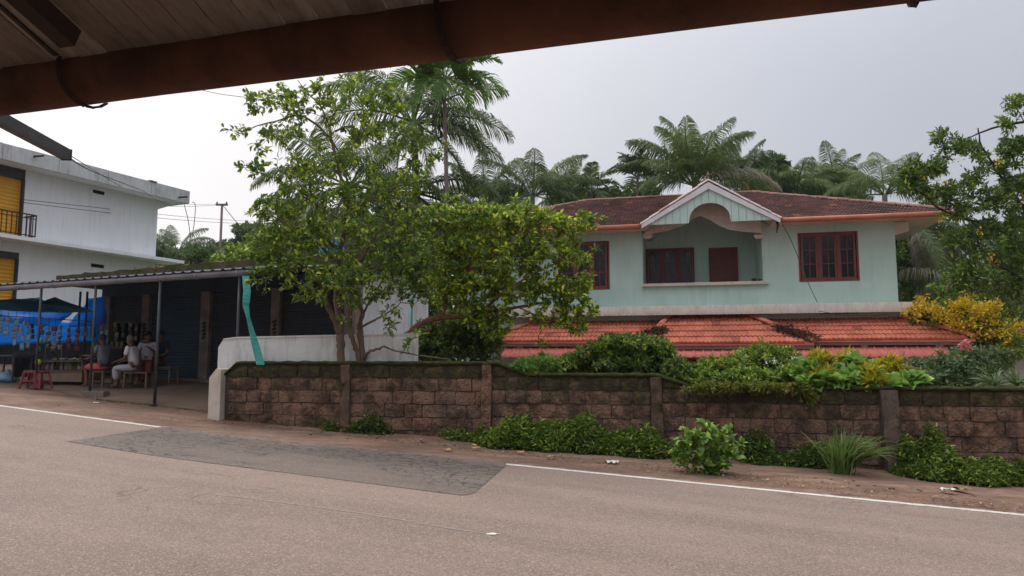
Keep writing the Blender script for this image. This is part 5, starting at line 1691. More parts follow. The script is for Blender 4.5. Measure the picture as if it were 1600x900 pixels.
    # shirt
    vs = [up(0.0), up(0.20), up(0.40), up(0.50)]; es = [(0, 1), (1, 2), (2, 3)]; rs = [(0.165, 0.135), (0.150, 0.125), (0.170, 0.130), (0.10, 0.09)]
    for i in (0, 1):
        b = len(vs); m_ = sh[i].lerp(el[i], 0.75)
        vs += [sh[i], m_]; es += [(2, b), (b, b + 1)]; rs += [0.078, 0.066]
    skin_obj('shirt', vs, es, rs, shirt, t, 0, 1)
    # wrapped cloth round the hips and legs
    vs = [pel + S(0, 0, 0.04), pel + S(0.06, 0, -0.02)]; es = [(0, 1)]; rs = [(0.165, 0.13), (0.17, 0.11)]
    for i in (0, 1):
        b = len(vs); vs += [hip[i] + S(0.06, 0, 0), kn[i] + S(0.01, 0, -0.01)]; es += [(1, b), (b, b + 1)]; rs += [0.105, 0.088]
        if long_wrap:
            vs += [kn[i].lerp(an[i], 0.45), kn[i].lerp(an[i], 0.78)]; es += [(b + 1, b + 2), (b + 2, b + 3)]; rs += [0.085, 0.082]
    skin_obj('wrap_cloth', vs, es, rs, wrap, t, 0, 1)
    return t
def bench(name, loc, rz, label, cat, L=0.5, Wd=0.3, H=0.42, mat=None, group=None):
    t = thing(name, loc, label, cat, rz, group)
    bevel(MB_box(-L / 2, L / 2, -Wd / 2, Wd / 2, H - 0.035, H, 'seat', mat, t), 0.006)
    for sx in (-1, 1):
        for sy in (-1, 1):
            MB().bar((sx * (L / 2 - 0.03), sy * (Wd / 2 - 0.03), H - 0.036), (sx * (L / 2 - 0.02), sy * (Wd / 2 - 0.02), 0), 0.045, 0.045).build('leg', mat, t)
        MB().bar((sx * (L / 2 - 0.03), -Wd / 2 + 0.05, 0.10), (sx * (L / 2 - 0.03), Wd / 2 - 0.05, 0.10), 0.03, 0.03).build('stretcher', mat, t)
    return t
def MB_box(x0, x1, y0, y1, z0, z1, name, mat, parent=None):
    mb = MB(); mb.box(x0, x1, y0, y1, z0, z1); return mb.build(name, mat, parent)
MAT_WOOD = mat_basic('worn_wood', (0.15, 0.11, 0.08), (0.09, 0.065, 0.05), 5, 0.85, 0.2, bump=0.3)
def spot(px, Y):
    p = at(px, 600, Y); return Vector((p.x, Y, fore_z(p.x, Y)))
C_GREY = cloth('grey_shirt', (0.15, 0.165, 0.20)); C_PINK = cloth('pink_red_cloth', (0.50, 0.105, 0.10)); C_WHITE = cloth('white_cotton', (0.62, 0.60, 0.62)); C_WHITE2 = cloth('off_white_cotton', (0.36, 0.34, 0.37)); C_RED = cloth('dull_red_cloth', (0.13, 0.04, 0.035)); C_BLUE = cloth('dark_blue_shirt', (0.015, 0.03, 0.05))
s1 = spot(160, 18.3); s2 = spot(209, 18.2); s3 = spot(229, 18.75); s4 = spot(250, 19.0)
person(tuple(s1), math.radians(165), 'man in a grey shirt and pink red wrap sitting by the stall table', C_GREY, C_PINK, lean=0.10, arms='fwd', long_wrap=False)
person(tuple(s2), math.radians(178), 'grey haired man all in white sitting sideways on a wooden bench', C_WHITE, C_WHITE2, lean=0.20, arms='lap', hair=MAT_GREYHAIR, seat=0.42)
person(tuple(s3), math.radians(-75), 'man in a pale vest and dull red wrap sitting behind the man in white', C_WHITE2, C_RED, lean=0.05, arms='chest', seat=0.46)
person(tuple(s4), math.radians(-100), 'man in a dark blue shirt sitting in shade behind the blue grey post', C_BLUE, C_RED, lean=0.05, arms='lap', seat=0.46)
bench('stool', tuple(s1), math.radians(165), 'wooden stool under the man in the grey shirt', 'stool', 0.36, 0.34, 0.42, MAT_WOOD)
bench('bench', tuple(s2 + Vector((0.12, 0.0, 0))), math.radians(178), 'short pale wooden bench under the man in white', 'bench', 0.62, 0.36, 0.40, MAT_WOOD)
bench('bench', tuple((s3 + s4) / 2 + Vector((0, 0.02, 0.0))), SA, 'long dark bench under the two men facing the road', 'bench', 1.5, 0.32, 0.44, MAT_WOOD)

# ------------------------------------------------------------------ the street stall
MAT_REDPL = mat_basic('red_plastic', (0.21, 0.035, 0.042), (0.17, 0.028, 0.034), 4, 0.45, 0.4)
def plastic_stool(loc, rz, lab):
    t = thing('plastic_stool', loc, lab, 'stool', rz)
    H = 0.44
    vs = []; n_ = 4
    bevel(MB_box(-0.145, 0.145, -0.145, 0.145, H - 0.035, H, 'seat', MAT_REDPL, t), 0.012)
    MB_box(-0.15, 0.15, -0.15, 0.15, H - 0.06, H - 0.036, 'seat_rim', MAT_REDPL, t)
    for sx in (-1, 1):
        for sy in (-1, 1):
            MB().bar((sx * 0.125, sy * 0.125, H - 0.061), (sx * 0.185, sy * 0.185, 0), 0.05, 0.05).build('leg', MAT_REDPL, t)
    for s in (-1, 1):
        MB().bar((-0.15, s * 0.158, 0.19), (0.15, s * 0.158, 0.19), 0.02, 0.03).build('stretcher', MAT_REDPL, t)
        MB().bar((s * 0.158, -0.15, 0.14), (s * 0.158, 0.15, 0.14), 0.02, 0.03).build('stretcher', MAT_REDPL, t)
    return t
a_ = spot(49, 17.9); b_ = spot(63, 18.05)
plastic_stool(tuple(a_), 0.15, 'red plastic stool nearer the left edge of the photo, in front of the thin post')
plastic_stool(tuple(b_), -0.3, 'red plastic stool on the right of the pair, close to the counter')

def tarp(pts, Yc, mat, lab, sag=0.12, nu=14, nv=8):
    """pts: four corners (px, py, Y) counter-clockwise from bottom left"""
    c = [at(*p) for p in pts]; V_ = []
    for j in range(nv + 1):
        for i in range(nu + 1):
            u, v = i / nu, j / nv
            p = (c[0] * (1 - u) + c[1] * u) * (1 - v) + (c[3] * (1 - u) + c[2] * u) * v
            p = p + Vector((0, 0.10 * mnoise.fractal(Vector((u * 3, v * 2, Yc)), 1, 2, 3), -sag * math.sin(math.pi * u) * (0.4 + v * 0.6) + 0.03 * mnoise.noise(Vector((u * 6, v * 2, 1)))))
            V_.append(tuple(p))
    k = (np.arange(nv)[:, None] * (nu + 1) + np.arange(nu)[None]).reshape(-1)
    o = link_mesh('tarpaulin', np_mesh(np.array(V_), np.stack([k, k + 1, k + nu + 2, k + nu + 1], 1), True), mat)
    s_ = o.modifiers.new('solid', 'SOLIDIFY'); s_.thickness = 0.004
    tag(o, lab, 'tarpaulin')
m, nt, out = newmat('blue_tarpaulin'); q = N(nt)
v = q.coord('World')
c = q.mix(q.ramp(q.noise(v, 1.6, 4), 0.35, 0.65), (0.015, 0.32, 0.86), (0.03, 0.40, 0.94))
b = q.pbsdf(c, 0.45, 0.35, 0, q.bump(q.noise(v, 3.5, 4), 0.4, 0.05))
t_ = q.node('ShaderNodeBsdfTranslucent'); q.set(t_.inputs[0], (0.03, 0.50, 1.0))
mx = q.node('ShaderNodeMixShader'); mx.inputs[0].default_value = 0.7
nt.links.new(b, mx.inputs[1]); nt.links.new(t_.outputs[0], mx.inputs[2]); nt.links.new(mx.outputs[0], out.inputs[0])
MAT_TARP = m
MAT_TARPD = mat_basic('teal_shade_net', (0.012, 0.075, 0.115), (0.01, 0.055, 0.085), 2, 0.7, 0.2, bump=0.2)
tarp([(-40, 494, 19.6), (86, 512, 20.4), (118, 484, 20.6), (-40, 474, 20.2)], 1.0, MAT_TARP, 'bright blue tarpaulin slung low across the left of the stall', 0.06)
tarp([(106, 511, 20.8), (165, 508, 21.2), (164, 462, 21.2), (138, 466, 21.0)], 2.0, MAT_TARP, 'upright blue tarpaulin sheet beside the first shop pillar', 0.02)
tarp([(-40, 482, 18.9), (96, 489, 19.3), (62, 464, 19.6), (-40, 470, 19.2)], 3.0, MAT_TARPD, 'dark teal shade net drooping over the left part of the stall', 0.02)
tarp([(62, 472, 19.2), (97, 489, 19.3), (152, 487, 19.0), (86, 464, 19.6)], 4.0, MAT_TARPD, 'dark teal shade net corner pulled to a point near the middle post', 0.02)
tarp([(-60, 540, 20.6), (158, 534, 21.6), (158, 506, 21.6), (-60, 492, 20.8)], 5.0, MAT_TARP, 'lower blue backing sheet behind the hanging snack strips', 0.02)
MAT_DARKB = mat_basic('dark_board', (0.02, 0.022, 0.026), (0.03, 0.03, 0.032), 2, 0.8, 0.2)
c1, c2 = at(-60, 600, 21.8), at(168, 600, 22.0)
sb = thing('stall_screen', (c1.x, c1.y, 0), 'dark screen boards closing the back of the stall', 'screen', math.atan2(c2.y - c1.y, c2.x - c1.x))
LL = (c2 - c1).length
nbd = 9
for i in range(nbd):
    MB_box(LL * i / nbd + 0.01, LL * (i + 1) / nbd - 0.01, 0, 0.03, 0.8, at(0, 532, 21.9).z + 0.02 * (i % 3), 'board', MAT_DARKB, sb)

# table with goods
MAT_PLY = mat_basic('brown_board', (0.23, 0.165, 0.115), (0.17, 0.12, 0.085), 2.5, 0.85, 0.2, streak=0.5)
tb0 = at(56, 600, 18.95); tb1 = at(127, 600, 18.75)
TA = math.atan2(tb1.y - tb0.y, tb1.x - tb0.x); TL = (tb1 - tb0).length; tz = fore_z(tb0.x, tb0.y)
tabz = at(90, 565, 18.9).z - tz
tbl = thing('stall_counter', (tb0.x, tb0.y, tz), 'low brown board counter of the stall with a glass case on top', 'counter', TA)
MB_box(0, TL, 0, 0.03, 0.03, tabz - 0.26, 'front_panel', MAT_PLY, tbl)
MB_box(0, 0.03, 0.031, 0.7, 0.03, tabz - 0.26, 'side_panel', MAT_PLY, tbl); MB_box(TL - 0.03, TL, 0.031, 0.7, 0.03, tabz - 0.26, 'side_panel', MAT_PLY, tbl)
MB_box(-0.03, TL + 0.03, -0.03, 0.74, tabz - 0.259, tabz - 0.23, 'shelf', MAT_WOOD, tbl)
MB_box(-0.03, TL + 0.03, -0.03, 0.74, tabz, tabz + 0.03, 'top', MAT_WOOD, tbl)
for x in (0, TL * 0.33, TL * 0.66, TL - 0.03):
    MB_box(x, x + 0.03, 0.0, 0.03, tabz - 0.229, tabz - 0.001, 'case_post', MAT_WOOD, tbl)
MB_box(0.02, TL - 0.02, 0.035, 0.04, tabz - 0.228, tabz - 0.002, 'case_glass', MAT_GLASS, tbl) if False else None
cols = [(0.28, 0.25, 0.20), (0.24, 0.12, 0.05), (0.03, 0.08, 0.22), (0.20, 0.20, 0.22), (0.20, 0.035, 0.03), (0.06, 0.11, 0.04), (0.32, 0.25, 0.05), (0.07, 0.05, 0.04)]
GM = [mat_basic('packet_%s' % n_, c_, tuple(x * 0.4 for x in c_), 22, 0.5, 0.4) for n_, c_ in zip(('cream', 'orange', 'blue', 'silver', 'red', 'green', 'yellow', 'brown'), cols)]
def packet_mesh(w, h, d, mat):
    mb = MB(); vs = []
    for (x, z, y) in ((-1, 0, 0), (1, 0, 0), (1, 1, 0), (-1, 1, 0)): vs.append((x * w / 2, 0, z * h))
    vs += [(-w * 0.32, -d / 2, h * 0.25), (w * 0.32, -d / 2, h * 0.25), (w * 0.32, -d / 2, h * 0.78), (-w * 0.32, -d / 2, h * 0.78), (-w * 0.32, d / 2, h * 0.25), (w * 0.32, d / 2, h * 0.25), (w * 0.32, d / 2, h * 0.78), (-w * 0.32, d / 2, h * 0.78)]
    fs = [(4, 5, 6, 7), (0, 1, 5, 4), (1, 2, 6, 5), (2, 3, 7, 6), (3, 0, 4, 7), (8, 11, 10, 9), (0, 8, 9, 1), (1, 9, 10, 2), (2, 10, 11, 3), (3, 11, 8, 0)]
    me = MB().add(vs, fs).mesh(); me.materials.append(mat); return me
PKM = [packet_mesh(0.11, 0.13, 0.05, m_) for m_ in GM]
def jar_mesh(mat):
    mb = MB(); mb.tube([(0, 0, 0), (0, 0, 0.01), (0, 0, 0.12), (0, 0, 0.14), (0, 0, 0.145), (0, 0, 0.165)], [0.045, 0.055, 0.055, 0.04, 0.048, 0.048], 8)
    me = mb.mesh(True); me.materials.append(mat); return me
JM = [jar_mesh(m_) for m_ in (GM[0], GM[3], GM[5], GM[6])]
rgk = random.Random(5)
Tm = Matrix.Translation((tb0.x, tb0.y, tz)) @ Matrix.Rotation(TA, 4, 'Z')
for i in range(14):
    x = 0.1 + (TL - 0.2) * i / 13
    o = link_mesh('jar' if i % 2 else 'packet', rgk.choice(JM if i % 2 else PKM), None)
    p = Tm @ Vector((x, 0.12 + 0.06 * (i % 3), tabz - 0.229)); o.location = p; o.rotation_euler = (0, 0, TA + rgk.uniform(-0.3, 0.3))
    tag(o, 'small %s standing %s of the %s bay of the counter case' % ('jar' if i % 2 else 'packet', ('at the left end', 'left of the middle', 'in the middle', 'right of the middle', 'at the right end')[i % 5], ('left', 'middle', 'right')[i // 5]), 'goods', 'goods in the counter case')
PW8 = ('at the left end', 'second from the left end', 'left of the middle', 'just left of the middle', 'just right of the middle', 'right of the middle', 'second from the right end', 'at the right end')
for i in range(16):
    x = 0.05 + (TL - 0.1) * ((i // 2) + 0.5 + rgk.uniform(-0.2, 0.2)) / 8
    o = link_mesh('packet', rgk.choice(PKM), None)
    p = Tm @ Vector((x, 0.12 + 0.33 * (i % 2) + 0.1 * rgk.random(), tabz + 0.045)); o.location = p; o.rotation_euler = (rgk.uniform(-1.5, -1.2), rgk.uniform(-0.1, 0.1), TA + rgk.uniform(-1, 1))
    tag(o, 'packet lying %s of the %s row on the counter top' % (PW8[i // 2], ('front', 'back')[i % 2]), 'packet', 'packets on the counter top')
# left steel table and things below it
lt0 = at(-30, 600, 18.6); 
lt = thing('steel_table', (lt0.x, lt0.y, fore_z(lt0.x, lt0.y)), 'grey steel framed table at the left edge of the stall', 'table', SA * 0.6)
MB_box(0, 1.0, 0, 0.6, 0.66, 0.70, 'top', MAT_STEEL, lt)
for x in (0.03, 0.95):
    for y in (0.03, 0.55):
        MB_box(x, x + 0.035, y, y + 0.035, 0, 0.659, 'leg', MAT_STEEL, lt)
MAT_DKCLOTH = cloth('dark_cloth', (0.018, 0.02, 0.025))
lt2 = at(18, 600, 19.2)
dc = thing('covered_table', (lt2.x, lt2.y, fore_z(lt2.x, lt2.y)), 'table draped in dark cloth between the steel table and the counter', 'table', SA * 0.6)
vs = []; nn_ = 24
for i in range(nn_ + 1):
    x = 0.85 * i / nn_; y = 0.03 * math.sin(i * 1.9)
    vs += [(x, y - 0.02, 0.04), (x, y * 0.3, 0.72), (x, 0.6, 0.73)]
fs = [(i * 3 + k, i * 3 + 3 + k, i * 3 + 4 + k, i * 3 + 1 + k) for i in range(nn_) for k in range(2)]
MB().add(vs, fs).build('drape', MAT_DKCLOTH, dc, smooth=True, fix=False)
for x in (0.03, 0.78):
    for y in (0.1, 0.55): MB_box(x, x + 0.04, y, y + 0.04, 0, 0.70, 'leg', MAT_WOOD, dc)
bgp = spot(9, 18.9)
MAT_BAG = mat_basic('blue_grey_bag', (0.10, 0.22, 0.34), (0.2, 0.3, 0.4), 9, 0.5, 0.4, bump=0.6, fine=12)
vs = []; 
o = MB().tube([(0, 0, 0), (0.02, 0, 0.06), (0, 0, 0.16), (0.05, 0, 0.24), (0.06, 0, 0.30)], [0.20, 0.24, 0.17, 0.07, 0.03], 12).build('plastic_bag', MAT_BAG, smooth=True)
o.location = bgp; tag(o, 'crumpled blue grey plastic bag lying under the steel table', 'bag')
# hanging strips
MAT_CLEAR = mat_basic('milky_blue_bag', (0.16, 0.33, 0.36), (0.06, 0.13, 0.15), 14, 0.35, 0.5, bump=0.5)
def strip_obj(px, y0, y1, wpx, Y, mats, lab, name='snack_strip', cat='snack strip', group=None, rows_=None):
    p0, p1 = at(px, y0, Y), at(px, y1, Y)
    H = p0.z - p1.z; w = wpx / F * Y
    k = max(2, int(H / 0.12)) if rows_ is None else rows_
    t = thing(name, (p0.x, p0.y, p1.z), lab, cat, SA * 0.7, group)
    rg = random.Random(int(px * 7 + y1))
    for i in range(k):
        pm = packet_mesh(w * rg.uniform(0.8, 1.05), H / k * 0.95, 0.05, rg.choice(mats))
        o = link_mesh('packet' if cat != 'bag' else 'bag', pm, None, t); o.location = (rg.uniform(-0.015, 0.015), rg.uniform(-0.02, 0.02), H * i / k); o.rotation_euler = (rg.uniform(-0.15, 0.15), 0, rg.uniform(-0.5, 0.5))
    MB().tube([(0, 0, H * 0.9), (0, 0, H + 0.25)], 0.006, 4).build('string', MAT_WIRE, t)
BR, RD, OR, SI, GN, YL, CR, BL = GM[7], GM[4], GM[1], GM[3], GM[5], GM[6], GM[0], GM[2]
for i, (px_, y0, y1, w_) in enumerate(((2, 494, 520, 11), (13, 495, 524, 10), (25, 497, 540, 11), (37, 500, 547, 11), (46, 502, 544, 8))):
    strip_obj(px_, y0, y1, w_, 19.2, [MAT_CLEAR, MAT_CLEAR, SI], ('hanging column of milky blue bags at the far left edge of the stall', 'hanging column of milky blue bags second from the left edge', 'hanging column of milky blue bags in the middle of its group', 'longest hanging column of milky blue bags', 'narrow column of milky blue bags hanging beside the thin post')[i], 'bag_column', 'bag', None, 4)
for px_, y0, y1, w_, mats, lab in ((52, 505, 530, 7, [BR], 'short brown packet strip just left of the thin post'), (65, 507, 523, 8, [RD], 'short red strip right of the thin post'),
        (76, 509, 545, 8, [GN, BR, YL], 'olive and yellow strip between the red strip and the gold strip'), (86, 509, 550, 9, [OR, CR, BR], 'longest strip of gold and cream packets'),
        (95, 508, 546, 7, [OR, BR, CR], 'orange and brown strip right of the longest gold one'), (109, 512, 545, 10, [RD, BR], 'dark red strip hanging before the blue sheet'),
        (122, 512, 548, 9, [RD, BR, RD], 'dark red strip nearest the middle post on its left'), (134, 510, 527, 7, [BR, GN], 'short dark strip just left of the middle post'),
        (146, 510, 528, 8, [BR], 'short dark strip just right of the middle post'), (160, 508, 540, 7, [BR, CR], 'brown strip hanging by the first shop pillar'), (168, 515, 546, 8, [MAT_CLEAR, BL], 'pale blue strip hanging above the man in the grey shirt')):
    strip_obj(px_, y0, y1, w_, 19.4, mats, lab)
# balls and toys on a string
MAT_LIME = mat_basic('lime_plastic', (0.42, 0.60, 0.02), None, 5, 0.4, 0.4); MAT_TOYG = mat_basic('green_plastic', (0.03, 0.36, 0.12), None, 5, 0.4, 0.4)
def sphere(r, n_=10, k=6):
    vs = [(r * math.sin(math.pi * j / k) * math.cos(2 * math.pi * i / n_), r * math.sin(math.pi * j / k) * math.sin(2 * math.pi * i / n_), r * math.cos(math.pi * j / k)) for j in range(k + 1) for i in range(n_)]
    return vs, [(j * n_ + i, j * n_ + (i + 1) % n_, (j + 1) * n_ + (i + 1) % n_, (j + 1) * n_ + i) for j in range(k) for i in range(n_)]
for px_, py_, r, mt, lab in ((62, 532, 0.075, MAT_LIME, 'upper lime green toy ball hanging right of the thin post'), (60, 545, 0.06, MAT_TOYG, 'dark green toy ball hanging between the two lime ones'), (60, 566, 0.08, MAT_LIME, 'lower lime green toy ball hanging in front of the counter')):
    p = at(px_, py_, 18.7); t = thing('toy_ball', tuple(p), lab, 'ball')
    MB().add(*sphere(r)).build('ball', mt, t, smooth=True); MB().tube([(0, 0, r), (0, 0, r + 0.15)], 0.005, 4).build('string', MAT_WIRE, t)
# ceiling rails for the strips
ra, rb2 = at(-50, 490, 19.3), at(172, 504, 19.5)
hr = thing('hanging_rail', tuple(ra), 'long thin rail from which the snack strips of the stall hang', 'rail')
MB().tube([(0, 0, 0), tuple(rb2 - ra)], 0.012, 6).build('rod', MAT_STEEL, hr)
# stall uprights
for px_, lab in ((117, 'dark upright stall pole behind the tarpaulin gap'), (128, 'second dark upright stall pole right of the tarpaulin gap')):
    p = spot(px_, 20.5); t = thing('stall_pole', tuple(p), lab, 'pole'); MB().tube([(0, 0, 0), (0, 0, szg + 0.1 - p.z)], 0.03, 8).build('tube', MAT_STEEL, t, smooth=True)
# open shop: shelves with goods
for k in range(4):
    z = zbt - 0.1 + 0.42 * k
    MB().box(px_x[0][1] + 0.05, px_x[1][0] - 0.05, SD + 1.1, SD + 1.45, z, z + 0.03).build('shelf', MAT_WOOD, row)
    for i in range(7):
        o = link_mesh('jar', rgk.choice(JM), None)
        lx = px_x[0][1] + 0.18 + i * 0.18; p = sw(lx, SD + 1.2, z + 0.031); o.location = p; o.scale = (1.3, 1.3, 1.4)
        tag(o, 'jar standing %s of the %s shelf in the open shop' % (PW8[i if i < 3 else i + 1] if i != 3 else 'exactly in the middle', ('lowest', 'second lowest', 'second highest', 'top')[k]), 'jar', 'jars on the shelves of the open shop')
sc_ = sw(px_x[0][1] + 0.5, SD - 0.5, 0); 
dk = thing('shop_counter', (sc_.x, sc_.y, fore_z(sc_.x, sc_.y) if True else 0), 'dark wooden counter in front of the open shop', 'counter', SA)
MB_box(-0.55, 0.75, 0, 0.04, 0, 0.75, 'front_panel', MAT_DARKB, dk); MB_box(-0.6, 0.8, -0.03, 0.5, 0.751, 0.79, 'top', MAT_WOOD, dk)
for i in range(6):
    o = link_mesh('jar', rgk.choice(JM), None); p = Matrix.Translation(dk.location) @ Matrix.Rotation(SA, 4, 'Z') @ Vector((-0.45 + i * 0.2, 0.15, 0.791)); o.location = p
    tag(o, 'jar standing %s of the dark counter of the open shop' % PW8[(0, 1, 3, 4, 6, 7)[i]], 'jar', 'jars on the shop counter')
for i, (px_, y1) in enumerate(((182, 535), (192, 528), (204, 540), (213, 532))):
    strip_obj(px_, 503, y1, 7, 20.3, [BR, CR, GN, YL], ('packet strip hanging at the left of the open shop', 'shortest packet strip hanging in the open shop', 'longest packet strip hanging in the open shop', 'packet strip hanging at the right of the open shop')[i])
# litter on the verge
MAT_PAPER = mat_basic('crumpled_paper', (0.62, 0.60, 0.57), (0.5, 0.48, 0.45), 9, 0.8, 0.2); MAT_CARD = mat_basic('torn_card', (0.30, 0.19, 0.13), None, 9, 0.85, 0.2); MAT_LEAFY = mat_basic('fallen_leaf_yellow', (0.50, 0.30, 0.10), (0.36, 0.18, 0.07), 12, 0.7, 0.3)
def litter(px, py, w, mat, lab, name='paper_scrap', cat='litter', seed=0):
    p = gnd(px, py); rg = random.Random(seed + int(px))
    z0 = 0.02
    vs = []; fs = []; n_ = 5
    for j in range(n_ + 1):
        for i in range(n_ + 1):
            vs.append(((i / n_ - 0.5) * w + rg.uniform(-1, 1) * w * 0.07, (j / n_ - 0.5) * w * 0.7 + rg.uniform(-1, 1) * w * 0.07, z0 + rg.random() * w * 0.22))
    for j in range(n_):
        for i in range(n_):
            if (i, j) in ((0, 0), (n_ - 1, n_ - 1), (n_ - 1, 0)) and rg.random() < 0.7: continue
            k = j * (n_ + 1) + i; fs.append((k, k + 1, k + n_ + 2, k + n_ + 1))
    o = MB().add(vs, fs).build(name, mat, fix=False); o.location = (p.x, p.y, g(p.x) + 0.02); o.rotation_euler = (0, 0, rg.uniform(0, 3))
    tag(o, lab, cat)
litter(203, 632, 0.22, MAT_PAPER, 'left of two white paper scraps by the forecourt edge'); litter(213, 634, 0.22, MAT_PAPER, 'right of two white paper scraps by the forecourt edge')
litter(151, 633, 0.16, MAT_PAPER, 'small white scrap on the dirt below the middle post'); litter(229, 637, 0.12, MAT_PAPER, 'small round white scrap left of the torn brown card')
litter(245, 636, 0.24, MAT_CARD, 'torn brown card at the forecourt edge below the blue grey post', 'card_scrap')
litter(372, 656, 0.26, MAT_PAPER, 'white wrapper at the left foot of the laterite wall'); litter(360, 654, 0.15, MAT_CARD, 'brown scrap beside the white wrapper', 'card_scrap')
litter(595, 682, 0.22, MAT_CARD, 'pale brown scrap on the verge under the second wall panel', 'card_scrap'); litter(660, 692, 0.16, MAT_CARD, 'small dark brown scrap on the bare verge', 'card_scrap')
for i, (px_, py_) in enumerate(((728, 693), (741, 700), (744, 704), (814, 711), (861, 718), (700, 707))):
    litter(px_, py_, 0.14, MAT_LEAFY, ('dry leaf lying left of the thick weeds', 'large curled dry leaf at the left end of the thick weeds', 'small dry leaf touching the large curled one', 'dry leaf below the middle of the thick weeds', 'yellow dry leaf below the thick weeds', 'dry leaf alone near the road edge')[i], 'fallen_leaf', 'leaf')
litter(956, 727, 0.20, MAT_PAPER, 'flat white wrapper on the verge below the weeds'); litter(1479, 771, 0.20, MAT_PAPER, 'white plastic scrap caught in the weeds at the right')
litter(1500, 770, 0.26, MAT_CARD, 'brown scrap in the weeds at the right', 'card_scrap')
rg = random.Random(3)
for i in range(34):
    px_ = rg.uniform(420, 1580); base = 668 + (px_ - 420) * 0.092
    p = gnd(px_, base + rg.uniform(0, 8)); r = rg.uniform(0.012, 0.035)
    vs, fs = sphere(r, 6, 4); vs = [(x * rg.uniform(0.8, 1.3), y * rg.uniform(0.8, 1.3), z * 0.6) for x, y, z in vs]
    o = MB().add(vs, fs).build('pebble', MAT_CONC); o.location = (p.x, p.y, g(p.x) + 0.02 + r * 0.3)
    tag(o, 'small pale pebble loose on the dirt verge', 'pebble', 'pebbles on the verge')

# ------------------------------------------------------------------ vegetation
MAT_BARK = mossy('grey_brown_bark', (0.20, 0.135, 0.10), (0.12, 0.085, 0.065), 0.0, (0.09, 0.10, 0.05), 7)
MAT_BARKR = mossy('reddish_bark', (0.22, 0.10, 0.07), (0.14, 0.065, 0.05), -0.1, (0.10, 0.09, 0.06), 7)
MAT_BARKD = mossy('dark_bark', (0.075, 0.055, 0.045), (0.05, 0.037, 0.03), 0.1, (0.05, 0.06, 0.03), 7)
MAT_PALMT = mossy('palm_bark', (0.24, 0.20, 0.17), (0.15, 0.125, 0.105), 0.0, (0.12, 0.13, 0.08), 5)
LF_A = mat_leaf('guava_leaf', (0.052, 0.110, 0.020), (0.185, 0.275, 0.036), (0.46, 0.54, 0.06), 0.42, 0.45, 0.3, 0.9, 0.80)
LF_B = mat_leaf('bright_leaf', (0.062, 0.130, 0.020), (0.235, 0.335, 0.036), (0.58, 0.64, 0.06), 0.42, 0.45, 0.3, 1.0, 0.72)
LF_D = mat_leaf('dark_leaf', (0.034, 0.070, 0.020), (0.105, 0.165, 0.034), (0.26, 0.34, 0.06), 0.33, 0.45, 0.35, 1.2)
LF_M = mat_leaf('mid_leaf', (0.066, 0.125, 0.022), (0.205, 0.300, 0.040), (0.44, 0.54, 0.07), 0.33, 0.42, 0.4, 1.2)
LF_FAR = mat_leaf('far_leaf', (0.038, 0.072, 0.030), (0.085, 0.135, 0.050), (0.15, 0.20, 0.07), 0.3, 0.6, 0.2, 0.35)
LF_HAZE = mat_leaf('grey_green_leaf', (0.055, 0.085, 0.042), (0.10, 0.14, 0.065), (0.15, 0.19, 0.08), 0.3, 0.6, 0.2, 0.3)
LF_Y = mat_leaf('yellow_croton', (0.42, 0.34, 0.02), (0.60, 0.50, 0.03), (0.18, 0.26, 0.03), 0.3, 0.4, 0.4, 3)
LF_YF = mat_leaf('yellow_flower', (0.62, 0.40, 0.015), (0.72, 0.52, 0.03), None, 0.3, 0.5, 0.3, 3)
LF_GRASS = mat_leaf('grass_blade', (0.08, 0.16, 0.035), (0.20, 0.32, 0.08), (0.32, 0.34, 0.14), 0.3, 0.45, 0.35, 2)
LF_GREY = mat_leaf('rose_leaf', (0.075, 0.125, 0.055), (0.13, 0.19, 0.085), (0.20, 0.24, 0.10), 0.3, 0.5, 0.3, 2)
LF_LIGHT = mat_leaf('light_vine_leaf', (0.11, 0.24, 0.04), (0.20, 0.36, 0.07), (0.32, 0.44, 0.10), 0.4, 0.4, 0.4, 2)
LF_WEED = mat_leaf('weed_leaf', (0.060, 0.110, 0.016), (0.160, 0.240, 0.032), (0.32, 0.40, 0.06), 0.3, 0.42, 0.4, 1.5)
LF_PINK = mat_leaf('pink_flower', (0.65, 0.16, 0.22), (0.75, 0.25, 0.30), None, 0.3, 0.5, 0.3)
LF_WHITE = mat_leaf('white_flower', (0.75, 0.72, 0.72), (0.8, 0.7, 0.75), None, 0.3, 0.5, 0.3)

def gz(p): return Vector((p.x, p.y, g(p.x)))
def foliage(name, P, D, L, ratio, mat, parent, fine=False, bend=0.22):
    n = len(P)
    Ls = L * rng.uniform(0.42, 1.3, n)
    return link_mesh(name, leaf_mesh(np.array(P), np.array(D), Ls, Ls * ratio * rng.uniform(0.85, 1.15, n), bend=bend, fine=fine), mat, parent)
def plant(kind, base, limbs, clumps, ntips, per, L, ratio, mat, bark, label, cat, group=None, r0=0.03, fine=False, spread=0.04, start=0.35, n_wood=5, extra=None, up=0.15, crown_name='crown', out=0.9, reach=0.45):
    """limbs: list of (points, radius at base, radius at end), world coordinates"""
    t = thing(kind, tuple(base), label, cat, 0.0, group)
    off = -Vector(base)
    wood = MB()
    lp = []
    for pts, ra, rb in limbs:
        pp = jit_limb(pts, 0.02 if ra > 0.03 else 0.01)
        limb_tube(wood, pp, ra, rb, 8 if ra > 0.04 else 5)
        lp.append(pp)
    tips = in_clumps(clumps, ntips)
    if extra: tips += extra
    paths = grow(lp, tips, r0, 0.003, 0.05, wood, n_wood)
    wm = wood.mesh(True); wm.transform(Matrix.Translation(off))
    link_mesh('trunk' if cat != 'shrub' else 'stem', wm, bark, t)
    P, D = leaf_points(paths, per, spread, start, up, out, reach)
    P = P - np.array(tuple(base))
    foliage(crown_name, P, D, L, ratio, mat, t, fine)
    return t, paths
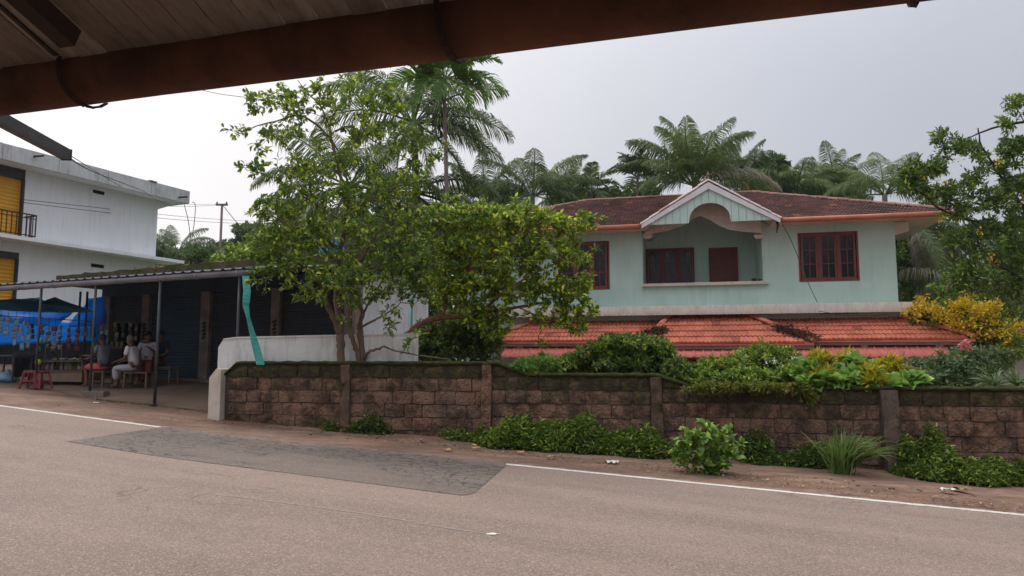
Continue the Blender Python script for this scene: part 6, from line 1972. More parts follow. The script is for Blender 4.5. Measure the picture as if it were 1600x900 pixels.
def flowers(t, base, pts, mat, n, r, L, name='blossom', each=True):
    for (x, y, z) in pts:
        c = np.array([x, y, z]) - np.array(tuple(base))
        v = rng.normal(0, 1, (n, 3)); v = norm_rows(v)
        P = c + v * r * rng.random((n, 1)) * np.array([1, 1, 1.2])
        foliage(name, P, v + np.array([0, 0, 0.1]), L, 0.6, mat, t)

# ---- the tree left of centre, behind the laterite wall
YT = 14.2
b1 = at(533, 566, YT); base = Vector((b1.x, b1.y, g(b1.x)))
def T(px, py, dy=0.0): return at(px, py, YT + dy)
limbsA = [
    ([base, T(533, 566), T(532, 535), T(531, 520)], 0.085, 0.085),
    ([T(531, 522), T(522, 500, -0.1), T(512, 478, -0.2), T(505, 455, -0.3), T(486, 430, -0.5), T(455, 405, -0.7), T(420, 392, -0.8)], 0.065, 0.015),
    ([T(531, 522), T(530, 495), T(526, 462, 0.1), T(527, 430, 0.1), T(530, 400, 0.1), T(537, 368, 0.1), T(543, 330, 0.1), T(538, 300, 0), T(530, 265, 0), T(519, 225, -0.1), T(514, 195, -0.1)], 0.075, 0.028),
    ([T(519, 222, -0.1), T(495, 195, -0.3), T(465, 180, -0.5), T(430, 190, -0.7), T(400, 197, -0.9), T(372, 210, -1.0)], 0.028, 0.008),
    ([T(514, 195, -0.1), T(500, 165, 0), T(480, 145, 0), T(465, 125, 0)], 0.022, 0.006),
    ([T(465, 180, -0.5), T(450, 160, -0.5), T(435, 150, -0.6), T(395, 160, -0.8)], 0.014, 0.005),
    ([T(524, 205, -0.1), T(545, 198, 0.2), T(572, 212, 0.4), T(600, 230, 0.5), T(640, 250, 0.5)], 0.026, 0.008),
    ([T(516, 195, 0), T(530, 165, 0.2), T(560, 145, 0.3), T(600, 140, 0.3)], 0.020, 0.006),
    ([T(543, 330, 0.1), T(570, 318, -0.3), T(600, 300, -0.5), T(640, 285, -0.6)], 0.028, 0.008),
    ([T(540, 350, 0.1), T(510, 330, -0.2), T(480, 310, -0.4), T(455, 300, -0.5)], 0.025, 0.008),
    ([T(539, 366, 0.1), T(560, 355, 0.2), T(590, 360, 0.3), T(640, 345, 0.3), T(668, 330, 0.3)], 0.03, 0.008),
    ([T(528, 412, 0.1), T(500, 385, -0.4), T(470, 370, -0.7), T(440, 345, -0.9), T(405, 330, -1.0)], 0.03, 0.008),
    ([Vector((T(561, 566).x, YT + 0.1, base.z)), T(561, 566, 0.1), T(556, 545, 0.1), T(549, 525, 0), T(547, 500, 0), T(548, 470, -0.1), T(552, 440, -0.2), T(562, 410, -0.3)], 0.06, 0.03),
    ([T(562, 410, -0.3), T(580, 380, -0.4), T(600, 350, -0.5)], 0.03, 0.008),
    ([Vector((T(566, 566).x, YT + 0.15, base.z)), T(566, 566, 0.15), T(564, 530, 0.15), T(562, 508, 0.15), T(566, 490, 0.1), T(560, 470, 0.1), T(556, 440, 0.1)], 0.075, 0.028),
    ([T(563, 512, 0.1), T(585, 500, 0), T(600, 492, -0.1), T(622, 478, -0.3)], 0.03, 0.010),
    ([T(566, 492, 0.1), T(578, 470, 0.0), T(592, 448, -0.1), T(604, 425, -0.2)], 0.028, 0.010),
    ([T(568, 560, 0.1), T(575, 550, 0), T(592, 546, -0.1), T(600, 542, -0.15), T(640, 553, -0.3), T(700, 561, -0.4)], 0.035, 0.010),
]
clA = [(400, 162, 42, 22, 13.4, 0.3, 0.682), (378, 205, 26, 14.3, 13.2, 0.25, 0.806), (445, 150, 55, 24.2, 13.8, 0.4, 0.744), (430, 222, 45, 33, 13.6, 0.4, 0.558), (393, 262, 30, 12, 13.4, 0.3, 0.96),
       (510, 145, 70, 28.6, 14, 0.6, 0.806), (475, 180, 60, 44, 13.9, 0.6, 0.558), (575, 160, 70, 44, 14.4, 0.7, 0.744), (560, 215, 80, 55, 14.3, 0.8, 0.713), (640, 225, 55, 49.5, 14.6, 0.6, 0.496),
       (470, 270, 60, 45, 13.7, 0.6, 0.88), (540, 290, 75, 50, 14.2, 0.8, 0.88), (620, 290, 70, 50, 14, 0.8, 0.8), (680, 250, 40, 40, 14.4, 0.5, 0.48), (450, 325, 55, 35, 13.5, 0.5, 0.88),
       (415, 375, 40, 32, 13.3, 0.4, 1.2), (400, 335, 22, 22, 13.2, 0.3, 0.7), (480, 375, 65, 35, 13.6, 0.6, 1.1), (560, 360, 80, 45, 14, 0.8, 1.15), (650, 350, 65, 50, 14.2, 0.7, 1),
       (440, 415, 60, 28, 13.3, 0.4, 1.2), (410, 440, 35, 18, 13.2, 0.3, 0.7), (500, 430, 60, 35, 13.6, 0.5, 1.15), (570, 425, 70, 40, 13.8, 0.6, 1.2), (640, 420, 60, 40, 13.9, 0.6, 1.1),
       (480, 460, 40, 20, 13.5, 0.3, 0.7), (545, 462, 45, 22, 13.8, 0.4, 0.7), (600, 465, 45, 25, 13.9, 0.4, 0.9), (617, 505, 28, 18, 13.9, 0.3, 0.7), (652, 452, 35, 30, 14, 0.4, 0.8), (545, 500, 25, 12, 14, 0.3, 0.4), (640, 530, 30, 14, 13.8, 0.3, 0.5)]
tA, _ = plant('fruit_tree', base, limbsA, clA, 1120, (9, 17), 0.114, 0.52, LF_A, MAT_BARK, 'tall loose crowned tree with several leaning trunks left of centre behind the wall', 'tree', r0=0.022, spread=0.05, start=0.15, reach=0.8, fine=True)

# ---- the spreading tree to its right, paler leaves, in front of the house
YU = 14.9
def U(px, py, dy=0.0): return at(px, py, YU + dy)
baseU = Vector((U(596, 560, -0.5).x, YU - 0.5, g(U(596, 560).x)))
limbsU = [([baseU, U(590, 562, -0.5), U(612, 540, -0.5), U(640, 519, -0.4), U(664, 503, -0.3), U(690, 496, -0.2), U(722, 496, -0.1), U(760, 488, 0), U(810, 480, 0.1), U(860, 470, 0.2)], 0.085, 0.022),
          ([U(690, 496, -0.2), U(697, 470, 0), U(694, 440, 0.1), U(700, 405, 0.2), U(712, 370, 0.3), U(730, 345, 0.3)], 0.05, 0.012),
          ([U(697, 455, 0), U(730, 425, -0.2), U(770, 400, -0.3), U(810, 375, -0.4), U(840, 350, -0.4)], 0.035, 0.008),
          ([U(750, 489, 0), U(790, 455, -0.2), U(830, 430, -0.3), U(870, 410, -0.3), U(905, 380, -0.2)], 0.03, 0.008),
          ([U(810, 480, 0.1), U(850, 498, 0), U(890, 505, 0), U(915, 500, 0)], 0.016, 0.005)]
clU = [(700, 345, 55, 40, 14.8, 0.6, 1.0), (760, 345, 60, 30, 14.8, 0.6, 0.9), (820, 345, 60, 32, 14.7, 0.6, 1.2), (880, 350, 45, 24, 14.7, 0.5, 1.1), (918, 345, 22, 14, 14.7, 0.3, 0.8),
       (700, 400, 60, 45, 14.9, 0.7, 1.1), (770, 395, 65, 45, 14.8, 0.8, 1.2), (840, 395, 60, 40, 14.8, 0.7, 1.2), (895, 395, 38, 32, 14.7, 0.5, 1.1), (915, 435, 22, 20, 14.7, 0.3, 0.8),
       (700, 450, 55, 35, 14.9, 0.6, 1.1), (760, 448, 60, 35, 14.9, 0.7, 1.2), (825, 445, 60, 35, 14.9, 0.7, 1.2), (880, 455, 45, 30, 14.8, 0.5, 1.1), (900, 490, 40, 24, 14.8, 0.4, 1.1), (845, 492, 50, 20, 14.9, 0.4, 0.9),
       (745, 490, 50, 22, 14.9, 0.5, 1.1), (905, 520, 22, 16, 14.8, 0.3, 0.6), (855, 540, 14, 12, 14.8, 0.2, 0.4), (775, 512, 26, 22, 14.8, 0.3, 0.8)]
tU, _ = plant('fruit_tree', baseU, limbsU, clU, 1350, (12, 20), 0.112, 0.50, LF_B, MAT_BARKR, 'spreading yellow green tree on a slanting reddish trunk hiding the left of the house', 'tree', r0=0.02, spread=0.035, start=0.2, reach=0.6, fine=True)

# dark undergrowth between the trees and the house
def shrub(cl, ntips, per, L, ratio, mat, label, name='garden_shrub', bark=MAT_BARKD, base_px=None, nst=7, r=0.02, group=None, **kw):
    cx = sum(c[0] * c[2] for c in cl) / sum(c[2] for c in cl); Y = sum(c[4] for c in cl) / len(cl)
    b = at(base_px or cx, 600, Y); base = Vector((b.x, Y, g(b.x)))
    limbs = []
    for i in range(nst):
        c = cl[i % len(cl)]
        e = at(c[0] + random.uniform(-0.5, 0.5) * c[2], c[1] + random.uniform(-0.2, 0.6) * c[3], c[4] + random.uniform(-0.5, 0.5) * c[5])
        s_ = base + Vector((random.uniform(-0.12, 0.12), random.uniform(-0.12, 0.12), -0.02))
        limbs.append(([s_, s_.lerp(e, 0.45) + Vector((random.uniform(-0.08, 0.08), 0, 0.12)), e], r, r * 0.35))
    return plant(name, base, limbs, cl, ntips, per, L, ratio, mat, bark, label, 'shrub', group, r0=0.010, n_wood=3, crown_name='foliage', **kw)
shrub([(700, 520, 55, 35, 15.6, 0.6, 1), (750, 540, 40, 28, 15.4, 0.5, 1), (682, 545, 52, 26, 15.3, 0.5, 1.2), (760, 500, 25, 25, 15.8, 0.5, 0.8)], 420, (16, 26), 0.14, 0.34, LF_D, 'dark leafy shrub behind the wall under the slanting trunk', start=0.2)

# ---- garden shrubs along the inside of the wall
shrub([(812, 575, 14, 10, 13.6, 0.3, 1), (850, 570, 30, 18, 13.8, 0.4, 1), (825, 580, 20, 8, 13.6, 0.3, 1)], 150, (20, 30), 0.10, 0.30, LF_LIGHT, 'low bright green shrub where the wall first steps down', start=0.2)
shrub([(885, 570, 32, 18, 14.2, 0.4, 1), (905, 558, 20, 12, 14.2, 0.4, 1)], 160, (18, 28), 0.10, 0.36, LF_M, 'bluish green bush beside the low bright shrub', start=0.2)
shrub([(985, 548, 62, 24, 14.4, 0.7, 1), (960, 570, 60, 20, 14.2, 0.6, 1), (1010, 575, 50, 18, 14.1, 0.6, 1), (1030, 545, 24, 14, 14.2, 0.4, 0.8)], 640, (20, 30), 0.105, 0.36, LF_D, 'largest dark glossy bush rising in front of the red roof', start=0.2)
shrub([(985, 536, 55, 12, 14.2, 0.5, 1), (940, 548, 30, 12, 14.1, 0.4, 0.8), (1040, 548, 18, 14, 14.0, 0.3, 0.9)], 190, (18, 26), 0.105, 0.36, LF_M, 'fresh green shoots topping the largest dark bush', start=0.2)
shrub([(1070, 585, 34, 16, 13.2, 0.4, 1), (1058, 570, 20, 12, 13.4, 0.4, 1)], 190, (20, 30), 0.09, 0.36, LF_D, 'small dark bush above the second step of the wall', start=0.2)
shrub([(1115, 578, 34, 20, 13.4, 0.4, 1), (1100, 592, 34, 14, 13.0, 0.3, 1)], 230, (20, 30), 0.09, 0.40, LF_M, 'mid green bush between the small dark bush and the flowering one', start=0.2)
_t, _p = shrub([(1175, 568, 46, 24, 13.6, 0.5, 1), (1210, 560, 38, 18, 13.5, 0.5, 1), (1170, 592, 55, 18, 13.0, 0.4, 1), (1230, 590, 40, 16, 12.9, 0.3, 0.9), (1190, 545, 28, 12, 13.6, 0.4, 0.6)], 620, (20, 30), 0.085, 0.40, LF_M, 'wide sprawling bush dotted with small white flowers', start=0.2)
for px_, py_ in ((1198, 569), (1209, 563), (1220, 572), (1171, 600), (1138, 586), (1240, 560)):
    p = at(px_, py_, 13.0); bl = _t.location
    flowers(_t, bl, [tuple(p)], LF_WHITE, 10, 0.035, 0.05)
shrub([(1130, 606, 60, 9, 12.45, 0.2, 1), (1210, 607, 60, 8, 12.4, 0.2, 1), (1260, 610, 20, 12, 12.3, 0.12, 0.7), (1269, 624, 6, 12, 12.22, 0.06, 0.9)], 330, (16, 26), 0.06, 0.5, mat_leaf('moss_vine', (0.10, 0.13, 0.02), (0.19, 0.22, 0.03), (0.26, 0.16, 0.03), 0.3), 'olive creeper matting the wall top and trailing down its face', name='creeper', start=0.2, r=0.008)
# crotons, big round leaves
for i, (px_, py_, rx, ry, Y, lab) in enumerate(((1283, 566, 15, 12, 12.9, 'yellow croton standing highest of the left pair'), (1325, 566, 20, 11, 13.2, 'yellow croton with a flat top right of the highest one'), (1285, 590, 16, 12, 12.6, 'yellow croton close above the wall coping on the left'), (1392, 578, 26, 14, 12.9, 'widest yellow croton with orange tinted leaves'), (1358, 583, 10, 9, 12.6, 'small orange tinted croton left of the widest one'), (1366, 595, 14, 10, 12.4, 'low lime and yellow croton at the wall top'))):
    shrub([(px_, py_, rx, ry, Y, 0.25, 1)], 46, (20, 28), 0.15, 0.24, LF_Y, lab, name='croton', start=0.5, up=0.6, out=0.75, reach=0.2, nst=5)
shrub([(1260, 585, 30, 20, 12.8, 0.3, 1), (1340, 595, 50, 14, 12.6, 0.3, 1), (1310, 600, 60, 10, 12.4, 0.2, 1), (1420, 600, 40, 12, 12.4, 0.3, 1), (1340, 575, 30, 14, 13.0, 0.3, 0.6)], 260, (5, 9), 0.17, 0.85, LF_LIGHT, 'vine with broad round light green leaves spreading over the wall top', name='garden_vine', start=0.3, fine=True, up=0.5)
shrub([(1300, 590, 50, 14, 13.2, 0.4, 1), (1400, 592, 50, 14, 13.1, 0.4, 1), (1350, 588, 40, 14, 13.4, 0.4, 1)], 260, (14, 22), 0.10, 0.4, LF_M, 'low green bush filling in behind the crotons', start=0.2)
_t, _p = shrub([(1500, 575, 70, 26, 13.2, 0.6, 1), (1545, 562, 36, 20, 13.4, 0.5, 1), (1460, 592, 50, 14, 12.8, 0.4, 1), (1510, 550, 30, 12, 13.4, 0.4, 0.5), (1440, 570, 22, 14, 13.0, 0.3, 0.25)], 640, (12, 20), 0.085, 0.42, LF_GREY, 'straggly grey green rose bush with two pink blooms', name='rose_bush', start=0.25)
for px_, py_ in ((1503, 538), (1512, 541)):
    flowers(_t, _t.location, [tuple(at(px_, py_, 13.0))], LF_PINK, 40, 0.055, 0.07)
for i, (px_, h_, lab) in enumerate(((1555, 34, 'spiky leaved plant at the wall top near the right edge'), (1588, 28, 'spiky leaved plant cut by the right edge of the photo'))):
    b = at(px_, 600, 12.2); t = thing('spiky_plant', (b.x, b.y, g(b.x)), lab, 'plant')
    hh = at(px_, 604, 12.2).z - g(b.x)
    n_ = 60; D = norm_rows(rng.normal(0, 1, (n_, 3)) * np.array([1, 1, 0.5]) + np.array([0, 0, 0.9]))
    MB().tube([(0, 0, -0.05), (0, 0, hh)], 0.02, 5).build('stem', MAT_BARKD, t)
    link_mesh('foliage', leaf_mesh(np.zeros((n_, 3)) + np.array([0, 0, hh]), D, rng.uniform(0.28, 0.48, n_), np.full(n_, 0.035), fine=True, bend=0.35), LF_GREY, t)
# bare stalked weeds rising over the wall
_t, _p = shrub([(1418, 572, 8, 12, 12.7, 0.1, 1), (1412, 555, 6, 5, 12.7, 0.1, 1), (1438, 582, 14, 8, 12.7, 0.1, 1)], 22, (6, 10), 0.06, 0.4, mat_leaf('seedy', (0.22, 0.2, 0.12), (0.3, 0.28, 0.17)), 'thin seeding stalks standing before the porch opening', name='dry_weed', start=0.5, nst=3, r=0.008)

# ---- yellow flowering bush and the yellow flowered tree on the right
_t, _p = shrub([(1450, 490, 34, 18, 22.5, 0.8, 1), (1510, 480, 40, 22, 22.5, 0.9, 1), (1545, 510, 36, 30, 22.0, 0.9, 1), (1490, 500, 50, 20, 22.5, 1.0, 1), (1575, 545, 26, 26, 21.5, 0.7, 0.9)], 620, (14, 22), 0.17, 0.4, LF_M, 'golden flowering bush behind the right end of the red roof', name='flowering_bush', start=0.2)
PF = []
for c in ((1425, 484, 18, 7), (1450, 480, 16, 7), (1480, 488, 30, 12), (1500, 473, 20, 8), (1512, 468, 14, 8), (1545, 492, 25, 14), (1555, 475, 14, 10), (1530, 510, 30, 16), (1560, 520, 22, 18), (1495, 505, 22, 8), (1568, 548, 16, 10), (1575, 530, 12, 12), (1590, 510, 14, 16), (1440, 470, 14, 6), (1530, 480, 20, 10)):
    for _ in range(int(c[2] * c[3] * 0.15)):
        v = rng.normal(0, 0.55, 3); PF.append(tuple(at(c[0] + v[0] * c[2], c[1] + v[1] * c[3], 21.4 + 0.5 * v[2])))
PF = np.array(PF); PF = np.repeat(PF, 7, 0) + rng.normal(0, 0.055, (len(PF) * 7, 3)) - np.array(tuple(_t.location))
foliage('blossom', PF, rng.normal(0, 1, PF.shape), 0.11, 0.6, LF_YF, _t)

bR = at(1640, 560, 15.2); bR = Vector((bR.x, 15.2, g(bR.x)))
def Q(px, py, dy=0.0): return at(px, py, 15.2 + dy)
limbsR = [([bR, Q(1636, 520), Q(1630, 460), Q(1622, 400), Q(1610, 340), Q(1600, 290)], 0.16, 0.07), ([Q(1610, 340), Q(1580, 300, -0.2), Q(1560, 270, -0.4), Q(1535, 230, -0.5), Q(1528, 200, -0.5)], 0.045, 0.012),
          ([Q(1640, 175, 0.2), Q(1600, 190, 0), Q(1560, 198, -0.2), Q(1520, 212, -0.4), Q(1500, 222, -0.5)], 0.035, 0.010), ([Q(1600, 290), Q(1625, 240, 0.1), Q(1640, 175, 0.2)], 0.06, 0.035),
          ([Q(1622, 400), Q(1585, 370, -0.3), Q(1540, 350, -0.5), Q(1500, 340, -0.6), Q(1460, 320, -0.7), Q(1425, 290, -0.8)], 0.05, 0.010),
          ([Q(1628, 440), Q(1590, 430, -0.4), Q(1555, 410, -0.6), Q(1530, 385, -0.7), Q(1525, 345, -0.7)], 0.035, 0.010), ([Q(1590, 430, -0.4), Q(1550, 440, -0.6), Q(1510, 430, -0.7), Q(1480, 450, -0.8)], 0.025, 0.008),
          ([Q(1600, 190, 0), Q(1590, 172, 0), Q(1580, 160, 0), Q(1565, 170, 0)], 0.012, 0.005)]
clR = [(1590, 160, 24, 16, 15.2, 0.3, 0.9), (1575, 190, 20, 18, 15.1, 0.4, 0.6), (1470, 215, 26, 14, 14.7, 0.3, 1.0), (1500, 228, 34, 14, 14.7, 0.4, 1.0), (1470, 240, 30, 16, 14.7, 0.3, 0.8), (1425, 268, 28, 18, 14.4, 0.4, 1.3), (1430, 292, 30, 16, 14.4, 0.4, 1.3),
       (1460, 262, 24, 14, 14.5, 0.3, 1.0), (1530, 240, 30, 16, 14.7, 0.4, 0.7), (1585, 232, 34, 22, 15.0, 0.5, 1.5), (1560, 262, 40, 14, 14.9, 0.5, 0.9), (1590, 290, 34, 24, 15.0, 0.5, 1.1), (1520, 285, 26, 14, 14.7, 0.4, 0.8),
       (1480, 300, 40, 18, 14.6, 0.5, 1.1), (1550, 315, 50, 20, 14.8, 0.5, 0.9), (1595, 340, 30, 24, 15.0, 0.5, 1.1), (1500, 330, 34, 16, 14.6, 0.4, 0.9), (1545, 355, 40, 18, 14.7, 0.5, 1.0), (1500, 375, 34, 20, 14.6, 0.4, 0.9), (1590, 390, 34, 28, 14.9, 0.5, 1.2),
       (1535, 400, 36, 18, 14.7, 0.4, 0.8), (1505, 425, 34, 22, 14.6, 0.4, 1.0), (1585, 440, 34, 28, 14.9, 0.5, 1.1), (1480, 455, 30, 18, 14.5, 0.4, 1.0), (1540, 452, 34, 16, 14.7, 0.4, 0.6), (1640, 300, 40, 90, 15.4, 0.8, 0.8), (1590, 485, 24, 20, 14.9, 0.4, 0.7)]
tR, _p = plant('flowering_tree', bR, limbsR, clR, 1350, (12, 21), 0.108, 0.38, mat_leaf('cassia_leaf', (0.045, 0.095, 0.026), (0.135, 0.215, 0.048), (0.34, 0.45, 0.07), 0.38, 0.45, 0.35, 1.0, 0.85), MAT_BARKD, 'open dark branched tree with yellow flower bunches at the right edge', 'tree', r0=0.016, spread=0.05, start=0.3)
flowers(tR, tR.location, [tuple(at(a_, b_, 14.2)) for a_, b_ in ((1499, 250), (1465, 281), (1483, 286), (1560, 254), (1548, 402), (1552, 408), (1470, 340), (1600, 315), (1532, 362), (1440, 275))], LF_YF, 14, 0.09, 0.06)

# ---- palms
def frond_mesh(L, e0, curl, nl=46, leaf=0.75, lw=0.045, droop=0.55, stiff=0.0, twist=0.0, seed=0):
    """frond in the xz plane; starts at the origin at elevation e0 (deg) and bends down by curl (deg)"""
    rg = np.random.default_rng(seed)
    M = 26; pts = [np.zeros(3)]; ang = []
    for i in range(M):
        f = i / M; e = math.radians(e0 - curl * f ** 1.35); ang.append(e)
        pts.append(pts[-1] + np.array([math.cos(e), 0, math.sin(e)]) * L / M)
    pts = np.array(pts); ang.append(ang[-1])
    mb = MB(); mb.tube([tuple(p) for p in pts], [0.035 * (1 - i / M) ** 0.8 * L / 4 + 0.004 for i in range(M + 1)], 4, cap=False)
    V_ = [tuple(v) for v in mb.v]; Fq = list(mb.f)
    for i in range(nl):
        f = 0.16 + 0.84 * i / (nl - 1); x = f * M; k = min(int(x), M - 1)
        p = pts[k] * (1 - (x - k)) + pts[k + 1] * (x - k); e = ang[k]
        t = np.array([math.cos(e), 0, math.sin(e)]); up = np.array([-math.sin(e), 0, math.cos(e)])
        ln = leaf * (math.sin(math.pi * min(1, 0.16 + 0.80 * f)) ** 0.7) * rg.uniform(0.85, 1.08)
        for s in (1, -1):
            fw = 0.35 + 0.75 * f; d = np.array([0, s, 0]) * (0.78 if stiff == 0 else 1.0) + t * fw * 0.9 + up * (0.25 if stiff == 0 else 0.39) + rg.normal(0, 0.11, 3)
            d /= np.linalg.norm(d)
            g1 = p + d * ln * 0.4; d2 = d + np.array([0, 0, -droop]) * 0.8; d2 /= np.linalg.norm(d2)
            g2 = g1 + d2 * ln * 0.35; d3 = d2 + np.array([0, 0, -droop]) * 1.0; d3 /= np.linalg.norm(d3)
            g3 = g2 + d3 * ln * 0.3
            w_ = t * lw / 2
            n0 = len(V_)
            V_ += [tuple(p - w_ * 0.6), tuple(p + w_ * 0.6), tuple(g1 + w_), tuple(g1 - w_), tuple(g2 + w_ * 0.8), tuple(g2 - w_ * 0.8), tuple(g3)]
            Fq += [(n0, n0 + 1, n0 + 2, n0 + 3), (n0 + 3, n0 + 2, n0 + 4, n0 + 5), (n0 + 5, n0 + 4, n0 + 6)]
    me = bpy.data.meshes.new('frond'); me.from_pydata(V_, [], Fq); me.update()
    return me
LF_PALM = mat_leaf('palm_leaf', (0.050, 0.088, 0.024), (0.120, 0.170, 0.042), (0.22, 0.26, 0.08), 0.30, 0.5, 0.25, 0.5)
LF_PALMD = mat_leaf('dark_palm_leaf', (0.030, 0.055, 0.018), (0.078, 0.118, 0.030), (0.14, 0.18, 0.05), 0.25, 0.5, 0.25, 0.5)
LF_ARECA = mat_leaf('areca_leaf', (0.06, 0.15, 0.03), (0.16, 0.30, 0.055), (0.30, 0.44, 0.09), 0.4, 0.38, 0.45, 1.0)
LF_PDRY = mat_leaf('dry_palm_leaf', (0.20, 0.19, 0.12), (0.28, 0.25, 0.16), (0.14, 0.13, 0.07), 0.25, 0.6, 0.3, 0.5)
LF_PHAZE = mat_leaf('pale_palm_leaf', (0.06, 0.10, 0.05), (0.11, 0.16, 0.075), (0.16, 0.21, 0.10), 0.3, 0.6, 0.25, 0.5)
VAR = {}
def fm(kind, e0, mat):
    key = (kind, e0, mat.name)
    if key not in VAR:
        if kind == 'coco':
            curl = 35 + (85 - e0) * 0.55 if e0 > 0 else 45
            me = frond_mesh(1.0, e0, curl * 1.12, 88, 0.33, 0.0105, 1.25, seed=int(e0 + 200))
        else:
            me = frond_mesh(1.0, e0, 55 + (80 - e0) * 0.4, 34, 0.36, 0.042, 0.45, stiff=0.6, seed=int(e0 + 100))
        me.materials.append(mat); VAR[key] = me
    return VAR[key]
def palm(px, py, Y, L, fr, label, kind='coco', mat=None, trunk_r=0.15, lean=(0, 0), name=None, dry=(), base_py=None, nuts=False, crownshaft=False, hide_trunk=False):
    """crown at a picture point; fr: list of (azimuth deg seen from above, elevation deg, length factor)"""
    mat = mat or LF_PALM
    c = at(px, py, Y); base = Vector((c.x + lean[0], c.y + lean[1], g(c.x)))
    t = thing(name or ('coconut_palm' if kind == 'coco' else 'areca_palm'), tuple(base), label, 'palm tree')
    H = c - base
    pts = [Vector((0, 0, -0.2)), H * 0.3 + Vector((lean[0] * -0.2, 0, 0)), H * 0.65 + Vector((lean[0] * 0.12, 0, 0)), H]
    pp = jit_limb(pts, 0.0, 8)
    mb = MB(); m_ = len(pp)
    rad = []
    for i in range(m_): rad.append(trunk_r * (1.25 - 0.45 * i / (m_ - 1)) * (1 + 0.05 * (i % 2)))
    mb.tube(pp, rad, 8); mb.build('trunk', MAT_PALMT, t, smooth=True)
    if crownshaft:
        MB().tube([H - Vector((0, 0, 0.1)), H + Vector((0, 0, 0.35)), H + Vector((0, 0, 0.75))], [trunk_r * 1.15, trunk_r * 1.1, trunk_r * 0.5], 8).build('crownshaft', LF_ARECA, t, smooth=True)
    top_ = H + Vector((0, 0, 0.65 if crownshaft else 0.0))
    for az, el, lf in fr:
        e = min([80, 62, 45, 28, 10, -10, -35, -60], key=lambda v_: abs(v_ - el))
        o = link_mesh('frond', fm(kind, e, mat), None, t)
        o.location = top_ + Vector((math.cos(math.radians(az)) * 0.08, math.sin(math.radians(az)) * 0.08, 0))
        o.rotation_euler = (random.uniform(-0.5, 0.5), math.radians(random.uniform(-8, 8)), math.radians(az + random.uniform(-9, 9))); s = L * lf; o.scale = (s, s, s)
    for az, el, lf in dry:
        e = min([80, 62, 45, 28, 10, -10, -35, -60], key=lambda v_: abs(v_ - el))
        o = link_mesh('dry_frond', fm(kind, e, LF_PDRY), None, t); o['label'] = 'withered hanging frond'
        o.location = top_; o.rotation_euler = (random.uniform(-0.2, 0.2), 0, math.radians(az)); s = L * lf; o.scale = (s, s, s)
    if nuts:
        for i in range(9):
            vs, fs = sphere(0.13, 8, 5); a_ = i * 2.4
            o = MB().add(vs, fs).build('coconut', mat_nut, t, smooth=True); o.location = H + Vector((0.28 * math.cos(a_), 0.28 * math.sin(a_), -0.25 - 0.08 * (i % 3)))
    return t
mat_nut = mat_basic('green_coconut', (0.12, 0.14, 0.04), (0.2, 0.12, 0.05), 6, 0.6, 0.3)
def rnd_fr(n, els=(62, 45, 28, 10, -10, -35), ph=0.0):
    return [(ph + i * 137.5 + random.uniform(-10, 10), els[int(i * len(els) / n)], random.uniform(0.85, 1.05)) for i in range(n)]
# azimuth 0 = to the right of the picture, 180 = left, 90 = away, -90 = towards the camera
palm(646, 192, 26, 3.8, [(0, 45, 1.0), (10, 28, 1.05), (-8, 10, 1.0), (5, -10, 1.0), (-20, 28, 0.9), (180, 62, 0.9), (178, 45, 1.0), (190, 28, 1.0), (170, 10, 0.95), (60, 80, 0.8), (120, 62, 0.9), (-60, 62, 0.8), (-120, 45, 0.8), (80, 28, 0.8), (-90, -10, 0.8), (-40, -10, 0.9), (215, -10, 0.9), (0, -35, 0.9), (180, -35, 0.9), (-10, 62, 0.9)],
     'tallest coconut palm, behind the left tree, its drooping fronds reaching right into the sky', nuts=True, dry=((-30, -60, 0.7), (200, -60, 0.8)), lean=(0.4, 0))
palm(694, 152, 22.5, 1.95, [(0, 45, 1.0), (20, 28, 1.1), (-25, 10, 1.0), (180, 45, 1.05), (165, 28, 1.1), (200, 10, 1.0), (-90, 28, 1.0), (90, 45, 1), (-50, 62, 1.0), (130, 62, 1.0), (-130, 28, 1.0), (60, 10, 0.9), (-70, -10, 0.9), (0, -10, 0.95), (180, -10, 0.95), (240, -10, 0.9), (-20, 62, 1.1), (200, 62, 1.0)],
     'bright green areca palm with a slim trunk, its crown right under the gutter bracket', 'areca', LF_ARECA, 0.075, crownshaft=True, lean=(0.25, 0))
palm(545, 290, 24, 4.0, [(180, 28, 0.9), (200, 10, 0.9), (0, 28, 0.9), (-20, -10, 0.9), (170, -10, 1.0), (90, 62, 0.9), (-90, 45, 0.8), (20, 62, 0.9), (150, 62, 0.9), (0, -35, 0.95), (185, -35, 1.0), (220, -35, 0.9), (-60, -35, 0.8), (40, 10, 0.8)],
     'coconut palm with grey hanging fronds seen through the gaps of the left tree', mat=LF_PALM, dry=((175, -60, 0.9), (10, -60, 0.8), (-60, -60, 0.9)))
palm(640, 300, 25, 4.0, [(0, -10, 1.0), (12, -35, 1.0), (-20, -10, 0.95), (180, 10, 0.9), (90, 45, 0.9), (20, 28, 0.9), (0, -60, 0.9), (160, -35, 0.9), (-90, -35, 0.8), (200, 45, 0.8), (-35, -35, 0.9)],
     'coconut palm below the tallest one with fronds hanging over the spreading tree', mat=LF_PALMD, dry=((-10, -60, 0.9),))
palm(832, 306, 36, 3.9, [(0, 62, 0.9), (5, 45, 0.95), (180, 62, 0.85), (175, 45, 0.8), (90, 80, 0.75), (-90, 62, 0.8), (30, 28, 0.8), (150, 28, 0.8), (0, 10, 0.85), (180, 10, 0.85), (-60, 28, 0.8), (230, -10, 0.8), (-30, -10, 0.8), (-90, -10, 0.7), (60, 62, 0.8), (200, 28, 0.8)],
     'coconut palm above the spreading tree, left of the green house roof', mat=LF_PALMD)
palm(924, 296, 38, 1.9, rnd_fr(12, (62, 45, 28, 10, -10)), 'small dark areca palm over the left end of the green house roof', 'areca', LF_PALMD, 0.09, crownshaft=False)
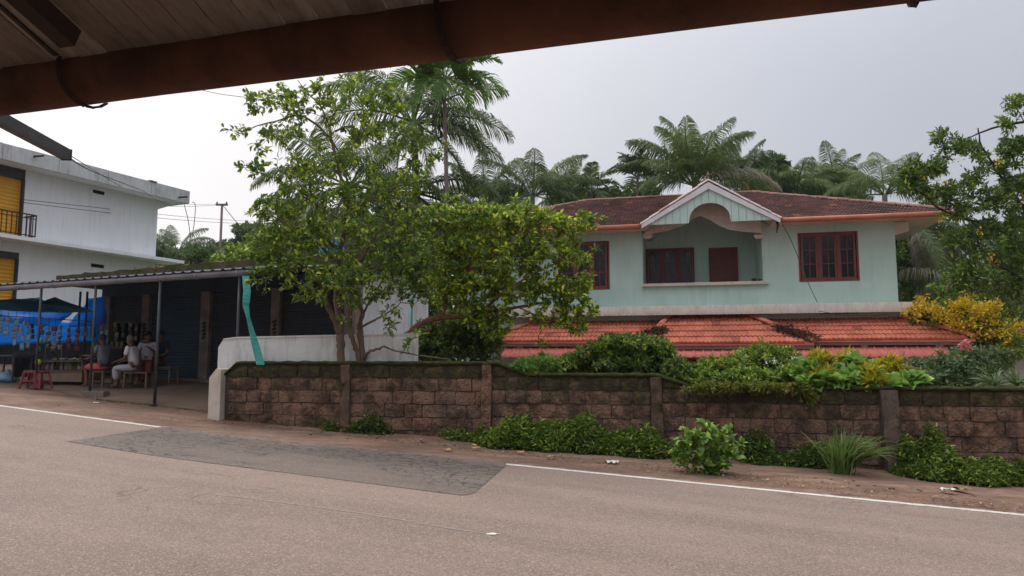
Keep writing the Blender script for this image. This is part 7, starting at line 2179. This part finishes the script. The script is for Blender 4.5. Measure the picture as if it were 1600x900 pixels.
palm(996, 276, 40, 2.0, rnd_fr(12, (80, 62, 45, 28, 10), 40), 'small areca palm just left of the big coconut palm behind the roof', 'areca', LF_PALMD, 0.09)
palm(1085, 290, 38, 5.0, [(178, 62, 0.95), (172, 45, 0.85), (200, 62, 0.85), (95, 80, 0.95), (60, 80, 0.9), (20, 80, 0.9), (8, 62, 0.9), (-25, 62, 0.8), (0, 28, 0.95), (160, 62, 0.9), (-100, 62, 0.75), (-70, 45, 0.6), (-120, 45, 0.6), (210, 45, 0.75), (-30, 45, 0.6), (180, 10, 0.7), (130, 80, 0.95), (150, 80, 0.9), (40, 62, 0.9), (-80, 80, 0.8), (200, 28, 0.7)],
     'big coconut palm standing tall right behind the white edged gable', mat=LF_PALM, dry=((2, 28, 1.0),))
palm(1245, 294, 42, 3.8, [(0, 45, 1.0), (8, 28, 1.0), (180, 45, 0.9), (170, 28, 0.9), (90, 62, 0.8), (-90, 45, 0.8), (30, 62, 0.8), (200, 10, 0.9), (-10, 10, 0.9), (-60, 10, 0.8), (230, 28, 0.8), (60, 28, 0.8)],
     'pale coconut palm behind the right half of the roof, beside the dense tree', mat=LF_PALM)
palm(1382, 304, 36, 3.5, [(90, 80, 0.95), (40, 80, 0.9), (140, 62, 0.85), (180, 28, 0.95), (175, 10, 1.0), (0, 45, 0.9), (5, 28, 0.9), (-90, 28, 0.8), (200, 45, 0.8), (-30, 10, 0.8), (0, 62, 0.85), (-60, 45, 0.8)],
     'coconut palm over the right end of the roof, next to the yellow flowered tree', mat=LF_PALM)
palm(1428, 352, 27, 3.2, [(180, -35, 0.8), (0, -10, 0.9), (-90, -35, 0.8), (10, 10, 0.9), (-40, -60, 0.8), (150, 10, 0.8), (90, 28, 0.7), (-10, -35, 0.9)], 'low coconut palm beyond the right wall of the house with withered hanging fronds', mat=LF_PALMD, dry=((-100, -60, 0.9), (-50, -60, 0.8), (0, -35, 1.0)))
palm(1480, 440, 24, 2.6, [(180, 10, 0.9), (170, 28, 0.9), (0, -10, 1.0), (10, -35, 1.0), (-30, -10, 1.0), (90, 45, 0.8), (-90, 10, 0.7)], 'young palm with dry straw coloured fronds between the house and the flowering tree', mat=LF_PALMD, dry=((175, 28, 1.0), (0, -10, 1.1), (-20, 10, 1.0)))
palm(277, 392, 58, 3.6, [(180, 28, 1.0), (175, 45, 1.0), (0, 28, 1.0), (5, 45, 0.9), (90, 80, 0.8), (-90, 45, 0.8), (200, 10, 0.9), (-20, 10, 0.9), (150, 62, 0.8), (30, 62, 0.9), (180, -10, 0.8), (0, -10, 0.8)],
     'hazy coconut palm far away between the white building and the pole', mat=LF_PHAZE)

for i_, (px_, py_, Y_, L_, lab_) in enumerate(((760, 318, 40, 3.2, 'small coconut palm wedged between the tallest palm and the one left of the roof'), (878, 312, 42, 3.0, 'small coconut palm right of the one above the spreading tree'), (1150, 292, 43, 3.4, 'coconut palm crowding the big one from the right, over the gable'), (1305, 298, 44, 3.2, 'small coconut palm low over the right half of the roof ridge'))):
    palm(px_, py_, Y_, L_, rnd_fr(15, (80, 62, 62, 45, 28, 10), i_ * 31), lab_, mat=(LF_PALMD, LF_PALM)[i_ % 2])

# ---- background trees, each with its own trunk and crown
def far_tree(cl, n, L, mat, label, trunk_px=None, per=(16, 26), group=None, ratio=0.55, bark=MAT_BARKD):
    cx = sum(c[0] for c in cl) / len(cl); Y = sum(c[4] for c in cl) / len(cl)
    b = at(trunk_px or cx, 600, Y); base = Vector((b.x, Y, g(b.x)))
    low = max(c[1] + c[3] for c in cl)
    fork = at(trunk_px or cx, min(low - 5, 470), Y)
    limbs = [([base, base.lerp(fork, 0.5) + Vector((0.15, 0, 0)), fork], 0.22, 0.12)]
    for c in cl:
        limbs.append(([fork, fork.lerp(at(c[0], c[1], c[4]), 0.5) + Vector((random.uniform(-0.3, 0.3), 0, 0.2)), at(c[0], c[1], c[4])], 0.10, 0.03))
    return plant('background_tree', base, limbs, cl, n, per, L, ratio, mat, bark, label, 'tree', group, r0=0.03, n_wood=3, spread=0.12, start=0.2)
far_tree([(1205, 262, 30, 22, 44, 2, 1), (1190, 290, 40, 25, 44, 2, 1), (1225, 290, 30, 25, 43, 2, 1)], 330, 0.30, LF_FAR, 'dense dark round crowned tree behind the roof right of the gable')
far_tree([(1270, 300, 45, 22, 46, 2, 1), (1320, 305, 40, 18, 46, 2, 1)], 220, 0.28, LF_FAR, 'low dark tree just showing over the right roof ridge')
far_tree([(950, 310, 45, 20, 44, 2, 1), (1010, 300, 30, 16, 45, 2, 1), (890, 318, 40, 22, 44, 2, 1)], 330, 0.28, LF_FAR, 'low dark tree mass over the left roof ridge of the house')
far_tree([(780, 335, 50, 30, 38, 2, 1), (725, 345, 45, 30, 38, 2, 1), (760, 380, 60, 40, 38, 2, 1)], 420, 0.28, LF_FAR, 'dark tree behind the spreading tree, below the coconut palms')
far_tree([(620, 350, 60, 35, 34, 2, 1), (570, 380, 50, 40, 34, 2, 1), (650, 400, 60, 40, 34, 2, 1), (500, 400, 40, 40, 34, 2, 1)], 620, 0.26, LF_FAR, 'dark broad tree behind the trunks of the left tree')
far_tree([(470, 330, 36, 26, 30, 1.5, 1), (455, 370, 46, 34, 30, 1.5, 1), (500, 350, 36, 30, 30, 1.5, 1)], 330, 0.22, LF_D, 'dark tree close behind the left side of the loose crowned tree')
far_tree([(405, 392, 40, 24, 40, 2, 1), (370, 402, 34, 20, 40, 2, 1), (440, 400, 40, 26, 40, 2, 1)], 420, 0.26, LF_A, 'green tree showing above the shop roof beside the distant pole', trunk_px=400)
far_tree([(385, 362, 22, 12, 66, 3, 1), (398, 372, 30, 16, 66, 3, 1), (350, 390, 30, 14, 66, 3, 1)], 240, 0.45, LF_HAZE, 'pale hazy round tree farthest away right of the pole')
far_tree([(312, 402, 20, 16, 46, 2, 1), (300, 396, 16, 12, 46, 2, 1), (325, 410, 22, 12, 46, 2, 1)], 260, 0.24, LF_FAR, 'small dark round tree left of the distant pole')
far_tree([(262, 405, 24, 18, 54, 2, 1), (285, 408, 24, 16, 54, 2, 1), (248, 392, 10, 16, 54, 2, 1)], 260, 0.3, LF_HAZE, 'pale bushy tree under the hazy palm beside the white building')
far_tree([(1415, 400, 22, 45, 30, 1.5, 1), (1435, 440, 30, 40, 30, 1.5, 1), (1425, 370, 20, 25, 30, 1.5, 1), (1450, 400, 22, 40, 30, 1.5, 1)], 560, 0.20, LF_D, 'tall dark leafy tree right against the side of the green house', trunk_px=1440)
far_tree([(1520, 440, 50, 40, 34, 2, 1), (1580, 420, 50, 50, 34, 2, 1), (1540, 490, 60, 40, 32, 2, 1), (1610, 480, 50, 50, 32, 2, 1)], 560, 0.26, LF_D, 'dark tree mass deep behind the yellow flowered tree', trunk_px=1560)
far_tree([(1490, 380, 40, 30, 40, 2, 1), (1560, 370, 50, 30, 40, 2, 1), (1450, 330, 30, 20, 40, 2, 1)], 200, 0.30, LF_FAR, 'thin dark tree in the gaps of the yellow flowered tree')
# distant wooded skyline closing the view
def thicket(px0, px1, pyt, Y, n, L, mat, label, name='distant_wood', depth=4.0):
    Pp = []
    for _ in range(n):
        px_ = random.uniform(px0, px1); f = (px_ - px0) / (px1 - px0)
        tp = pyt + 10 * mnoise.noise(Vector((px_ * 0.03, Y, 0))) + 6 * mnoise.noise(Vector((px_ * 0.11, Y, 3)))
        b_ = 570
        py_ = tp + (b_ - tp) * random.random() ** 0.8
        Pp.append(tuple(at(px_, py_, Y + random.uniform(0, depth))))
    Pp = np.array(Pp); Pp[:, 2] = np.maximum(Pp[:, 2], 0.1)
    D = rng.normal(0, 1, Pp.shape) + np.array([0, -0.3, 0.2])
    Ls = L * rng.uniform(0.6, 1.3, len(Pp))
    o = link_mesh(name, leaf_mesh(Pp, D, Ls, Ls * 0.55), mat)
    tag(o, label, 'trees', kind='stuff')
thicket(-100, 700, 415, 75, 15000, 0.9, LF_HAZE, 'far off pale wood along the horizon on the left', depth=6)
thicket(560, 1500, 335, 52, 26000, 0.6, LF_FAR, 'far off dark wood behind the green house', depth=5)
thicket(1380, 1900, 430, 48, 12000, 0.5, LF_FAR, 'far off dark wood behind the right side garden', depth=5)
# weeds on the shop roof
Pp = []; 
for _ in range(1600):
    f = random.random() ** 0.8; x = rxl_ + 2.6 + f * (xend - rxl_ - 2.9); y = SD + 0.1 + random.random() * 0.9
    Pp.append(tuple(sw(x, y, ztopr - 0.02 + 0.1 * f)))
Pp = np.array(Pp); D = rng.normal(0, 0.5, Pp.shape) + np.array([0, 0, 0.9])
hgt = 0.06 + 0.16 * np.clip(rng.random(len(Pp)), 0, 1)
o = link_mesh('roof_weeds', leaf_mesh(Pp, D, hgt, np.full(len(Pp), 0.035), bend=0.3), mat_leaf('yellow_grass', (0.16, 0.17, 0.035), (0.28, 0.26, 0.05), (0.09, 0.12, 0.03), 0.3)); tag(o, 'yellowish weeds growing along the shop roof edge', 'weeds', kind='stuff')
shrub([(268, 417, 30, 7, 19.5, 0.4, 1), (330, 412, 40, 9, 19.2, 0.4, 1), (375, 405, 30, 9, 19.0, 0.4, 1)], 200, (14, 20), 0.12, 0.4, mat_leaf('yellow_roof_bush', (0.13, 0.17, 0.03), (0.22, 0.25, 0.05), (0.3, 0.27, 0.06)), 'yellow green scrub growing on the flat shop roof', name='roof_scrub', start=0.2) if False else None
# blue plastic tank glimpsed on the roof behind the leaves
tk = at(518, 392, 19.5); tt = thing('water_tank', (tk.x, tk.y, ztopr), 'blue plastic cover glimpsed on the shop roof through the leaves', 'tank')
MB().tube([(0, 0, 0), (0, 0, 0.5), (0, 0, 0.62)], [0.34, 0.34, 0.12], 14).build('barrel', MAT_TARP, tt, smooth=True)
MB().tube([(0, 0, 0.62), (0, 0, 0.67)], 0.13, 12).build('lid', MAT_TARP, tt)
# small outbuilding beyond the right end of the garden
ob = at(1560, 600, 26); oc = thing('outbuilding', (ob.x, ob.y, g(ob.x)), 'small pale outbuilding with a low tiled roof half hidden at the right edge', 'outbuilding', HA)
hz = at(1580, 545, 26).z - g(ob.x)
MB_box(0, 5, 0, 3, 0, hz, 'wall', MAT_CREAM, oc)
Mo = tiled_slope((-0.4, -0.7, hz - 0.1), (1, 0, 0), (0, 2.2, 0.9), [(0, 0), (5.8, 0), (5.8, 2.38), (0, 2.38)], 0.24, 0.30, me_old)
o = link_mesh('roof_tiles', joined(Mo, me_old), MAT_TILE_OLD, oc); o['kind'] = 'stuff'

# ---- verge plants at the foot of the wall
def verge(px, py, dz=0.0):
    p = gnd(px, py); return Vector((p.x, p.y, g(p.x) + dz))
def weed_bank(x0, x1, hgt, depth_, n, L, ratio, mat, label, name='weed_bank', kind='stuff', cat='weeds', seed=0, ragged=0.85):
    """leafy bank against the wall foot between two picture columns"""
    Pp = []; Dd = []
    a_ = wl(x0, 690)[0]; b_ = wl(x1, 690)[0]
    rg = np.random.default_rng(seed)
    for _ in range(n):
        s = rg.random(); lx = a_ + (b_ - a_) * s
        env = hgt * (0.55 + ragged * mnoise.noise(Vector((lx * 1.7, seed, 0))) + 0.3 * mnoise.noise(Vector((lx * 5, seed, 4)))) * min(1, s * 7, (1 - s) * 7) ** 0.6
        dep = depth_ * (0.75 + 0.4 * mnoise.noise(Vector((lx * 1.3, seed, 9)))) * min(1, s * 6, (1 - s) * 6) ** 0.5
        th = rg.random() * math.pi / 2
        rr = rg.random() ** 0.35
        d = -math.cos(th) * dep * rr; h = max(0.02, math.sin(th) * env * rr)
        w_ = wworld(lx, d - 0.04, 0); w_.z = g(w_.x) + 0.03 + h
        Pp.append(tuple(w_)); Dd.append((rg.normal() * 0.7, -0.6 + rg.normal() * 0.6, 0.45 + rg.normal() * 0.6))
    Pp = np.array(Pp); Ls = L * rng.uniform(0.45, 1.5, n)
    o = link_mesh(name, leaf_mesh(Pp, np.array(Dd), Ls, Ls * ratio, bend=0.3), mat)
    tag(o, label, cat, kind=kind)
weed_bank(738, 1056, 0.80, 0.85, 18000, 0.085, 0.36, LF_WEED, 'thick bank of green weeds along the middle of the wall foot', seed=1)
weed_bank(1150, 1300, 0.62, 0.40, 4200, 0.07, 0.42, LF_D, 'low dark weeds between the broad leaved bush and the long grass', seed=2)
weed_bank(1385, 1660, 0.60, 0.95, 13000, 0.08, 0.38, LF_WEED, 'weeds spreading from the wall foot at the right edge', seed=3)
weed_bank(1395, 1475, 1.1, 0.35, 2400, 0.08, 0.38, LF_WEED, 'weeds climbing the wall just right of the leaning pillar', seed=7)
weed_bank(505, 615, 0.38, 0.30, 1700, 0.06, 0.5, LF_D, 'low dark weeds at the foot of the second wall panel', seed=4)
weed_bank(700, 765, 0.36, 0.35, 1100, 0.07, 0.42, LF_WEED, 'small weeds starting left of the thick bank', seed=5)
def forb(px, py, H, W_, n, L, ratio, mat, label, name='leafy_plant', fine=True, nst=7, per=(5, 9), lean=0.0):
    b = verge(px, py); t = thing(name, tuple(b), label, 'plant')
    wood = MB(); tips = []; lims = []
    for i in range(nst):
        a_ = 2 * math.pi * i / nst + random.uniform(-0.3, 0.3); r_ = W_ * random.uniform(0.4, 1.0)
        e = b + Vector((math.cos(a_) * r_ + lean, math.sin(a_) * r_ * 0.5, H * random.uniform(0.45, 0.95)))
        pts = jit_limb([b, b.lerp(e, 0.5) + Vector((0, 0, 0.1 * H)), e], 0.006); lims.append(pts); limb_tube(wood, pts, 0.010, 0.004, 4)
    for _ in range(n):
        v = rng.normal(0, 1, 3); v /= np.linalg.norm(v); rr = rng.random() ** 0.4
        tips.append(b + Vector((v[0] * W_ * rr + lean, v[1] * W_ * 0.55 * rr, H * (0.44 + 0.5 * v[2] * rr))))
    paths = grow(lims, tips, 0.005, 0.002, 0.02, wood, 3)
    wm = wood.mesh(True); wm.transform(Matrix.Translation(-b)); link_mesh('stem', wm, MAT_BARKD if mat is LF_D else LF_M, t)
    P, D = leaf_points(paths, per, 0.015, 0.3, 0.35, 0.8)
    Ls = L * rng.uniform(0.6, 1.15, len(P))
    link_mesh('foliage', leaf_mesh(P - np.array(tuple(b)), D, Ls, Ls * ratio, fine=fine, bend=0.25), mat, t)
LF_BIG = mat_leaf('broad_leaf', (0.07, 0.16, 0.020), (0.17, 0.30, 0.036), (0.32, 0.46, 0.07), 0.32, 0.35, 0.5, 3)
forb(1106, 741, 0.86, 0.56, 150, 0.13, 0.58, LF_BIG, 'bushy plant with broad bright green leaves standing against the wall', nst=11, per=(5, 9))
forb(1156, 722, 0.62, 0.12, 9, 0.07, 0.5, LF_BIG, 'slim seedling just right of the broad leaved bush', nst=2)
forb(1203, 730, 0.55, 0.10, 9, 0.06, 0.5, LF_BIG, 'slim lone seedling between the broad leaved bush and the long grass', nst=2)
forb(452, 662, 0.62, 0.16, 16, 0.10, 0.6, LF_BIG, 'upright leafy seedling against the first wall panel', nst=3)
forb(462, 664, 0.26, 0.50, 44, 0.09, 0.6, LF_D, 'dark low weeds around the upright seedling', nst=7)
forb(340, 648, 0.20, 0.22, 22, 0.08, 0.6, LF_D, 'small green weed at the foot of the white post', nst=4)
forb(700, 688, 0.28, 0.18, 14, 0.09, 0.5, LF_BIG, 'small weed left of the red block pillar', nst=4)
# long grass tuft
b = verge(1312, 742); t = thing('grass_tuft', tuple(b), 'tall arching tuft of long grass left of the leaning pillar', 'grass')
V_ = []; Fc = []
for i in range(210):
    az = random.uniform(0, 2 * math.pi); bias = 0.55
    H = random.uniform(0.48, 0.88); out_ = random.uniform(0.15, 0.75)
    dx, dy = math.cos(az) * out_ * 0.8 + (0.34 if random.random() < 0.65 else 0.0) * random.random() * 1.8, math.sin(az) * out_ * 0.45 - 0.12
    p0_ = Vector((random.gauss(0, 0.06), random.gauss(0, 0.05), 0)); n_ = 6
    drop = random.uniform(0.3, 1.2) * min(1, math.hypot(dx, dy) * 1.6)
    w_ = random.uniform(0.012, 0.024); sd_ = Vector((-dy, dx, 0)); sd_ = (sd_.normalized() if sd_.length > 1e-3 else Vector((1, 0, 0))) * w_
    n0 = len(V_)
    for k in range(n_ + 1):
        f = k / n_
        p = p0_ + Vector((dx * f ** 1.05, dy * f ** 1.05, H * (f * (1 + 0.45 * drop) - drop * 0.95 * f ** 2.6)))
        ww_ = sd_ * (1 - f) ** 0.6
        V_ += [tuple(p - ww_), tuple(p + Vector((0, 0, -w_ * 0.5))), tuple(p + ww_)]
    for k in range(n_):
        a_ = n0 + k * 3; Fc += [(a_, a_ + 1, a_ + 4, a_ + 3), (a_ + 1, a_ + 2, a_ + 5, a_ + 4)]
link_mesh('blades', np_mesh(np.array(V_), np.array(Fc)), LF_GRASS, t)
# thin weeds along the forecourt edge
Pp = []
for _ in range(900):
    f = random.random(); i = min(int(f * 3) + 1, 3); u = f * 3 - int(f * 3)
    p = edge[i].lerp(edge[i + 1], u)
    if mnoise.noise(Vector((p.x * 2.0, p.y, 0))) < -0.05: continue
    Pp.append((p.x + random.gauss(0, 0.05), p.y - 0.06 + random.gauss(0, 0.04), g(p.x) + 0.01 + random.random() * 0.05))
Pp = np.array(Pp); D = rng.normal(0, 0.8, Pp.shape) + np.array([0, -0.2, 0.5])
o = link_mesh('edge_weeds', leaf_mesh(Pp, D, rng.uniform(0.03, 0.09, len(Pp)), rng.uniform(0.01, 0.03, len(Pp))), LF_D); tag(o, 'thin line of small weeds along the forecourt edge', 'weeds', kind='stuff')
# fallen leaves strewn along the verge and the road edge: nobody could count them
Pp = []; Dd = []
for _ in range(1500):
    px_ = random.uniform(60, 1640); y_line = 632 + (px_ - 60) * 0.112
    p = gnd(px_, y_line - 2 + abs(random.gauss(0, 6)) * (-1 if random.random() < 0.85 else 0.7))
    if p.y > wall_y(p.x) - 0.02 and p.x > WO.x - 0.1: p.y = wall_y(p.x) - random.random() * 0.4
    Pp.append((p.x, p.y, g(p.x) + 0.035)); Dd.append((random.gauss(0, 1), random.gauss(0, 1), random.uniform(-0.05, 0.25)))
Pp = np.array(Pp)
o = link_mesh('leaf_litter', leaf_mesh(Pp, np.array(Dd), rng.uniform(0.02, 0.075, len(Pp)), rng.uniform(0.01, 0.035, len(Pp)), bend=0.1, roll=0.15), mat_leaf('litter_leaf', (0.10, 0.055, 0.03), (0.26, 0.15, 0.07), (0.45, 0.33, 0.16), 0.1, 0.8, 0.1))
tag(o, 'small dry leaves and twigs strewn over the verge', 'leaf litter', kind='stuff')


# ------------------------------------------------------------------ the damp air
hb_ = MB(); hb_.box(-310, 310, -65, 325, -2.2, 24)
m, nt, out = newmat('haze_air')
pv = nt.nodes.new('ShaderNodeVolumePrincipled'); pv.inputs['Color'].default_value = (0.93, 0.95, 1.0, 1); pv.inputs['Density'].default_value = 0.0003; pv.inputs['Anisotropy'].default_value = 0.3
nt.links.new(pv.outputs[0], out.inputs['Volume'])
tag(hb_.build('haze', m), kind='stuff')
